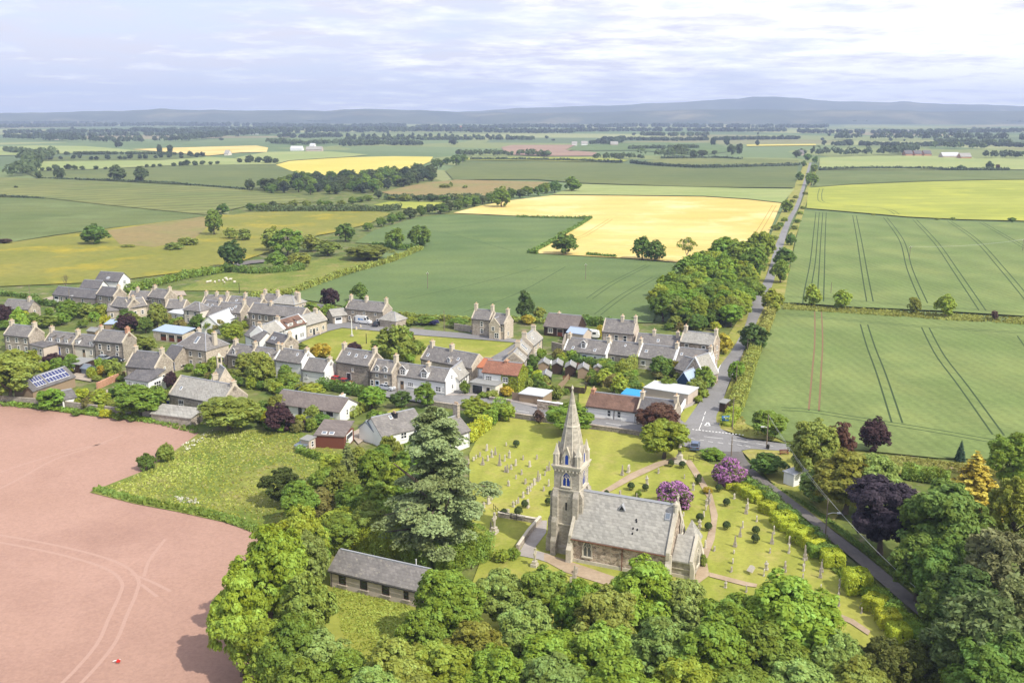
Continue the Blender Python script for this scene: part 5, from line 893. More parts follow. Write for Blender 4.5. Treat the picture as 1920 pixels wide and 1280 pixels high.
# ---------- houses
WCACHE = {}
def win_mesh(w, h, kind):
    k = (round(w, 2), round(h, 2), kind)
    if k in WCACHE: return WCACHE[k]
    b = MB()
    if kind == 'door':
        b.box(-w / 2 - .1, w / 2 + .1, -.04, .06, 0, h + .1, 1); b.box(-w / 2, w / 2, -.06, .05, 0, h, 0)
        b.box(-w / 2 + .12, w / 2 - .12, -.07, .04, h * .55, h - .15, 2)
    else:
        f = .11
        b.box(-w / 2 - .16, w / 2 + .16, -.03, .06, -h / 2 - .2, h / 2 + .16, 3)
        b.box(-w / 2, w / 2, -.05, .05, -h / 2, h / 2, 2)
        for x0, x1, z0, z1 in ((-w / 2, -w / 2 + f, -h / 2, h / 2), (w / 2 - f, w / 2, -h / 2, h / 2), (-w / 2 + f, w / 2 - f, h / 2 - f, h / 2), (-w / 2 + f, w / 2 - f, -h / 2, -h / 2 + f), (-w / 2 + f, w / 2 - f, -.05, .05)):
            b.box(x0, x1, -.085, .04, z0, z1, 1)
        if w > 1.25: 
            for i in range(1, int(w / .8) + 1):
                x = -w / 2 + i * w / (int(w / .8) + 1); b.box(x - .05, x + .05, -.083, .04, -h / 2 + f, h / 2 - f, 1)
        b.box(-w / 2 - .2, w / 2 + .2, -.14, .05, -h / 2 - .22, -h / 2 - .08, 3)
    WCACHE[k] = b; return b
def put_win(parent, x, y, z, rz, w, h, kind='win', leaf='door_dk', surround='dressed'):
    key = ('m', round(w, 2), round(h, 2), kind, leaf, surround)
    if key not in WCACHE:
        WCACHE[key] = win_mesh(w, h, kind).mesh('window' if kind != 'door' else 'door', [M['door_dk' if leaf == 'dark' else leaf], M['frame'] if leaf != 'dark' else M['timber_dk'], M['glass'], M[surround]])
    o = link('door' if kind == 'door' else 'window', WCACHE[key], parent); o.location = (x, y, z); o.rotation_euler.z = rz; return o

def house(L, R, wh, d, label, wall='stone', roof='slate', rise=None, style='gable', chim=(), win=(), gwin=(), lwin=(), dorm=(), sky=(), door=(), skew=True, cat='house', name='stone_house', gable=None, surround='dressed', over=.25, pots='pot', catslide=False, ext=None, frame=True, group=None, bwin=()):
    d = {8: 5.4, 9: 6.2, 7: 5.0, 10: 8.4, 11: 7.5}.get(d, d)
    a, b = P(*L, wh), P(*R, wh); ex = Vector((b.x - a.x, b.y - a.y, 0)); ln = ex.length; rz = math.atan2(ex.y, ex.x)
    rise = rise if rise is not None else d / 2 * .86
    e = empty(name, (a.x, a.y, 0), rz, label, cat, group)
    gm = M[gable or wall]; wm = M[wall]; rm = M[roof]; b = MB(); zb = -.6; T_ = .16
    ax = 'y' if style == 'front' else 'x'; ridge = wh + rise
    if style in ('gable', 'front'):
        W_, Dp = (d, ln) if ax == 'x' else (ln, d)
        b.prism([(0, zb), (W_, zb), (W_, wh), (W_ / 2, ridge), (0, wh)], 0, Dp, ax, 0)
        b.build('wall', [wm], e)
        r = MB(); sl = rise / (W_ / 2); og = .02 if skew else .22; ov = over
        for s in (0, 1):
            p0, p1 = (-ov, W_ / 2) if s == 0 else (W_ + ov, W_ / 2); z0 = wh - ov * sl
            pr = [(p0, z0 + .02), (p1, ridge + .02), (p1, ridge + T_ * 1.25), (p0, z0 + T_ * 1.25)]
            if s: pr = pr[::-1]
            r.prism(pr, -og, Dp + og, ax, 0)
        r.build('roof', [rm], e)
        r = MB(); q = (lambda x0, x1, y0, y1, z0, z1: r.box(x0, x1, y0, y1, z0, z1)) if ax == 'x' else (lambda x0, x1, y0, y1, z0, z1: r.box(y0, y1, x0, x1, z0, z1))
        q(.02, Dp - .02, W_ / 2 - .13, W_ / 2 + .13, ridge + .1, ridge + .3); r.build('ridge_tiles', [M['lead']], e)
        if skew:
            for x0 in (-.03, Dp - .3):
                r = MB()
                for s in (0, 1):
                    p0, p1 = (-.12, W_ / 2) if s == 0 else (W_ + .12, W_ / 2); z0 = wh - .12 * sl
                    pr = [(p0, z0 - .05), (p1, ridge - .05), (p1, ridge + .38), (p0, z0 + .38)]
                    r.prism(pr if s == 0 else pr[::-1], x0, x0 + .33, ax, 0)
                r.build('skew', [M['dressed'] if surround == 'dressed' else M[surround]], e)
    elif style == 'hip':
        b.box(0, ln, 0, d, zb, wh); b.build('wall', [wm], e)
        r = MB(); o = .3; k = min(d / 2 * .92, ln / 2 - .4); z0 = wh - .1
        A = [(-o, -o, z0), (ln + o, -o, z0), (ln + o, d + o, z0), (-o, d + o, z0)]; Q = [(k, d / 2, ridge), (ln - k, d / 2, ridge)]
        for f in ((A[0], A[1], Q[1], Q[0]), (A[1], A[2], Q[1]), (A[2], A[3], Q[0], Q[1]), (A[3], A[0], Q[0]), (A[3], A[2], A[1], A[0])): r.face(f)
        r.build('roof', [rm], e)
        r = MB(); r.tube([Q[0], Q[1]], .14, 6)
        for c, t in ((A[0], Q[0]), (A[3], Q[0]), (A[1], Q[1]), (A[2], Q[1])): r.tube([c, t], .12, 5)
        r.build('ridge_lead', [M['lead']], e)
    elif style == 'flat':
        b.box(0, ln, 0, d, zb, wh); b.build('wall', [wm], e)
        r = MB(); r.hexa([(-.2, -.2, wh + .02), (ln + .2, -.2, wh + .02), (ln + .2, d + .2, wh + .02 + rise), (-.2, d + .2, wh + .02 + rise)], [(-.2, -.2, wh + .2), (ln + .2, -.2, wh + .2), (ln + .2, d + .2, wh + .2 + rise), (-.2, d + .2, wh + .2 + rise)])
        r.build('roof', [rm], e)
    if style in ('gable', 'hip') and wh > 2.4:
        g = MB(); g.tube([(0, -over - .08, wh - over * .8), (ln, -over - .08, wh - over * .8)], .07, 5)
        for x in (.25, ln - .25): g.tube([(x, -.07, wh - over), (x, -.07, 0)], .045, 4)
        g.build('gutter', [M['iron']], e)
    def roofz(y): return wh + rise * (1 - abs(y - d / 2) / (d / 2))
    for c in chim:                                  # (t along, y fraction, height, material)
        t, yf, ch = c[0], c[1], c[2]; m = c[3] if len(c) > 3 else 'dressed'; x = t * ln; y = yf * d; zt = ridge + ch
        cw, cd = (.38, .62) if style != 'front' else (.62, .38)
        x = min(max(x, cw + .0), ln - cw)
        cb = MB(); cb.box(x - cw, x + cw, y - cd, y + cd, roofz(y) - 1.2 if style != 'hip' else wh + .2, zt); cb.box(x - cw - .09, x + cw + .09, y - cd - .09, y + cd + .09, zt, zt + .16)
        co = cb.build('chimney', [M[m]], e); pb = MB(); 
        for py in (-.36, 0, .36): pb.frus(x if style != 'front' else x + py, y + (py if style != 'front' else 0), zt + .16, zt + .62, .13, .10, 7)
        pb.build('chimney_pots', [M[pots]], co)
    for w in win:                                   # (t, z centre, w, h)
        put_win(e, w[0] * ln, 0, w[1], 0, w[2], w[3], 'win', w[4] if len(w) > 4 else 'door_dk', surround)
    for w in gwin: put_win(e, ln, w[0] * d, w[1], math.pi / 2, w[2], w[3], 'win', 'door_dk', surround)
    for w in lwin: put_win(e, 0, w[0] * d, w[1], -math.pi / 2, w[2], w[3], 'win', 'door_dk', surround)
    for w in bwin: put_win(e, w[0] * ln, d, w[1], math.pi, w[2], w[3], 'win', 'door_dk', surround)
    for w in door: put_win(e, w[0] * ln, 0, 0, 0, w[2] if len(w) > 2 else .95, w[3] if len(w) > 3 else 2.0, 'door', w[1], surround)
    sl = rise / (d / 2)
    for t in dorm:                                  # dormer window standing on the wall head
        x = t[0] * ln; w_, hh = t[1], t[2]; y0 = .15 if len(t) < 4 else t[3]; z0 = wh + y0 * sl + .05; dm = MB(); yb = min(d / 2, y0 + hh / sl + .6)
        dm.box(x - w_ / 2, x + w_ / 2, y0, yb, z0 - .5, z0 + hh, 0)
        if catslide: dm.hexa([(x - w_ / 2 - .15, y0 - .15, z0 + hh + .02), (x + w_ / 2 + .15, y0 - .15, z0 + hh + .02), (x + w_ / 2 + .15, yb, z0 + hh + .5), (x - w_ / 2 - .15, yb, z0 + hh + .5)], [(x - w_ / 2 - .15, y0 - .15, z0 + hh + .14), (x + w_ / 2 + .15, y0 - .15, z0 + hh + .14), (x + w_ / 2 + .15, yb, z0 + hh + .62), (x - w_ / 2 - .15, yb, z0 + hh + .62)], 1)
        else:
            dm.prism([(x - w_ / 2 - .15, z0 + hh), (x + w_ / 2 + .15, z0 + hh), (x, z0 + hh + w_ * .5)], y0 - .15, min(d / 2, yb + .5), 'y', 1)
            for s in (-1, 1): dm.tube([(x + s * (w_ / 2 + .15), y0 - .17, z0 + hh), (x, y0 - .17, z0 + hh + w_ * .5)], .07, 4, 2)
        do = dm.build('dormer', [M['frame'] if wall in ('white', 'cream') else wm, rm, M['frame']], e)
        put_win(do, x, y0 - .02, z0 + hh * .5, 0, w_ * .72, hh * .78, 'win', 'door_dk', 'frame')
    for t in sky:                                   # (t along, fraction up the slope, w, h)
        x, f = t[0] * ln, t[1]; w_, hh = (t[2], t[3]) if len(t) > 2 else (.7, .9); y = f * d / 2; c = math.sqrt(1 + sl * sl); s = MB()
        for (ww, h2, up, mi) in ((w_, hh, .26, 0), (w_ - .18, hh - .18, .285, 1)):
            y0, y1 = y - h2 / 2 / c, y + h2 / 2 / c; q = [(x - ww / 2, y0), (x + ww / 2, y0), (x + ww / 2, y1), (x - ww / 2, y1)]
            s.hexa([(p, r, wh + r * sl + .1) for p, r in q], [(p, r, wh + r * sl + up) for p, r in q], mi)
        s.build('rooflight', [M['frame'] if len(t) < 5 else M[t[4]], M['skyl'] if len(t) < 5 else M[t[4]]], e)
    e['ln'] = ln; return e
def row(z, ts, w=.95, h=1.35): return [(t, z, w, h) for t in ts]

# far upper left farmhouses and barns
house((179, 525), (222, 528), 4.2, 9, 'white farmhouse with dark slate roof standing above the barns', 'white', 'slate_dk', None, win=row(1.3, [.3, .6]), gwin=[(.5, 3.6, 1.4, 1.3)], sky=[(.45, .3), (.52, .3)], skew=False, name='farmhouse', surround='white')
house((150, 539), (185, 541), 2.8, 8, 'white farm wing with dark roof left of the white farmhouse', 'white', 'slate_dk', None, skew=False, name='farm_wing', surround='white', win=row(1.4, [.3, .7]))
house((99, 552), (179, 560), 2.6, 8, 'long low slate barn with pale left end', 'harl', 'slate_dk', None, win=row(1.4, [.2, .45, .7]), door=[(.08, 'frame', 2.0, 2.1), (.32, 'door_dk')], skew=False, name='barn', cat='barn', lwin=[(.5, 1.5, 1, 1)])
house((180, 552), (213, 556), 4.6, 8, 'stone house with two floors at the end of the slate barn', 'stone', 'slate_dk', None, win=row(1.3, [.25, .75]) + row(3.5, [.25, .75]), chim=[(1, .5, .9)], gwin=[(.5, 3.4, .9, 1.2)])
house((5, 577), (53, 580), 2.7, 8, 'low stone cottage cut by the left edge behind garden trees', 'stone', 'slate', None, chim=[(.85, .5, 1.0)], win=row(1.3, [.3, .6]), gwin=[(.5, 1.5, .9, 1.2)], skew=False)
house((207, 573), (240, 577), 3.8, 8, 'stone cottage with a grey roof behind the pale garage', 'stone', 'slate', None, win=row(2.2, [.3, .7]), chim=[(1, .5, .9)])
house((201, 584), (222, 583), 2.6, 6, 'small stone wing with a steep lean roof behind the birch', 'stone', 'slate', 1.5, 'flat', win=row(1.3, [.4]))
house((243, 577), (276, 572), 3.6, 7, 'stone cottage with pale lit gable left of the tall birch', 'stone_lit', 'slate', None, win=row(1.6, [.3, .7]), chim=[(.2, .5, 1)])
house((238, 561), (282, 563), 3.4, 8, 'slate roofed cottage at the back of the upper lane', 'stone', 'slate', None, chim=[(.3, .5, 1.2), (.98, .5, 1.1)], win=row(1.5, [.4, .7]))
house((277, 556), (309, 560), 4.6, 8, 'two floor stone house with white gable window on the upper lane', 'stone', 'slate', None, chim=[(.1, .5, 1.0), (1, .5, 1.0)], gwin=[(.5, 3.3, 1.0, 1.4)], win=row(3.4, [.3, .7]))
house((310, 577), (345, 578), 3.4, 7, 'long slate cottage right of the tall birch', 'stone', 'slate', None, chim=[(.7, .5, 1.1)], win=row(1.5, [.4, .7]))
house((316, 586), (343, 590), 2.4, 4, 'white lean-to extension with a grey roof behind garden trees', 'white', 'sheet', .8, 'flat', win=row(1.3, [.5]), name='extension', cat='extension')
# upper terrace rows
house((344, 580), (375, 583), 4.6, 8, 'cream two floor house with hipped slate roof at the terrace end', 'cream', 'slate', 2.2, 'hip', win=row(1.3, [.25, .7]) + row(3.5, [.25, .7]))
house((375, 579), (404, 583), 4.0, 8, 'terraced slate cottage joined to the cream hipped house', 'stone', 'slate', None, chim=[(.98, .5, 1.0)], win=row(2.6, [.3, .7]), sky=[(.3, .5), (.6, .5)])
house((404, 583), (451, 587), 4.0, 8, 'terraced slate cottage with a broad stone gable and chimney', 'stone', 'slate', None, chim=[(1, .5, 1.2)], win=row(2.6, [.2, .5, .8]), sky=[(.5, .3), (.62, .3), (.7, .6)], gwin=[(.6, 2.2, .8, 1.1)])
house((378, 569), (422, 571), 4.2, 8, 'slate terrace behind the cream hipped house', 'stone', 'slate', None, chim=[(.05, .5, 1.1), (.5, .5, 1.0), (.98, .5, 1.2)], win=row(3.0, [.3, .7]))
house((424, 571), (486, 576), 4.4, 8, 'long back terrace with three rooflights below the wheat field', 'stone', 'slate', None, chim=[(.45, .5, 1.2), (.98, .5, 1.2)], sky=[(.25, .5)], win=row(3.0, [.2, .5, .8]))
house((488, 567), (518, 569), 5.0, 8, 'tall slate house between back terrace and hipped villa', 'stone', 'slate', None, chim=[(.05, .5, 1.3), (.85, .5, 1.3)], win=row(3.6, [.5]))
house((509, 567), (552, 571), 5.6, 9, 'square stone villa with hipped slate roof at the wheat field', 'stone_lit', 'slate_lt', 2.2, 'hip', chim=[(.95, .5, .9), (.75, .7, .8)], win=row(1.6, [.25, .75]) + row(4.2, [.25, .75]), gwin=[(.3, 4.2, .9, 1.4), (.7, 4.2, .9, 1.4)])
house((465, 585), (566, 596), 5.0, 8, 'long two floor stone range with a plain slate roof', 'stone_dk', 'slate', None, chim=[(.34, .5, .9)], win=row(1.5, [.1, .3, .5]) + row(3.7, [.1, .22, .34, .5]))
house((387, 592), (402, 594), 2.6, 6, 'small white outhouse with dark door below the terrace', 'white', 'slate', None, door=[(.5, 'door_dk', 1.2, 2)], skew=False, name='outhouse', cat='outhouse', surround='white')
house((408, 608), (446, 592), 2.6, 8, 'white corrugated shed with bright lean roof', 'white', 'sheet', None, skew=False, name='white_shed', cat='shed', surround='white')
house((392, 607), (416, 612), 2.2, 5, 'pale grey low shed in front of the white corrugated shed', 'white', 'sheet', .6, 'flat', name='low_shed', cat='shed')
house((534, 617), (574, 605), 4.6, 8, 'white house with brown tiled roof and two box dormers by the green', 'white', 'dark_tile', 2.2, win=row(1.4, [.2, .3, .72, .82], .8, 1.3), dorm=[(.3, 2.4, 1.0, .3), (.74, 2.4, 1.0, .3)], catslide=True, surround='white', chim=[(.02, .5, 1.0)], door=[(.5, 'door_dk')])
house((574, 610), (613, 599), 3.6, 8, 'cream cottage with grey roof at the bend of the green', 'stone_lit', 'slate_lt', None, win=row(1.5, [.2, .5, .8], 1.1, 1.2), chim=[(.8, .5, 1.0)], gwin=[(.5, 1.6, 1, 1.2)], door=[(.35, 'door_dk')])
house((500, 630), (532, 618), 4.4, 8, 'white house with pale slate roof left of the dormer house', 'white', 'slate_lt', None, win=row(1.4, [.3, .7]) + row(3.4, [.3, .7], .8, 1), chim=[(.1, .5, .9)], surround='white')
house((459, 627), (486, 640), 3.6, 7, 'white gabled house with grey roof facing the gardens', 'white', 'slate', None, skew=False, win=row(2.2, [.5]), surround='white')
house((499, 640), (531, 648), 4.0, 7, 'stone house with wide pale gable beside the green', 'stone', 'slate_dk', None, gwin=[(.5, 3.0, .9, 1.2)], chim=[(.98, .5, .9)], sky=[(.2, .4), (.35, .4)])
# front left stone row
house((7, 627), (54, 632), 4.8, 8, 'end stone house with light chimneys at the left of the front row', 'stone', 'slate', None, chim=[(.05, .5, 1.1), (1, .5, 1.1)], win=row(1.3, [.2, .55, .85]) + row(3.6, [.15, .5, .85]))
house((55, 646), (81, 652), 2.8, 5, 'glazed flat roofed link between two stone houses', 'harl', 'slate_dk', .3, 'flat', win=[(.4, 1.5, 2.6, 1.6), (.8, 1.4, 1.0, 1.8)], name='link_block', cat='extension')
house((83, 640), (136, 646), 3.3, 8, 'stone cottage with three white dormers and a blue door', 'stone_dk', 'slate', None, chim=[(.03, .5, 1.2), (.98, .5, 1.1)], win=row(1.4, [.22, .8]), dorm=[(.22, 1.2, 1.2), (.5, 1.2, 1.2), (.78, 1.2, 1.2)], door=[(.5, 'door_bl', 1.0, 2.1)], catslide=True)
house((137, 646), (176, 650), 3.1, 8, 'cream rendered cottage with two dormers in the front row', 'cream', 'slate', None, win=row(1.4, [.85], .8, 1.2), dorm=[(.2, 1.1, 1.1), (.86, 1.1, 1.1)], door=[(.5, 'timber', 1.0, 2.1)], catslide=True, surround='cream')
house((176, 638), (230, 643), 5.0, 8, 'tall stone house with cream gable and red brick chimney', 'stone_dk', 'slate', None, chim=[(.03, .5, 1.0), (1, .5, 1.2, 'brick')], win=row(1.4, [.25, .78], .9, 1.5) + row(3.4, [.2, .5, .8], .9, 1.5), gwin=[(.75, 1.3, .9, 1.4)], pots='brick')
house((236, 686), (291, 691), 4.4, 7.01, 'stone house with slate lean-to and white sun room', 'stone', 'slate_dk', None, chim=[(.05, .5, 1.1), (1, .5, 1.1)], gwin=[(.4, 1.5, 1.0, 1.4), (.5, 3.6, .6, .9)])
house((234, 710), (278, 717), 2.5, 5.5, 'low sun room with a slate lean roof in front of its stone house', 'white', 'slate_dk', 1.8, 'flat', win=[(.2, 1.5, 1.6, 1.2), (.5, 1.5, 1.6, 1.2), (.8, 1.5, 1.6, 1.2)], gwin=[(.5, 1.4, 2.2, 1.6)], name='sun_room', cat='extension', surround='white')
house((327.5, 649), (386, 657), 5.2, 10, 'large square stone house with hipped slate roof', 'stone_lit', 'slate', 3.4, 'hip', chim=[(.93, .5, .3), (.25, .75, .2)], win=row(1.4, [.2, .5, .8]) + row(3.8, [.2, .5, .8]), gwin=[(.7, 1.5, .9, 1.4)], sky=[(.55, .5, 1.0, 2.2)])
house((306, 669), (327, 673), 3.0, 6, 'slate roofed annexe with blue door beside the hipped house', 'stone', 'slate_dk', None, door=[(.85, 'door_bl', 1.0, 2.1)], skew=False, name='annexe', cat='annexe')
house((287, 620), (342, 627), 2.5, 7, 'stone garage with pale blue roof and brown doors', 'stone_lit', 'blue_sheet', .8, 'flat', door=[(.35, 'door_br', 2.2, 2.0), (.63, 'door_br', 2.2, 2.0), (.9, 'door_br', 2.0, 2.0)], name='garage', cat='garage')
house((317, 738), (418, 757), 3.6, 7.5, 'old school house with pale lichened roof behind garden trees', 'stone', 'slate_lt', None, win=[(.22, 1.7, 1.6, 2.0), (.6, 1.7, 1.6, 2.0)], sky=[(.15, .35)], chim=[(.98, .5, .8)], name='school_house')
e = house((404, 732), (446, 726), 3.8, 8, 'gabled school wing with a small stone bell turret', 'stone_lit', 'slate_lt', 4.6, 'front', gwin=[(.5, 1.6, 1, 1.2)], sky=(), name='school_wing', chim=[(.05, .35, -1.4)])
ln = e['ln']; b = MB(); x, z0 = ln / 2, 3.8 + 4.6
b.box(x - .55, x + .55, 4.4, 5.3, z0 - 1.2, z0 + .5)
for s in (-1, 1): b.box(x + s * .42 - .13, x + s * .42 + .13, 4.5, 5.2, z0 + .5, z0 + 1.9)
b.box(x - .65, x + .65, 4.35, 5.35, z0 + 1.9, z0 + 2.1); b.frus(x, 4.85, z0 + 2.1, z0 + 3.0, .7, .05, 4, 0, math.pi / 4)
bt = b.build('bell_turret', [M['dressed']], e); b = MB(); b.frus(x, 4.85, z0 + .9, z0 + 1.5, .3, .12, 8); b.build('bell', [M['iron']], bt)
# solar barn, cabin, small buildings
e = house((61, 733), (140, 706), 2.3, 8, 'low barn with two banks of solar panels on the roof', 'timber', 'slate_dk', 2.2, skew=False, name='solar_barn', cat='barn')
ln = e['ln']; sl = 2.2 / 2.7
for (t0, t1, n) in ((.12, .36, 4), (.40, .92, 7)):
    for i in range(n):
        for j in range(2):
            x0 = ln * (t0 + (t1 - t0) * i / n) + .04; x1 = ln * (t0 + (t1 - t0) * (i + 1) / n) - .04; y0 = .3 + j * 1.12; y1 = y0 + 1.06; b = MB()
            q = [(x0, y0), (x1, y0), (x1, y1), (x0, y1)]; b.hexa([(p, r, 2.3 + r * sl + .24) for p, r in q], [(p, r, 2.3 + r * sl + .30) for p, r in q], 0)
            q = [(x0 + .06, y0 + .06), (x1 - .06, y0 + .06), (x1 - .06, y1 - .06), (x0 + .06, y1 - .06)]; b.hexa([(p, r, 2.3 + r * sl + .28) for p, r in q], [(p, r, 2.3 + r * sl + .312) for p, r in q], 1)
            b.build('solar_panel', [M['alu'], M['solar']], e)
house((123, 681), (149, 684), 2.2, 5, 'dark brown timber cabin with a flat felt roof', 'timber_dk', 'felt', .3, 'flat', win=row(1.3, [.25, .55], .8, .9), name='cabin', cat='cabin', surround='timber_dk')
house((117, 749), (142, 744), 1.9, 4, 'small white outbuilding with a slate roof by the field wall', 'white', 'slate_dk', 1.4, gwin=[(.5, 1.2, .5, .6)], win=[(.4, 1.1, .5, .5)], skew=False, name='outbuilding', cat='outbuilding', surround='white')
house((283, 776), (358, 785), 1.5, 4, 'very low slate roofed store built against the field wall', 'stone', 'slate_lt', 1.0, 'flat', name='field_store', cat='outbuilding')
# middle row along the main street
house((425, 664), (468, 671), 3.5, 8, 'left stone cottage with small gabled dormer behind a willow', 'stone_dk', 'slate', None, chim=[(.1, .5, 1.1), (.95, .5, 1.1)], dorm=[(.3, 1.2, 1.2)], win=row(1.5, [.3, .7]))
house((469, 671), (514, 676), 3.5, 8, 'right stone cottage with two gabled dormers behind tall trees', 'stone_dk', 'slate', None, chim=[(1, .5, 1.4)], dorm=[(.2, 1.2, 1.2), (.75, 1.2, 1.2)], win=row(1.5, [.2, .75]))
house((515, 674), (566, 681), 4.4, 8, 'white rendered house with one tiny window in its long front', 'white', 'slate', None, chim=[(.02, .5, .9), (1, .5, .8)], win=[(.48, 3.0, .7, .9)], sky=[(.7, .6, .6, .8)], surround='white')
house((566, 692), (609, 698), 3.0, 8, 'lower white house stepping down from its taller white neighbour', 'white', 'slate', None, chim=[(1, .5, .7)], win=[(.2, 1.5, .5, .8), (.93, 2.2, .8, .5)], surround='white', gwin=[(.3, 1.6, .5, .6)])
house((630, 677), (692, 686), 5.2, 9, 'tall plain stone house with three rooflights and a dark door', 'stone_dk', 'slate', None, chim=[(.03, .5, 1.2), (1, .5, 1.1)], sky=[(.27, .6), (.5, .55), (.78, .55)], door=[(.38, 'door_dk', 1.2, 2.6)], win=[(.5, 3.6, .5, .8)])
house((695, 696), (735, 701), 4.2, 8, 'stone cottage with pale blue door and two small gabled dormers', 'stone', 'slate', None, chim=[(1, .5, 1.6)], dorm=[(.3, 1.1, 1.0), (.7, 1.1, 1.0)], door=[(.3, 'door_lb', 1.0, 2.1)], win=row(1.4, [.06, .72]) + row(3.4, [.3, .7], .8, .8))
house((735, 702), (836, 716), 3.3, 8, 'long white shop with two white dormers on the main street', 'white', 'slate', None, chim=[(.58, .5, .9)], dorm=[(.2, 1.9, 1.5), (.6, 1.9, 1.5)], win=[(.35, 1.5, 1.6, 1.0), (.86, 1.3, 1.5, 1.2), (.95, 1.3, .4, 1.2)], door=[(.19, 'timber', 1.0, 2.1)], gwin=[(.5, 3.9, .8, 1.0), (.55, 1.5, .8, 1.1)], surround='white', name='shop_house')
house((789, 672), (885, 690), 3.8, 9, 'long slate roofed stone house behind the white shop', 'stone_lit', 'slate', None, chim=[(.08, .5, 1.4), (.47, .5, 1.4)], sky=[(.68, .4), (.1, .3)], dorm=[(.55, 1.0, 1.0)], win=row(1.5, [.6, .8]), gwin=[(.5, 1.5, .8, 1.1)])
house((860, 713), (884, 694), 2.6, 5, 'white walled workshop with slate roof in the side street', 'white', 'slate_lt', None, win=row(1.5, [.2, .4, .6, .8], .8, 1.3), sky=[(.5, .6)], skew=False, surround='white', name='workshop')
e = house((905, 697), (970, 704), 4.6, 9, 'white house with red tiled roof and ivy covered gable', 'white', 'red_tile', 2.1, win=[(.18, 3.2, 1.6, 1.1), (.66, 3.2, 1.4, 1.1), (.66, 1.2, 1.4, 1.2), (.2, 1.2, 1.2, 1.2)], chim=[(.55, .5, .4, 'brick')], skew=False, surround='white', door=[(.45, 'door_dk')], name='villa')
ln = e['ln']; g = np.random.default_rng(4); n = 2600; y = g.random(n) * 6.2; z = g.random(n) * 6.8; k = z < 4.6 + 2.1 * (1 - abs(y - 3.1) / 3.1) + .1; y, z = y[k], z[k]
C1 = np.stack([ln + .12 + .14 * g.random(len(y)), y, z], 1); n2 = 900; x2 = ln * (.55 + .45 * g.random(n2)); z2 = 4.5 * g.random(n2); k2 = (np.abs(z2 - 3.2) > .9) | (np.abs(x2 / ln - .66) > .1); C2 = np.stack([x2[k2], -.12 - .12 * g.random(k2.sum()), z2[k2]], 1)
C = np.concatenate([C1, C2]); N = np.concatenate([np.tile([1., 0, .2], (len(C1), 1)), np.tile([0, -1., .2], (len(C2), 1))]) + .7 * sph(g, len(C))
o = link('ivy', leaf_mesh('ivy', C, N, np.full(len(C), .36), g.random(len(C)), [M['ivy']]), e); o.color = (.26, .30, .025, 1)
house((896, 688), (908, 690), 4.4, 6, 'narrow orange roofed wing beside the red tiled house', 'white', 'orange_tile', 1.6, skew=False, name='tiled_wing', cat='extension', surround='white')
house((881, 717), (929, 724), 2.5, 7, 'flat roofed garage with a black door beside the red tiled house', 'cream', 'felt', .2, 'flat', door=[(.3, 'door_dk', 2.6, 2.1), (.72, 'timber', 1.0, 2.0)], name='garage', cat='garage')
# diagonal terrace by the green
house((981, 679), (991, 664), 3.2, 7, 'nearest slate cottage of the diagonal terrace with rooflights', 'stone', 'slate_lt', None, sky=[(.4, .5), (.7, .5)], win=row(1.5, [.5]))
house((988, 665), (1000, 647), 3.8, 7, 'middle slate cottage of the diagonal terrace with dark solar strip', 'stone', 'slate_lt', None, chim=[(.03, .5, 1.1)], sky=[(.3, .5, 1.2, 2.2), (.75, .55, 1.0, 3.0, 'solar')], win=row(1.8, [.3, .7]))
house((999, 648), (1017, 633), 4.6, 7, 'tallest stone cottage at the far end of the diagonal terrace', 'stone_lit', 'slate_lt', None, chim=[(.05, .5, 1.1), (.98, .5, 1.1)], sky=[(.4, .5)], win=row(1.6, [.3, .7]) + row(3.6, [.3, .7]))
# far side of the green
house((648, 578), (718, 585), 4.4, 8, 'long stone house with three tall chimneys behind the white van', 'stone', 'slate', None, chim=[(.03, .5, 1.4), (.45, .5, 1.4), (1, .5, 1.4)], win=row(1.4, [.1, .25, .6, .85]) + row(3.4, [.2, .5, .8], .8, .9), door=[(.45, 'frame', 1.0, 2.1)])
house((712, 598), (742, 602), 2.4, 8, 'low stone outbuilding with hipped grey roof right of the long house', 'stone', 'slate_lt', 2.2, 'hip', name='outbuilding', cat='outbuilding')
house((624, 593), (650, 590), 2.5, 7, 'stone garage with white door left of the long house', 'stone', 'slate_lt', 1.6, door=[(.4, 'frame', 2.2, 2.0)], skew=False, name='garage', cat='garage')
house((580, 583), (618, 586), 2.4, 7, 'dark timber shed below the purple beech', 'timber_dk', 'slate_dk', 1.6, skew=False, name='timber_shed', cat='shed')
house((884, 597), (919, 600), 5.0, 8, 'stone villa with tall chimneys on the far side of the green', 'stone', 'slate', None, chim=[(.05, .5, 1.6), (1, .5, 1.5)], win=row(1.5, [.55]) + row(3.6, [.55], .9, 1.5))
house((920, 605), (946, 608), 4.6, 8, 'lower stone wing with chimney joined to the villa', 'stone_lit', 'slate', None, chim=[(.98, .5, 1.6)], win=row(3.0, [.8]), gwin=[(.4, 1.4, .8, 1.2)])
house((917, 609), (936, 611), 4.2, 4, 'gabled stone porch bay in front of the villa wing', 'stone_lit', 'slate', 1.9, 'front', win=[(.4, 3.2, 1.0, 1.2), (.75, 1.2, 1.4, 1.6)], name='porch_bay', cat='porch')
house((1020, 611), (1081, 617), 2.6, 11, 'modern house with huge brown grey roof and dark front', 'timber_dk', 'slate_br', 3.2, win=[(.2, 1.4, 1.4, 1.3), (.85, 1.4, 1.2, 1.3)], door=[(.5, 'door_br', 1.8, 2.1)], skew=False, chim=[(.3, .55, .3)], gwin=[(.5, 1.5, 1.4, 1.3)], gable='stone_lit', name='modern_house')
house((1063, 623), (1094, 627), 2.4, 7, 'garage with blue grey roof beside the modern house', 'harl', 'blue_sheet', 1.2, skew=False, name='garage', cat='garage')
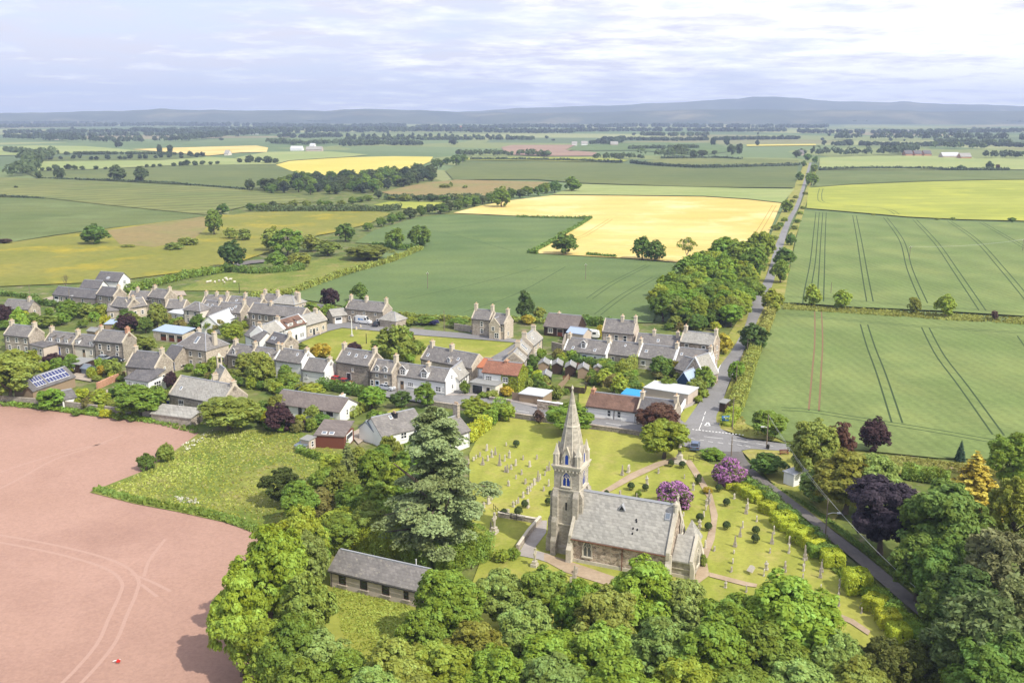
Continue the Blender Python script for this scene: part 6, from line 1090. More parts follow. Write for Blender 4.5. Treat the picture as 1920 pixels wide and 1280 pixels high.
# terrace by the road junction
house((1129, 621), (1189, 626), 5.4, 8, 'tall dark fronted house with half hipped slate roof', 'harl', 'slate', 3.0, chim=[(.55, .5, 1.2), (1, .5, 1.3)], win=row(3.8, [.2, .45, .72], 1.1, 1.7) + row(1.3, [.3, .7]), gwin=[(.5, 3.4, .8, 1.2)])
house((1190, 644), (1275, 651), 3.2, 8, 'back row of slate cottages joined to the tall corner house', 'stone_dk', 'slate', None, chim=[(.38, .5, 1.2), (.9, .5, 1.2)], win=row(1.6, [.2, .5, .8]), sky=[(.5, .4)])
house((1275, 640), (1339, 647), 5.2, 8, 'tall stone corner house beside the straight road', 'rubble', 'slate_lt', None, chim=[(.07, .5, 1.4), (1, .5, 1.3)], win=row(4.0, [.2, .7], 1.0, 1.4) + row(1.5, [.45], 1, 1.4), gwin=[(.5, 1.5, .9, 1.3), (.5, 3.9, .9, 1.3)])
house((1057, 656), (1136, 665), 2.7, 6.4, 'white fronted terrace cottage with white gabled dormer', 'white', 'slate', None, chim=[(.03, .5, 1.1), (1, .5, 1.4)], dorm=[(.44, 1.5, 1.5, .9)], win=row(1.4, [.15, .3, .75], .9, 1.1), sky=[(.2, .2), (.72, .2)], surround='white', door=[(.5, 'door_lb', 1.2, 2.0)])
house((1138, 662), (1195, 669), 2.7, 6.4, 'stone terrace cottage between two party chimneys', 'stone', 'slate', None, chim=[(1, .5, 1.4)], win=row(1.4, [.2, .5, .8], .9, 1.1), sky=[(.5, .7, .5, .7)])
house((1196, 669), (1264, 677), 2.8, 6.4, 'terrace cottage with white rendered front and one rooflight', 'cream', 'slate', None, chim=[(.99, .5, 1.3)], sky=[(.18, .45, .8, .8)], win=row(1.4, [.15, .5, .8], 1.1, 1.1), surround='white')
house((1265, 676), (1328, 683), 3.0, 6.4, 'end terrace cottage with white gable by the forecourt', 'white', 'slate', None, chim=[(.98, .5, 1.1)], sky=[(.15, .5, .6, .8)], win=row(1.4, [.2, .5], 1, 1.2), surround='white')
house((1283, 698), (1320, 706), 3.0, 9, 'steep gabled stone cottage with pale lit roof side', 'rubble', 'slate_lt', 4.2, 'front', win=[(.5, 1.5, 1.0, 1.2)], skew=True, surround='white')
house((1266, 690), (1289, 697), 2.6, 6, 'low stone wing left of the steep gabled cottage', 'rubble', 'slate', None, chim=[(.98, .5, .6)], skew=False, name='wing', cat='extension')
house((1270, 713), (1293, 717), 2.4, 6, 'navy painted timber shed with blue grey roof', 'navy', 'blue_sheet', 2.2, 'front', skew=False, name='navy_shed', cat='shed')
house((1208, 727), (1290, 740), 2.4, 6, 'row of lock-ups with long white flat roof', 'harl', 'sheet', .2, 'flat', name='lock_up', cat='garage')
house((1100, 760), (1193, 772), 2.5, 6.5, 'white cottage with weathered brown tile roof and two narrow windows', 'white', 'dark_tile', 2.2, chim=[(.03, .5, .7, 'brick')], win=[(.46, 1.4, .9, 1.5), (.66, 1.4, .9, 1.5)], skew=False, surround='white', door=[(.56, 'timber_dk', .2, 2.3)])
house((1194, 770), (1264, 779), 3.0, 8, 'slate roofed stone cottage hidden behind the bronze tree', 'stone', 'slate_dk', None, chim=[(.04, .5, 1.2), (1, .5, 1.2)], win=row(1.4, [.3, .7]), gwin=[(.5, 1.5, .9, 1.2)])
house((1166, 739), (1200, 744), 2.6, 3, 'bright blue covered shelter behind the tiled cottage', 'timber', 'tarp', .5, 'flat', name='shelter', cat='shelter')
# bungalow, garage group, house behind the cedar
house((514, 754), (637, 771), 2.4, 7.01, 'long harled bungalow with brown grey tiled roof', 'white', 'slate_br', 1.9, chim=[(.88, .62, .3, 'frame')], win=[(.18, 1.4, 1.5, 1.2, 'dark'), (.40, 1.2, .9, 1.9, 'dark'), (.52, 1.4, 1.6, 1.2, 'dark'), (.85, 1.5, 1.7, .9, 'dark')], door=[(.72, 'door_dk', 1.0, 2.0)], gwin=[(.4, 1.5, .7, 1.3)], skew=False, over=.5, surround='white', name='bungalow')
e = house((590, 816), (645, 819), 2.4, 6, 'timber garage with red brown front and white side door', 'timber_rd', 'slate_br', 1.3, 'flat', name='timber_garage', cat='garage', sky=[(.3, .2, 1.0, .8), (.55, .2, 1.0, .8)])
put_win(e, e['ln'], 3.2, 0, math.pi / 2, 3.6, 2.2, 'door', 'frame', 'frame')
house((564, 824), (579, 827), 1.9, 2, 'little grey painted garden shed with a glazed door', 'harl', 'felt', .25, 'flat', gwin=[(.5, 1.1, .8, 1.2)], name='garden_shed', cat='shed')
house((553, 836), (566, 841), .6, 1.8, 'tilted glass cold frame beside the grey shed', 'alu', 'skyl', .7, 'flat', name='cold_frame', cat='cold frame')
house((716, 818), (796, 800), 2.2, 8.01, 'large slate roofed white house behind the cedar', 'white', 'slate', 2.8, win=row(1.4, [.2, .5, .8], 1.4, 1.3), sky=[(.4, .8)], skew=False, surround='white', chim=[(.5, .42, .2, 'black')])
house((836, 822), (880, 806), 3.2, 9, 'white gabled wing with tall slim grey chimney at the churchyard hedge', 'white', 'slate', 2.4, win=row(1.6, [.4]), dorm=[(.35, 1.4, 1.3, .8)], skew=False, surround='white', chim=[(.97, .5, 2.4, 'stone')])
house((700, 808), (722, 800), 2.4, 4, 'glazed white conservatory beside the large slate roofed house', 'frame', 'skyl', 1.6, win=row(1.3, [.2, .5, .8], .9, 1.8), skew=False, surround='frame', name='conservatory', cat='conservatory')
e = house((618.5, 1068), (790, 1108), 2.5, 5.4, 'long pinkish grey church hall with a slate roof', 'harl', 'slate', 1.85, win=[(.14, 1.45, 1.15, 1.35, 'dark'), (.38, 1.45, 1.15, 1.35, 'dark'), (.62, 1.45, 1.15, 1.35, 'dark'), (.84, 1.4, .75, 1.15, 'dark')], skew=False, surround='harl', name='church_hall', cat='hall', bwin=row(1.45, [.2, .5, .8]))
b = MB(); b.tube([(e['ln'] * .83, 3.0, 3.9), (e['ln'] * .83, 3.0, 5.4)], .08, 6); b.build('flue', [M['alu']], e)
e = house((1470, 884), (1489, 891), 2.2, 3.6, 'white painted pumping hut with flat roof beside the lane', 'white', 'sheet', .12, 'flat', name='white_hut', cat='hut')
b = MB(); b.box(.8, 1.7, -.05, .02, 0, 1.9); b.build('door', [M['frame']], e)
e = house((1349, 755), (1360, 757), 2.1, 2.2, 'dark wooden bus shelter on the verge of the straight road', 'timber_dk', 'felt', .3, 'flat', name='bus_shelter', cat='shelter')
# garden sheds in the cottage gardens
def shed(u, v, w, d, wall, label, h=2.0):
    p = P(u, v); s = ppm(p); house((u - w / 2 * s, v - h * s * .97), (u + w / 2 * s, v - h * s * .93), h, d, label, wall, 'felt', w * .28, 'front', win=(), skew=False, over=.18, name='garden_shed', cat='shed')
for u, v, wl, lab in [(1019, 697, 'timber', 'leftmost of four pale roofed sheds in the gardens'), (1044, 699, 'timber_dk', 'second of four pale roofed sheds, dark boarded'), (1069, 703, 'timber_dk', 'third of four pale roofed sheds, dark boarded'), (1093, 707, 'timber', 'rightmost of four pale roofed sheds, grey boarded'), (1022, 721, 'black', 'black garden shed standing alone on a small lawn'), (1120, 704, 'timber', 'small weathered shed right of the four garden sheds')]:
    shed(u, v, 2.6 if u != 1120 else 1.8, 4.2 if u != 1120 else 2, wl, lab)
house((974, 738), (1018, 744), 2.0, 5, 'pale flat roofed store behind the plank fence', 'timber', 'sheet', .15, 'flat', name='store', cat='shed')
house((163, 620), (178, 622), 1.8, 3, 'small grey shed beside the purple tree', 'timber', 'felt', .6, skew=False, name='garden_shed', cat='shed')
house((152, 690), (164, 692), 1.4, 2.2, 'glass greenhouse beside the dark timber cabin', 'skyl', 'skyl', .7, skew=False, name='greenhouse', cat='greenhouse')
house((196, 608), (216, 608), 1.8, 5, 'low pale sheet roofed lean-to in the far gardens', 'timber', 'blue_sheet', .4, 'flat', name='garden_lean_to', cat='shed')
house((1176, 742), (1196, 744), 1.9, 3, 'green glazed lean-to behind the tiled cottage', 'skyl', 'skyl', .6, 'flat', name='greenhouse', cat='greenhouse')
# far farms and hamlets
def farm(u, v, n, w, h, wall, roof, label, name='farm_building'):
    for i in range(n):
        uu = u + i * w * 1.25; house((uu, v - h * .5), (uu + w, v - h * .5 + .02), max(2.5, h * .5 / ppm(P(uu, v))), 16, label if n == 1 else label, wall, roof, 5, skew=False, name=name, cat='farm building', group=None if n == 1 else label + 's')
farm(544, 282, 1, 22, 5, 'white', 'sheet', 'white roofed cattle shed of the middle farm')
farm(573, 283, 1, 30, 5, 'harl', 'slate_lt', 'long grey shed of the middle farm')
farm(580, 276, 1, 9, 4, 'white', 'sheet', 'small white building of the middle farm')
farm(436, 252, 1, 20, 4, 'white', 'sheet', 'long white shed on the far plain left of centre')
farm(466, 252, 1, 16, 4, 'white', 'slate_lt', 'pale shed right of the long white far shed')
farm(100, 262, 1, 10, 5, 'cream', 'slate_lt', 'pale country house among the left woods')
farm(822, 240, 2, 20, 3, 'brick', 'orange_tile', 'distant red roofed house on the skyline woods')
farm(1090, 272, 1, 12, 5, 'white', 'slate_lt', 'white farmhouse among the far trees')
farm(1072, 272, 1, 10, 3.5, 'white', 'slate_lt', 'low white steading left of the far white farmhouse')
farm(1145, 272, 1, 14, 3.5, 'harl', 'slate_lt', 'low grey steading right of the far trees')
farm(1698, 291, 3, 14, 5, 'brick', 'slate_dk', 'dark roofed brick barn of the right hand farm')
farm(1768, 295, 1, 32, 5, 'harl', 'sheet', 'long white roofed shed of the right hand farm')
farm(1802, 296, 1, 20, 4, 'brick', 'slate_lt', 'low red brick shed of the right hand farm')
farm(1500, 290, 1, 8, 4, 'harl', 'slate', 'small house at the far end of the straight road')
farm(1702, 248, 1, 14, 4, 'cream', 'slate_lt', 'pale mansion above the broad dark wood')
farm(420, 290, 1, 8, 4, 'cream', 'slate_lt', 'tiny pale cottage on the golden strip')
# ---------- the church
def arch(w, h, n=6):
    """pointed arch outline (x,z), base centre at 0,0"""
    sp = h - w * .85; r = w; pts = [(-w / 2, 0), (w / 2, 0), (w / 2, sp)]
    zt = math.sqrt(r * r - (w / 2) ** 2); k = (h - sp) / zt
    for i in range(1, n + 1):
        a = math.acos(.5) * i / n; pts.append((-w / 2 + r * math.cos(a), sp + r * math.sin(a) * k))
    for i in range(n - 1, 0, -1):
        a = math.acos(.5) * i / n; pts.append((w / 2 - r * math.cos(a), sp + r * math.sin(a) * k))
    return pts + [(-w / 2, sp)]
def gothic(parent, x, y, z, rz, w, h, lights=2, glass='leadglass', name='window'):
    """recess-proud stone surround > tracery, glazing"""
    o = empty(name, (x, y, z), rz); o.parent = parent; A = arch(w + .44, h + .34); B = arch(w, h); n = len(A)
    b = MB(); A = [(p, q - .1) for p, q in A]
    for i in range(n):
        j = (i + 1) % n
        b.face([(A[i][0], -.10, A[i][1]), (A[j][0], -.10, A[j][1]), (B[j][0], -.06, B[j][1]), (B[i][0], -.06, B[i][1])])
        b.face([(A[j][0], -.10, A[j][1]), (A[i][0], -.10, A[i][1]), (A[i][0], .05, A[i][1]), (A[j][0], .05, A[j][1])])
        b.face([(B[i][0], -.06, B[i][1]), (B[j][0], -.06, B[j][1]), (B[j][0], .02, B[j][1]), (B[i][0], .02, B[i][1])])
    s = MB(); s.box(-w / 2 - .3, w / 2 + .3, -.18, .04, -.28, -.10)
    b.v += s.v; nv = len(b.v) - 8; b.f += [tuple(k + nv for k in f) for f in s.f]; b.m += s.m
    b.build('frame', [M['church_d']], o)
    g = MB(); g.face([(p, -.012, q) for p, q in B]); g.build('pane' if glass != 'louvre' else 'louvres', [M[glass]], o)
    t = MB()
    if lights == 2:
        t.box(-.06, .06, -.09, -.02, 0, h * .62)
        for sx in (-1, 1): t.tube([(sx * w * .47, -.05, h * .45), (sx * w * .40, -.05, h * .62), (sx * w * .25, -.05, h * .72), (sx * .06, -.05, h * .56)], .05, 5)
        t.tube([(math.cos(a) * w * .15, -.05, h * .79 + math.sin(a) * w * .15) for a in [i * math.pi / 4 for i in range(9)]], .045, 5, 0, False)
        t.build('tracery', [M['church_d']], o)
    if glass == 'louvre':
        l = MB()
        for i in range(int(h / .2) - 1): l.box(-w * .45 if i * .2 < h - w else -w * .2, w * .45 if i * .2 < h - w else w * .2, -.05, -.02, .1 + i * .2, .16 + i * .2)
        l.build('louvre_blades', [M['louvre']], o)
    return o
def church():
    e = empty('church', (8.68, 136.4, 0), math.radians(-24.0), 'sandstone parish church with tall octagonal spire and grey slate nave', 'church')
    # nave
    LN, D_, wh, rd = 15.0, 8.2, 4.0, 9.5
    b = MB(); b.prism([(0, -.6), (D_, -.6), (D_, wh), (D_ / 2, rd - .1), (0, wh)], 0, LN, 'x'); nave = b.build('nave_wall', [M['rubble']], e)
    b = MB(); b.box(-.12, LN + .12, -.14, -.002, -.6, .45); b.box(-.15, LN + .15, -.12, -.003, wh - .32, wh - .02)
    for x in (0, LN):                                            # clasping corner stones
        for i in range(8): w = .34 if i % 2 else .58; b.box(x - (.06 if x == 0 else w), x + (w if x == 0 else .06), -.06, .3, .45 + i * .42, .45 + i * .42 + .40)
    b.build('dressings', [M['church_d']], nave)
    sl = (rd - wh) / (D_ / 2); r = MB()
    for s in (0, 1):
        p0, p1 = (-.35, D_ / 2) if s == 0 else (D_ + .35, D_ / 2); z0 = wh - .35 * sl
        pr = [(p0, z0), (p1, rd), (p1, rd + .26), (p0, z0 + .26)]; r.prism(pr if s == 0 else pr[::-1], .1, LN - .2, 'x')
    roof = r.build('nave_roof', [M['chslate']], e)
    b = MB(); b.prism([(D_ / 2 - .2, rd + .15), (D_ / 2 + .2, rd + .15), (D_ / 2, rd + .45)], .1, LN - .2, 'x'); b.build('ridge', [M['lead']], roof)
    b = MB(); x, y = 7.0, 2.95; z = wh + y * sl + .15                # roof vent gablet
    b.prism([(x - .55, z), (x + .55, z), (x, z + .95)], y - .3, y + .9, 'y'); v = b.build('vent_gablet', [M['lead']], roof)
    b = MB(); b.face([(x - .38, y - .312, z + .06), (x + .38, y - .312, z + .06), (x, y - .312, z + .72)]); b.build('vent_opening', [M['black']], v)
    def onroof(x0, x1, ya, yb, up, m, nm):
        b = MB(); q = [(x0, ya), (x1, ya), (x1, yb), (x0, yb)]; b.hexa([(p, t, wh + t * sl + .2) for p, t in q], [(p, t, wh + t * sl + up) for p, t in q]); b.build(nm, [M[m]], roof)
    onroof(13.5, 14.3, 2.55, 3.15, .50, 'lead', 'rooflight'); onroof(13.6, 14.2, 2.62, 3.08, .52, 'skyl', 'rooflight_pane')
    for x, y in ((9.3, 2.1), (9.1, 1.3), (9.75, 1.25), (9.15, .85), (9.4, 1.95)): onroof(x, x + .2, y, y + .13, .42, 'black', 'slipped_slate')
    # gable parapets
    for x0, x1 in ((-.15, .25), (LN - .35, LN + .2)):
        b = MB()
        for s in (0, 1):
            p0, p1 = (-.45, D_ / 2) if s == 0 else (D_ + .45, D_ / 2); z0 = wh - .45 * sl
            pr = [(p0, z0 - .35), (p1, rd - .3), (p1, rd + .85), (p0, z0 + .75)]; b.prism(pr if s == 0 else pr[::-1], x0, x1, 'x')
        b.build('gable_parapet', [M['church_d']], e)
    b = MB(); x = LN - .08; b.frus(x, 3.3, 7.8, 10.0, .34, .34, 8); b.frus(x, 3.3, 10.0, 10.25, .48, .44, 8); b.frus(x, 3.3, 10.25, 10.7, .34, .06, 8); b.build('gable_turret', [M['church_d']], e)
    b = MB(); x = LN; b.box(x - .1, x + .1, D_ / 2 - .1, D_ / 2 + .1, rd + .7, rd + 2.0); b.box(x - .08, x + .08, D_ / 2 - .45, D_ / 2 + .45, rd + 1.35, rd + 1.55); b.build('gable_cross', [M['church_d']], e)
    # nave buttresses at the corners
    for x in (-.35, LN - .35):
        b = MB(); b.box(x, x + .8, -.95, .1, -.6, 2.0); b.hexa([(x, -.95, 2.0), (x + .8, -.95, 2.0), (x + .8, .1, 2.0), (x, .1, 2.0)], [(x, -.5, 2.5), (x + .8, -.5, 2.5), (x + .8, .1, 2.5), (x, .1, 2.5)])
        b.hexa([(x, -.5, 2.5), (x + .8, -.5, 2.5), (x + .8, .1, 2.5), (x, .1, 2.5)], [(x, -.12, 3.7), (x + .8, -.12, 3.7), (x + .8, .1, 3.7), (x, .1, 3.7)]); b.build('buttress', [M['church_d']], e)
    for x in (2.7,): gothic(e, x, -.005, 1.15, 0, 1.15, 2.35)
    for x in (3, 7, 11): gothic(e, x, D_ + .005, 1.15, math.pi, 1.15, 2.35)
    gothic(e, LN + .2, D_ / 2 + 1.9, 4.6, math.pi / 2, 1.0, 2.0)
    b = MB(); b.tube([(8.1, -.2, wh - .4), (8.1, -.2, 0)], .07, 6); b.tube([(.2, -.42, wh - .42), (LN - .4, -.42, wh - .42)], .09, 6); b.build('gutter', [M['rust']], e)
    # chancel
    x0, x1, ya, yb, ch, cr = LN + .01, LN + 3.2, 1.3, 6.7, 2.6, 5.2; ym = (ya + yb) / 2
    b = MB(); b.prism([(ya, -.6), (yb, -.6), (yb, ch), (ym, cr - .1), (ya, ch)], x0, x1, 'x'); c = b.build('chancel_wall', [M['church']], e)
    b = MB(); b.box(x0, x1 + .1, ya - .12, ya - .003, -.6, .4); b.box(x0, x1 + .1, ya - .1, ya - .004, 1.2, 1.34); b.box(x0, x1 + .05, ya - .1, ya - .005, ch - .25, ch); b.build('dressings', [M['church_d']], c)
    s2 = (cr - ch) / (ym - ya); r = MB()
    for s in (0, 1):
        p0, p1 = (ya - .3, ym) if s == 0 else (yb + .3, ym); z0 = ch - .3 * s2; pr = [(p0, z0), (p1, cr), (p1, cr + .22), (p0, z0 + .22)]; r.prism(pr if s == 0 else pr[::-1], x0 + .2, x1 - .3, 'x')
    r.build('chancel_roof', [M['chslate']], e)
    b = MB()
    for s in (0, 1):
        p0, p1 = (ya - .35, ym) if s == 0 else (yb + .35, ym); z0 = ch - .35 * s2; pr = [(p0, z0 - .3), (p1, cr - .3), (p1, cr + .6), (p0, z0 + .55)]; b.prism(pr if s == 0 else pr[::-1], x1 - .42, x1 + .04, 'x')
    b.build('gable_parapet', [M['church_d']], e)
    for yy in (ya - .4, yb - .3):
        b = MB(); b.box(x1 - .3, x1 + .3, yy, yy + .7, -.6, 1.6); b.hexa([(x1 - .3, yy, 1.6), (x1 + .3, yy, 1.6), (x1 + .3, yy + .7, 1.6), (x1 - .3, yy + .7, 1.6)], [(x1 - .3, yy, 2.5), (x1 + .1, yy, 2.5), (x1 + .1, yy + .7, 2.5), (x1 - .3, yy + .7, 2.5)]); b.build('buttress', [M['church_d']], e)
    gothic(e, x1 + .03, ym, 1.1, math.pi / 2, 1.4, 2.4)
    # vestry with a steep pyramid roof
    b = MB(); b.box(x0 + .25, x0 + 2.5, yb - .9, yb + 2.6, -.6, 3.2); vw = b.build('vestry_wall', [M['church']], e)
    b = MB(); b.hexa([(x0 + .05, yb - 1.1, 3.2), (x0 + 2.7, yb - 1.1, 3.2), (x0 + 2.7, yb + 2.8, 3.2), (x0 + .1, yb + 2.8, 3.2)], [(x0 + 1.3, yb + .8, 6.3), (x0 + 1.4, yb + .8, 6.3), (x0 + 1.4, yb + .9, 6.3), (x0 + 1.3, yb + .9, 6.3)]); b.build('vestry_roof', [M['chslate']], e)
    # tower
    cx, cy, hw, top = -1.45, 3.9, 2.0, 13.8
    b = MB(); b.box(cx - hw - .25, cx + hw + .25, cy - hw - .25, cy + hw + .25, -.6, 1.0)
    b.hexa([(cx + sx * (hw + .25), cy + sy * (hw + .25), 1.0) for sx, sy in ((-1, -1), (1, -1), (1, 1), (-1, 1))], [(cx + sx * (hw + .06), cy + sy * (hw + .06), 1.35) for sx, sy in ((-1, -1), (1, -1), (1, 1), (-1, 1))])
    b.box(cx - hw - .06, cx + hw + .06, cy - hw - .06, cy + hw + .06, 1.35, 4.7); b.box(cx - hw, cx + hw, cy - hw, cy + hw, 4.7, top); tw = b.build('tower', [M['church']], e)
    for z, o, h in ((4.6, .16, .2), (10.1, .12, .2)): b = MB(); b.box(cx - hw - o, cx + hw + o, cy - hw - o, cy + hw + o, z, z + h); b.build('string_course', [M['church_d']], tw)
    b = MB()
    for z, o, h in ((13.35, .14, .25), (13.6, .26, .22), (13.82, .36, .2)): b.box(cx - hw - o, cx + hw + o, cy - hw - o, cy + hw + o, z, z + h)
    for s in range(4):                                            # little corbels under the cornice
        for i in range(7):
            t = -hw + .3 + i * (2 * hw - .6) / 6; dx, dy = ((t, -hw - .18), (hw + .18, t), (t, hw + .18), (-hw - .18, t))[s]; b.box(cx + dx - .1, cx + dx + .1, cy + dy - .1, cy + dy + .1, 13.1, 13.36)
    b.build('cornice', [M['church_d']], tw)
    for sx in (-1, 1):
        for sy in (-1, 1):
            for ax in (0, 1):
                b = MB()
                def st(pr0, pr1, z0, z1):
                    w = .42; c0 = hw - w + .04
                    def rect(p, z):
                        if ax == 0: xs = (sx * (c0 - w), sx * (hw + .03)); ys = (sy * (hw - .1), sy * (hw + p))
                        else: ys = (sy * (c0 - w), sy * (hw + .04)); xs = (sx * (hw - .1), sx * (hw + p))
                        xs, ys = sorted(xs), sorted(ys); return [(cx + xs[0], cy + ys[0], z), (cx + xs[1], cy + ys[0], z), (cx + xs[1], cy + ys[1], z), (cx + xs[0], cy + ys[1], z)]
                    b.hexa(rect(pr0, z0), rect(pr1, z1))
                st(1.25, 1.2, -.6, 2.2); st(1.2, .95, 2.2, 2.8); st(.95, .9, 2.8, 5.2); st(.9, .6, 5.2, 5.9); st(.6, .55, 5.9, 9.2); st(.55, .12, 9.2, 10.2)
                b.build('buttress', [M['church']], e)
    for rz, dx, dy in ((0, 0, -hw), (math.pi / 2, hw, 0), (math.pi, 0, hw), (-math.pi / 2, -hw, 0)):
        gothic(e, cx + dx * 1.001, cy + dy * 1.001, 10.85, rz, 1.1, 2.1, 2, 'louvre')
    b = MB(); b.box(cx - .12, cx + .12, cy - hw - .03, cy - hw + .1, 7.0, 8.2); b.build('slit_window', [M['black']], tw)
    # spire
    R0, zA = 2.02 / math.cos(math.pi / 8), 25.4; b = MB(); ph = math.pi / 8
    b.frus(cx, cy, top + .2, zA, R0, .06, 8, 0, ph); spz = b.build('spire', [M['church']], e)
    rr = lambda z: R0 * (zA - z) / (zA - top - .2)
    b = MB(); b.frus(cx, cy, 19.7, 19.95, rr(19.7) + .12, rr(19.95) + .12, 8, 0, ph); b.frus(cx, cy, 22.9, 23.05, rr(22.9) + .05, rr(23.05) + .05, 8, 0, ph)
    for k in range(8):
        a = ph + k * math.pi / 4; b.tube([(cx + rr(z) * math.cos(a), cy + rr(z) * math.sin(a), z) for z in (14.4, 20, 25.2)], [.09, .07, .04], 5)
    b.frus(cx, cy, 25.2, 25.5, .10, .2, 8); b.frus(cx, cy, 25.5, 25.95, .2, .03, 8); b.build('spire_bands', [M['church_d']], spz)
    for sx in (-1, 1):                                             # clustered corner pinnacles
        for sy in (-1, 1):
            x, y = cx + sx * 1.72, cy + sy * 1.72; b = MB(); b.frus(x, y, top, 15.6, .62, .54, 4, 0, math.pi / 4); b.frus(x, y, 15.6, 15.8, .66, .6, 4, 0, math.pi / 4); b.frus(x, y, 15.8, 17.3, .46, .05, 4, 0, math.pi / 4)
            for ox, oy in ((.42, 0), (-.42, 0), (0, .42), (0, -.42)): b.frus(x + ox, y + oy, top, 15.3, .15, .13, 6); b.frus(x + ox, y + oy, 15.3, 16.0, .15, .02, 6)
            b.build('pinnacle', [M['church_d']], e)
    for k, (dx, dy, rz) in enumerate(((0, -1, 0), (1, 0, math.pi / 2), (0, 1, math.pi), (-1, 0, -math.pi / 2))):     # gabled spire lights
        o = empty('lucarne', (cx + dx * 2.0, cy + dy * 2.0, top + .2), rz); o.parent = e
        b = MB(); b.prism([(-.5, 0), (.5, 0), (.5, 1.5), (0, 2.9), (-.5, 1.5)], -.02, 1.2, 'y'); b.build('gable', [M['church_d']], o)
        b = MB(); b.face([(p, -.03, z + .25) for p, z in arch(.5, 1.5)]); b.build('louvres', [M['louvre']], o)
        b = MB(); b.tube([(-.58, -.06, 1.45), (0, -.06, 3.0), (.58, -.06, 1.45)], .08, 5); b.build('hood_mould', [M['church_d']], o)
        # second tier of small lights
    return e
church()
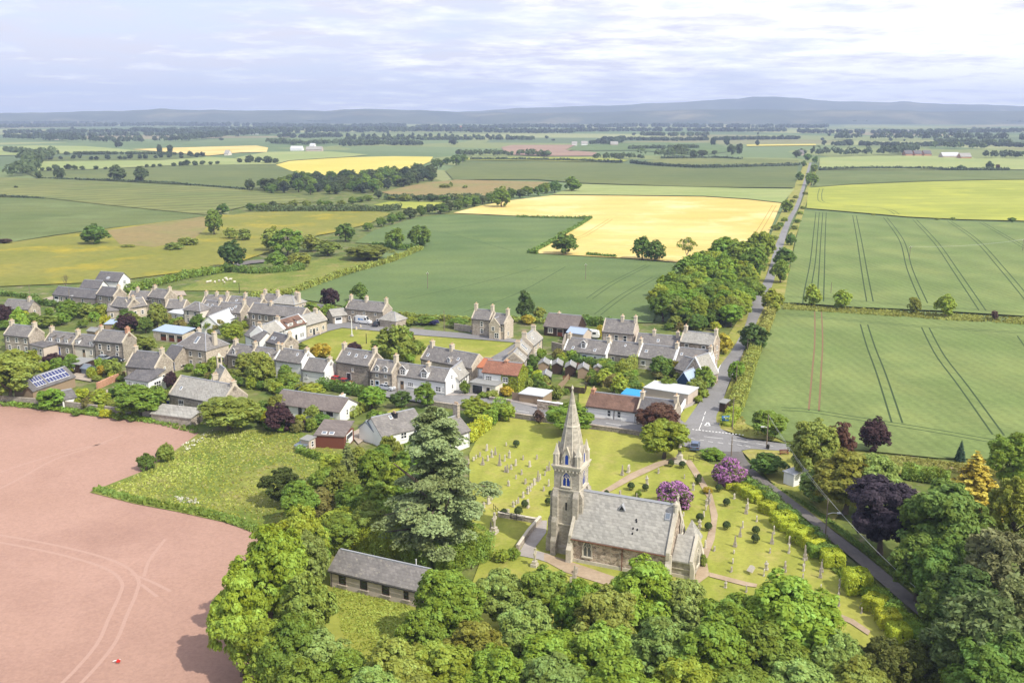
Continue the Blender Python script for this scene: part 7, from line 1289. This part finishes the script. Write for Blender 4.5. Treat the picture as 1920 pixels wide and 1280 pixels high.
# ---------- churchyard stones
M['grave'] = smat('weathered_gravestone', (.42, .38, .31), (.50, .46, .38), 4, (.30, .27, .23)); M['grave_d'] = smat('dark_gravestone', (.32, .28, .23), (.38, .34, .29), 4)
def graves():
    V = []
    def var(f): b = MB(); f(b); V.append(b.mesh('gravestone', [M['grave'] if len(V) % 3 else M['grave_d']]))
    def slab(b, w, h, t, base=True, rnd_=True):
        if base: b.box(-t, t, -w * .65, w * .65, -.1, .16)
        pr = [(-w / 2, .1), (w / 2, .1), (w / 2, h * .82)] + ([(w * .5 * math.cos(a), h * .82 + h * .18 * math.sin(a)) for a in [math.pi * i / 8 for i in range(1, 8)]] if rnd_ else [(w * .3, h), (-w * .3, h)]) + [(-w / 2, h * .82)]
        b.prism(pr, -t / 2, t / 2, 'x')
    var(lambda b: slab(b, .75, 1.15, .18)); var(lambda b: slab(b, .65, .95, .16, False)); var(lambda b: slab(b, .8, 1.4, .22, True, False))
    def obel(b): b.box(-.38, .38, -.38, .38, -.1, .3); b.box(-.28, .28, -.28, .28, .3, .75); b.frus(0, 0, .75, 1.9, .26, .16, 4, 0, math.pi / 4); b.frus(0, 0, 1.9, 2.1, .16, .01, 4, 0, math.pi / 4)
    def cross(b): b.box(-.35, .35, -.42, .42, -.1, .25); b.box(-.24, .24, -.3, .3, .25, .5); b.box(-.09, .09, -.11, .11, .5, 1.7); b.box(-.085, .085, -.38, .38, 1.1, 1.32); b.tube([(0, .26 * math.cos(a), 1.21 + .26 * math.sin(a)) for a in [i * math.pi / 6 for i in range(13)]], .05, 5, 0, False)
    def ped(b): b.box(-.3, .3, -.35, .35, -.1, .2); b.box(-.2, .2, -.25, .25, .2, .95); b.box(-.28, .28, -.32, .32, .95, 1.1); b.frus(0, 0, 1.1, 1.5, .18, .1, 8)
    var(obel); var(cross); var(ped)
    A = [(187, 300), (142, 340), (116, 355), (100, 370), (222, 345), (245, 328), (195, 367), (160, 395), (273, 400), (307, 370), (338, 348), (430, 360), (521, 357), (380, 400), (350, 425), (474, 408), (325, 445), (420, 458), (575, 465), (602, 432), (588, 435), (543, 492), (527, 505), (505, 528), (487, 552), (333, 535), (475, 570), (460, 588), (430, 612), (600, 535), (568, 568), (365, 675), (398, 650), (385, 660), (463, 680), (333, 715), (322, 720), (201, 655), (222, 630), (168, 680), (65, 385), (310, 440), (445, 520)]
    B = [(1090, 465), (1332, 450), (1505, 485), (1187, 618), (1077, 603), (877, 570), (1255, 530), (1563, 565), (1581, 480), (1500, 740), (1487, 785), (1634, 740), (1648, 700), (1671, 655), (1607, 825), (1645, 950)]
    C = [(365, 465), (432, 515), (424, 540), (432, 490), (477, 578), (407, 610), (393, 655), (363, 740), (368, 705), (358, 790), (350, 830), (553, 690), (543, 735), (563, 640), (525, 820), (512, 850), (640, 690), (638, 735), (622, 830), (618, 810), (724, 740), (719, 770), (714, 800), (711, 825), (707, 865), (805, 800), (800, 830), (795, 860), (797, 925), (893, 900), (888, 940), (886, 970), (888, 1000), (1002, 1010), (1001, 1035), (425, 930), (320, 910), (225, 500), (238, 480), (192, 605), (265, 725)]
    r = random.Random(3); ROT = math.radians(-24)
    def put(u, v, k, label, group, s=1.0, tilt=0):
        o = link('gravestone', V[k]); o.location = P(u, v, -.08); o.rotation_euler = (r.uniform(-.03, .03) + tilt, r.uniform(-.05, .05), ROT + r.uniform(-.12, .12)); s *= .8; o.scale = (s * r.uniform(.85, 1.05),) * 2 + (s * r.uniform(.85, 1.3),); tag(o, label, 'gravestone', group)
    for L, sc, ox, oy, lab, grp in ((A, .2812, 860, 760, 'weathered gravestone in the rows on the lawn left of the tower', 'gravestones left of the tower'), (B, .2812, 860, 760, 'weathered gravestone on the grass between nave and church gate', 'gravestones between nave and gate'), (C, .375, 1240, 760, 'weathered gravestone in the rows between church path and clipped bushes', 'gravestones beside the lane')):
        for i, (x, y) in enumerate(L): put(ox + x * sc, oy + y * sc, r.choice([0, 0, 1, 2, 2, 3, 5, 0]), lab, grp, r.uniform(.85, 1.2))
    for x, y, k, s, lab in ((1132, 443, 2, 1.5, 'tall leaning headstone alone near the church path'), (382, 488, 5, .7, 'low chest like gravestone among the left rows'), (235, 850, 4, 2.0, 'tall celtic cross beside the laurel hedge'), (217, 840, 3, 1.1, 'small obelisk beside the celtic cross'), (505, 1070, 4, 1.7, 'stone cross standing below the tower'), (770, 1150, 3, 1.1, 'obelisk grave just above the sycamores'), (785, 1120, 0, 1.2, 'headstone nearest the nave wall'), (748, 1185, 0, .9, 'small headstone half hidden by sycamores'), (318, 270, 1, .9, 'dark small headstone beside the topmost clipped yew')):
        put(860 + x * .2812, 760 + y * .2812, k, lab, None, s)
    o = link('gravestone', V[1]); o.location = P(1404, 1073, .25); o.rotation_euler = (0, .9, .7); o.scale = (1.4, 1.4, 1.3); tag(o, 'toppled pale gravestone leaning on the grass', 'gravestone')
    # war memorial by the gate
    e = empty('war_memorial', P(1274, 867), ROT, 'pale stone war memorial pillar at the church gate', 'memorial')
    b = MB(); b.box(-1.1, 1.1, -1.1, 1.1, -.1, .3); b.box(-.8, .8, -.8, .8, .3, .6); b.build('steps', [M['church_d']], e)
    b = MB(); b.box(-.5, .5, -.5, .5, .6, 1.6); b.frus(0, 0, 1.6, 4.1, .36, .24, 8); b.box(-.14, .14, -.14, .14, 4.1, 5.1); b.box(-.5, .5, -.12, .12, 4.45, 4.75); b.build('shaft', [M['church_d']], e)
graves()

def wall(label, pts, h, w, mat='stone_dk', cope='dressed', name='stone_wall', cat='wall', z=-.3):
    q = [P(u, v) for u, v in pts]; o = q[0]; e = empty(name, o, 0, label, cat); b = MB(); c = MB()
    for i, (a, d_) in enumerate(zip(q, q[1:])):
        d = (d_ - a).normalized(); s = Vector((-d.y, d.x, 0)); a, d_ = a - o, d_ - o - d * .003
        R_ = lambda ww, zz: [a - s * ww / 2 + Vector((0, 0, zz)), d_ - s * ww / 2 + Vector((0, 0, zz)), d_ + s * ww / 2 + Vector((0, 0, zz)), a + s * ww / 2 + Vector((0, 0, zz))]
        b.hexa(R_(w, z), R_(w, h)); c.hexa(R_(w + .12, h), R_(w * .7, h + .12))
    b.build('wall_body', [M[mat]], e); c.build('coping', [M[cope]], e)
wall('low dark stone wall between churchyard and main street', [(800, 757), (880, 768), (952, 779), (1030, 790), (1100, 801), (1192, 814), (1246, 826)], .8, .45, 'stone_dk', 'stone')
wall('old stone wall along the edge of the tilled field', [(0, 752), (60, 757), (115, 762), (180, 770), (215, 774), (283, 782)], 1.3, .5, 'stone', 'stone_dk')
wall('stone wall between the field store and school house garden', [(358, 786), (400, 795)], 1.3, .5, 'stone', 'dressed')
wall('pale coped wall round the flagged path by the tower', [(934, 967), (1005, 979), (1014, 976)], .7, .4, 'stone', 'church_d')
wall('pale coped wall sloping down beside the flagged path', [(1012, 977), (990, 1003), (970, 1032)], .9, .4, 'stone', 'church_d')
wall('small wall stub under the cedar beside the celtic cross', [(880, 956), (904, 962)], .8, .4, 'stone_dk', 'stone')
wall('rubble garden wall with white coping on the main street', [(1008, 766), (1055, 773)], 2.0, .5, 'rubble', 'frame')
wall('stone wall beside the villa on the far side of the green', [(852, 616), (884, 621)], 1.6, .45, 'stone', 'stone')
wall('low wall in front of the red tiled house garden', [(918, 750), (958, 756)], .8, .4, 'stone_dk', 'stone')
wall('brick garden wall beside the gravel yard', [(182, 728), (208, 716), (234, 706)], 1.3, .4, 'brick', 'brick')
wall('low garden wall along the terrace forecourt', [(1272, 780), (1290, 748)], 1.2, .35, 'white', 'white')
wall('dark rubble wall beside the dark fronted garage drive', [(1035, 655), (1055, 660), (1060, 640)], 2.2, .5, 'stone_dk', 'stone_dk')
def fence(label, pts, h, mat='timber', name='plank_fence', cat='fence', n=None, rails=False):
    q = [P(u, v) for u, v in pts]; o = q[0]; e = empty(name, o, 0, label, cat); b = MB()
    for a, c in zip(q, q[1:]):
        L = (c - a).length; d = (c - a) / L; s = Vector((-d.y, d.x, 0)) * .03; step = .22 if not rails else 1.0
        for i in range(int(L / step)):
            x0 = a - o + d * (i * step + .01); x1 = x0 + d * (step - .03 if not rails else .06); hh = h * (1 + .02 * math.sin(i * 1.7))
            b.hexa([x0 - s, x1 - s, x1 + s, x0 + s], [p + Vector((0, 0, hh)) for p in (x0 - s, x1 - s, x1 + s, x0 + s)])
    b.build('boards' if not rails else 'bars', [M[mat]], e); b = MB()
    for a, c in zip(q, q[1:]):
        for z in (h * .25, h * .8): b.tube([a - o + Vector((0, 0.05, z)), c - o + Vector((0, .05, z))], .05, 4)
    b.build('rails', [M[mat]], e)
fence('tall new timber plank fence on the main street', [(960, 750), (1010, 759)], 2.0, 'timber')
fence('weathered fence between the sheds and the cottage garden', [(1046, 733), (1058, 722), (1066, 712)], 1.6, 'timber')
fence('long weathered fence across the cottage gardens', [(1096, 716), (1130, 722), (1160, 726)], 1.6, 'timber')
fence('timber fence enclosing a small yard behind the spire', [(1058, 735), (1096, 738), (1100, 728)], 1.5, 'timber_dk')
fence('pale garden fence near the upper terrace', [(335, 612), (352, 603), (368, 597)], 1.3, 'timber')
fence('black iron railing on the churchyard cross wall', [(925, 955), (938, 968), (985, 978)], 1.1, 'iron', 'iron_railing', 'railing', None, True)
fence('dark timber gate at the churchyard entrance', [(1291, 862), (1312, 866)], 1.1, 'timber_dk', 'gate', 'gate', None, True)

# ---------- poles, lamps, wires
def pole(u, v, vt, label, mat='pole', arm=0, lamp=0, r=.13, name='utility_pole', cat='pole', group=None):
    p = P(u, v); h = max(ztop(p, vt), 2.5); r = max(r, .36 / ppm(p)); e = empty(name, p, 0, label, cat, group); b = MB(); b.tube([(0, 0, -.3), (0, 0, h * .5), (0, 0, h)], [r, r * .85, r * .65], 7); b.build('post', [M[mat]], e)
    if arm:
        b = MB(); b.box(-arm, arm, -.07, .07, h - .55, h - .4)
        b.build('cross_arm', [M['pole']], e)
        for x in (-arm + .12, 0, arm - .12): b = MB(); b.frus(x, 0, h - .4 if x else h, h - .15 if x else h + .25, .07, .05, 6); b.build('insulator', [M['frame']], e)
    if lamp:
        b = MB(); b.tube([(0, 0, h * .62), (lamp * .5, -.1, h * .66), (lamp, -.2, h * .66)], .05, 5); b.build('lamp_arm', [M['alu']], e)
        b = MB(); b.box(lamp - .1, lamp + .5, -.35, -.05, h * .64, h * .67); b.build('lamp_head', [M['alu']], e)
    return Vector((p.x, p.y, h))
PT = {}
for k, a in dict(
  a=(1547, 1011, 934, 'timber pole with a street lamp beside the lane bushes', 'pole', 0, 1.6), b=(1371, 855, 817, 'black steel pole on the corner of the lane'), c=(1437, 841, 777, 'timber pole with lamp beside a small bin on the island', 'pole', 0, -1.3),
  d=(1421, 812, 771, 'slim timber pole beside the round leafy tree'), e=(1373, 806, 745, 'tall pole at the mouth of the straight road'), f=(1779, 1213, 1158, 'black pole with cross arm at the bottom of the lane', 'iron', .6), g=(1380, 721, 682, 'timber pole beside the tall roadside hedge'), h=(1401, 660, 630, 'pole under the round dark roadside tree'),
  i=(802, 541, 511, 'lone pole standing in the broad wheat field left of centre', 'pole', .5), j=(1098, 524, 495, 'lone pole in the wheat field below the golden barley', 'pole', .5), k=(1705, 487, 462, 'pole in the tramlined wheat field', 'pole', .6), l=(1917, 470, 449, 'pole in the wheat field near the right edge', 'pole', .6), m=(1558, 549, 529, 'slim pole beside the pale field bank bushes'),
  n=(833, 621, 581, 'pole beside the blue flowering shrub', 'pole', 0), o=(654, 603, 562, 'pole in front of the long stone house'), q=(132, 577, 542, 'pole in front of the slate barn', 'pole', 0, 1), r=(57, 561, 533, 'pole by the left gardens', 'pole', 0), s=(449, 548, 530, 'short pole at the paddock hedge', 'iron', 0), t=(586, 707, 690, 'lamp post beside the lower white house', 'alu', 0, -1.2), u=(687, 643, 625, 'thin post on the village green', 'iron'), v=(1131, 646, 610, 'pole behind the terrace', 'pole'), w=(805, 728, 700, 'pole in front of the white shop', 'pole'), x=(1228, 640, 618, 'pole behind the slate cottages', 'pole'), y=(745, 735, 716, 'pole beside the dark evergreen on the street', 'pole')).items(): PT[k] = pole(*a)
p = P(660, 630); e = empty('flagpole', p, 0, 'white flagpole on the village green', 'flagpole'); b = MB(); b.tube([(0, 0, 0), (0, 0, ztop(p, 597))], [.14, .09], 7); b.build('post', [M['frame']], e); b = MB(); b.frus(0, 0, 0, .5, .5, .4, 8); b.build('base', [M['concrete']], e)
def wire(label, a, b, sag=.6, r=.035):
    q = [a.lerp(b, i / 12) - Vector((0, 0, sag * 4 * (i / 12) * (1 - i / 12))) for i in range(13)]; m = MB(); m.tube(q, r, 4)
    tag(m.build('overhead_wire', [M['wire']]), label, 'wire')
wire('pale overhead wire from the lane lamp pole down to the black pole', PT['a'], PT['f'], .8, .028)
wire('thin overhead wire from the lane lamp pole up to the island lamp pole', PT['a'], PT['c'], .6, .02)
wire('second thin wire between island pole and lane pole', PT['c'] + Vector((.2, 0, -.5)), PT['a'] + Vector((.2, 0, -.6)), .7, .016)
wire('overhead wire across the tramlined wheat field', PT['k'], PT['l'], 1.2, .03)

# ---------- vehicles
def car_meshes():
    prof = [(-2.1, .32), (2.1, .32), (2.12, .7), (1.95, .86), (1.05, .96), (.35, 1.42), (-1.15, 1.46), (-1.85, 1.02), (-2.1, .95)]
    b = MB(); n = len(prof); sec = [(-.86, 0), (-.80, .0), (.80, 0), (.86, 0)]
    def ring(y, top): return [(x, y, z if z < 1.0 else .96 + (z - .96) * top) for x, z in prof]
    R_ = [ring(-.70, .98), ring(-.86, .0), ring(.86, .0), ring(.70, .98)]
    # lower hull
    low = [(-2.1, .32), (2.1, .32), (2.12, .7), (1.95, .86), (1.05, .97), (-1.85, 1.0), (-2.1, .95)]; b.prism([(x, z) for x, z in low], -.86, .86, 'y')
    cab = MB()
    cab.hexa([(-1.9, -.80, .98), (1.1, -.80, .96), (1.1, .80, .96), (-1.9, .80, .98)], [(-1.2, -.64, 1.40), (.35, -.64, 1.40), (.35, .64, 1.40), (-1.2, .64, 1.40)])
    rf = MB(); rf.hexa([(-1.25, -.67, 1.40), (.38, -.67, 1.40), (.38, .67, 1.40), (-1.25, .67, 1.40)], [(-1.1, -.58, 1.47), (.25, -.58, 1.47), (.25, .58, 1.47), (-1.1, .58, 1.47)])
    for s in (-1, 1):
        for x0, x1, x2, x3 in ((1.1, .35, 1.0, .27), (-.35, -.35, -.43, -.43), (-1.9, -1.2, -1.75, -1.1)):
            rf.face([(x0, s * .81, .97), (x2, s * .81, .97), (x3, s * .65, 1.41), (x1, s * .65, 1.41)] if s < 0 else [(x1, s * .65, 1.41), (x3, s * .65, 1.41), (x2, s * .81, .97), (x0, s * .81, .97)])
    wh = MB(); 
    wl = MB(); k = [(.32 * math.cos(a), .32 * math.sin(a)) for a in [i * math.pi / 7 for i in range(14)]]; wl.prism(k, -.11, .11, 'y')
    rim = MB(); rim.prism([(x * .6, z * .6) for x, z in k], -.125, .125, 'y')
    hd = MB(); hd.box(-.05, .05, -.2, .2, -.08, .08)
    return b, cab, rf, wl.mesh('tyre', [M['tyre']]), rim.mesh('rim', [M['alu']]), hd.mesh('headlight', [M['frame']]), hd.mesh('tail_light', [M['door_br']])
CM = car_meshes(); CP_ = {}
GLASSM = CM[1].mesh('windows', [M['glass']])
def car(u, v, u2, v2, paint, label, s=1.0, z=.1):
    a, c = P(u, v), P(u2, v2); rz = math.atan2(c.y - a.y, c.x - a.x)
    if paint not in CP_:
        m = plain('car_paint', paint, .25, .6, .1, .03); CP_[paint] = (CM[0].mesh('car_body', [m]), CM[2].mesh('car_roof', [m]))
    e = empty('parked_car', (a.x, a.y, z), rz, label, 'car'); e.scale = (s, s, s)
    link('body', CP_[paint][0], e); link('roof', CP_[paint][1], e); link('windows', GLASSM, e)
    for x in (-1.3, 1.35):
        for y in (-.8, .8): w = link('wheel', CM[3], e); w.location = (x, y, .32); r = link('rim', CM[4], w)
    for y in (-.6, .6):
        h = link('headlight', CM[5], e); h.location = (2.08, y, .72); h = link('tail_light', CM[6], e); h.location = (-2.08, y, .8)
for a in [
 (1113, 775, 1130, 781, (.012, .013, .016), 'black hatchback parked beside the white tiled cottage'), (1050, 768, 1070, 772, (.6, .6, .6), 'white car half hidden behind the churchyard tree'), (896, 626, 915, 629, (.05, .09, .17), 'dark blue car parked in front of the stone villa'), (628, 604, 650, 606, (.02, .025, .03), 'black car in front of the white garage door'),
 (706, 611, 712, 606, (.03, .04, .06), 'dark estate car parked behind the white van'), (633, 716, 650, 719, (.5, .03, .03), 'bright red car beside the tall stone house'), (647, 721, 664, 724, (.40, .03, .03), 'second red car half hidden by the street hedge'), (725, 731, 745, 734, (.55, .58, .62), 'silver car outside the stone cottage with blue door'),
 (196, 676, 206, 677, (.35, .38, .42), 'silver car below the tall stone house'), (218, 679, 230, 680, (.02, .025, .04), 'dark car beside the hedge below the tall stone house'), (334, 688, 345, 690, (.015, .015, .02), 'black car in front of the hipped stone house'), (1303, 841, 1306, 830, (.10, .14, .24), 'blue grey car parked at the church gate'), (563, 731, 574, 733, (.04, .09, .22), 'blue car behind the bungalow')]: car(*a)
def van(u, v, u2, v2, label):
    a, c = P(u, v), P(u2, v2); e = empty('parked_van', (a.x, a.y, .08), math.atan2(c.y - a.y, c.x - a.x), label, 'van'); wm = plain('van_paint', (.75, .76, .78), .3, .5, 0, .03)
    b = MB(); b.prism([(-2.9, .4), (2.8, .4), (2.85, .9), (2.6, 1.2), (1.7, 1.45), (1.1, 2.45), (.9, 2.55), (-2.8, 2.55), (-2.9, 2.4)], -1.0, 1.0, 'y'); b.build('body', [wm], e)
    b = MB(); b.hexa([(1.75, -.88, 1.45), (1.78, -.88, 1.48), (1.78, .88, 1.48), (1.75, .88, 1.45)], [(1.16, -.82, 2.4), (1.2, -.82, 2.4), (1.2, .82, 2.4), (1.16, .82, 2.4)]); b.build('windscreen', [M['glass']], e)
    for s in (-1, 1): b = MB(); b.box(.55, 1.35, s * 1.01 - .01, s * 1.01 + .01, 1.45, 2.1); b.build('side_window', [M['glass']], e)
    for s in (-1, 1): b = MB(); b.prism([(-1.5 + .42 * math.cos(t), 1.5 + .32 * math.sin(t)) for t in [i * math.pi / 6 for i in range(12)]], s * 1.012 - .012, s * 1.012 + .012, 'y'); b.box(-1.0, .1, s * 1.012 - .01, s * 1.012 + .01, 1.35, 1.65); b.build('emblem', [plain('blue_emblem', (.05, .22, .55), .5)], e)
    for x in (-1.8, 1.9):
        for y in (-.92, .92): w = link('wheel', CM[3], e); w.location = (x, y, .35); link('rim', CM[4], w)
    for y in (-.75, .75): h = link('headlight', CM[5], e); h.location = (2.82, y, .95)
van(684, 607, 700, 609, 'white van with a blue emblem parked before the long stone house')
p = P(1110, 633); e = empty('caravan', p, -.3, 'white caravan beside the golden conical shrub', 'caravan'); b = MB(); b.prism([(-2.2, .4), (2.2, .4), (2.35, 1.2), (2.0, 2.3), (-2.0, 2.4), (-2.3, 1.4)], -1.05, 1.05, 'y'); b.build('body', [M['frame']], e)
for y in (-1.06, 1.06): b = MB(); b.box(-1.4, -.3, y - .01, y + .01, 1.3, 1.9); b.box(.3, 1.4, y - .01, y + .01, 1.3, 1.9); b.build('windows', [M['glass']], e)
for y in (-.95, .95): w = link('wheel', CM[3], e); w.location = (0, y, .32)

# ---------- small things
p = P(1360, 797); e = empty('road_sign', p, .1, 'blue road sign on two posts at the junction', 'sign'); b = MB()
for x in (-.5, .5): b.tube([(x, .05, 0), (x, .05, 2.1)], .05, 6)
b.build('posts', [M['alu']], e); b = MB(); b.box(-.85, .85, -.03, .03, 1.0, 2.1); f = b.build('sign_plate', [plain('sign_blue', (.02, .16, .52), .5)], e); b = MB(); b.box(-.08, .08, -.045, -.032, 1.15, 1.75); b.box(-.5, .5, -.045, -.032, 1.75, 1.9); b.build('symbol', [M['frame']], f)
def bench(u, v, rz, label):
    e = empty('park_bench', P(u, v), rz, label, 'bench'); b = MB(); b.box(-.9, .9, -.25, .25, .42, .48); b.build('seat', [M['timber_rd']], e); b = MB()
    for z in (.6, .75, .9): b.box(-.9, .9, .24, .29, z, z + .1)
    b.build('backrest', [M['timber_rd']], e)
    for x in (-.75, .75):
        b = MB(); b.box(x - .05, x + .05, -.24, -.16, 0, .42); b.box(x - .05, x + .05, .18, .26, 0, .95); b.build('leg', [M['timber_rd']], e)
bench(1470, 852, .1, 'brown wooden bench on the grass island'); bench(1062, 712, .2, 'garden bench near the sheds')
e = empty('litter_bin', P(1440, 842), 0, 'black litter bin at the foot of the island lamp pole', 'bin'); b = MB(); b.frus(0, 0, 0, .9, .25, .3, 10); b.build('body', [M['iron']], e); b = MB(); b.frus(0, 0, .9, 1.05, .32, .15, 10); b.build('lid', [M['iron']], e)
for u, v, rz, lab in ((315, 760, .2, 'blue wheelie bin behind the field store'), (322, 762, .2, 'second blue wheelie bin behind the field store')):
    e = empty('wheelie_bin', P(u, v), rz, lab, 'bin'); b = MB(); b.hexa([(-.25, -.3, .1), (.25, -.3, .1), (.25, .3, .1), (-.25, .3, .1)], [(-.3, -.37, 1.0), (.3, -.37, 1.0), (.3, .37, 1.0), (-.3, .37, 1.0)]); b.build('body', [M['door_bl']], e); b = MB(); b.box(-.32, .32, -.4, .4, 1.0, 1.07); b.build('lid', [M['door_bl']], e)
e = empty('field_marker', P(222, 1240), .2, 'small red and white object lying on the tilled field', 'marker'); e.scale = (.6, .6, .6); b = MB(); b.box(-.35, .35, -.25, .25, 0, .35); b.box(-.2, .2, -.15, .15, .35, .5); b.build('red_box', [plain('red_paint', (.55, .03, .02), .5)], e); b = MB(); b.tube([(-1.1, .2, .12), (.3, .45, .3)], .07, 6); b.tube([(-.9, .45, .1), (.35, .6, .2)], .05, 6); b.build('white_bar', [M['frame']], e)
e = empty('planter', P(975, 722), 0, 'orange flower tub in the garden beside the black shed', 'planter'); b = MB(); b.frus(0, 0, 0, .5, .3, .42, 9); b.build('tub', [M['orange_tile']], e); b = MB(); b.frus(0, 0, .5, .85, .45, .15, 7); b.build('flowers', [M['orange_tile']], e)
for u, v, lab in ((1020, 683, 'white garden chair beside the terrace hedge'), (1034, 684, 'second white garden chair beside the terrace hedge')):
    e = empty('garden_chair', P(u, v), .5, lab, 'chair'); b = MB(); b.box(-.35, .35, -.35, .35, .4, .48); b.build('seat', [M['frame']], e); b = MB(); b.box(-.35, .35, .3, .38, .48, 1.2); b.build('backrest', [M['frame']], e)
    for x in (-.3, .3):
        for y in (-.3, .3): b = MB(); b.box(x - .04, x + .04, y - .04, y + .04, 0, .4); b.build('leg', [M['frame']], e)
# sheep in the paddock
b = MB(); n = 8
b.tube([(-.62, 0, .62), (-.5, 0, .66), (-.1, 0, .68), (.35, 0, .68), (.52, 0, .72), (.66, 0, .86), (.86, 0, .84), (.98, 0, .76)], [.08, .30, .37, .36, .26, .16, .13, .06], n)
for x in (-.4, .36):
    for y in (-.17, .17): b.tube([(x, y, .5), (x - .02, y, .25), (x, y, 0)], [.1, .05, .05], 5)
SH = b.mesh('sheep', [M['cream']], True)
for u, v in ((389, 531), (394, 530), (411, 529), (418, 528), (424, 524), (426, 527), (403, 531), (432, 526), (440, 531), (421, 532)):
    o = link('sheep', SH); o.location = P(u, v); o.rotation_euler.z = rnd.uniform(0, 6); o.scale = (.95,) * 3; tag(o, 'white sheep grazing in the paddock beyond the village', 'sheep', 'sheep in the paddock')
for u, v in ((600, 626), (606, 612), (668, 617), (676, 613)):
    o = MB(); o.frus(0, 0, -.1, .6, .35, .28, 7); o.frus(0, 0, .6, .75, .28, .05, 7); q = o.build('edge_stone', [M['dressed']]); q.location = P(u, v); tag(q, 'pale stone marker on the edge of the village green', 'stone', 'marker stones round the green')
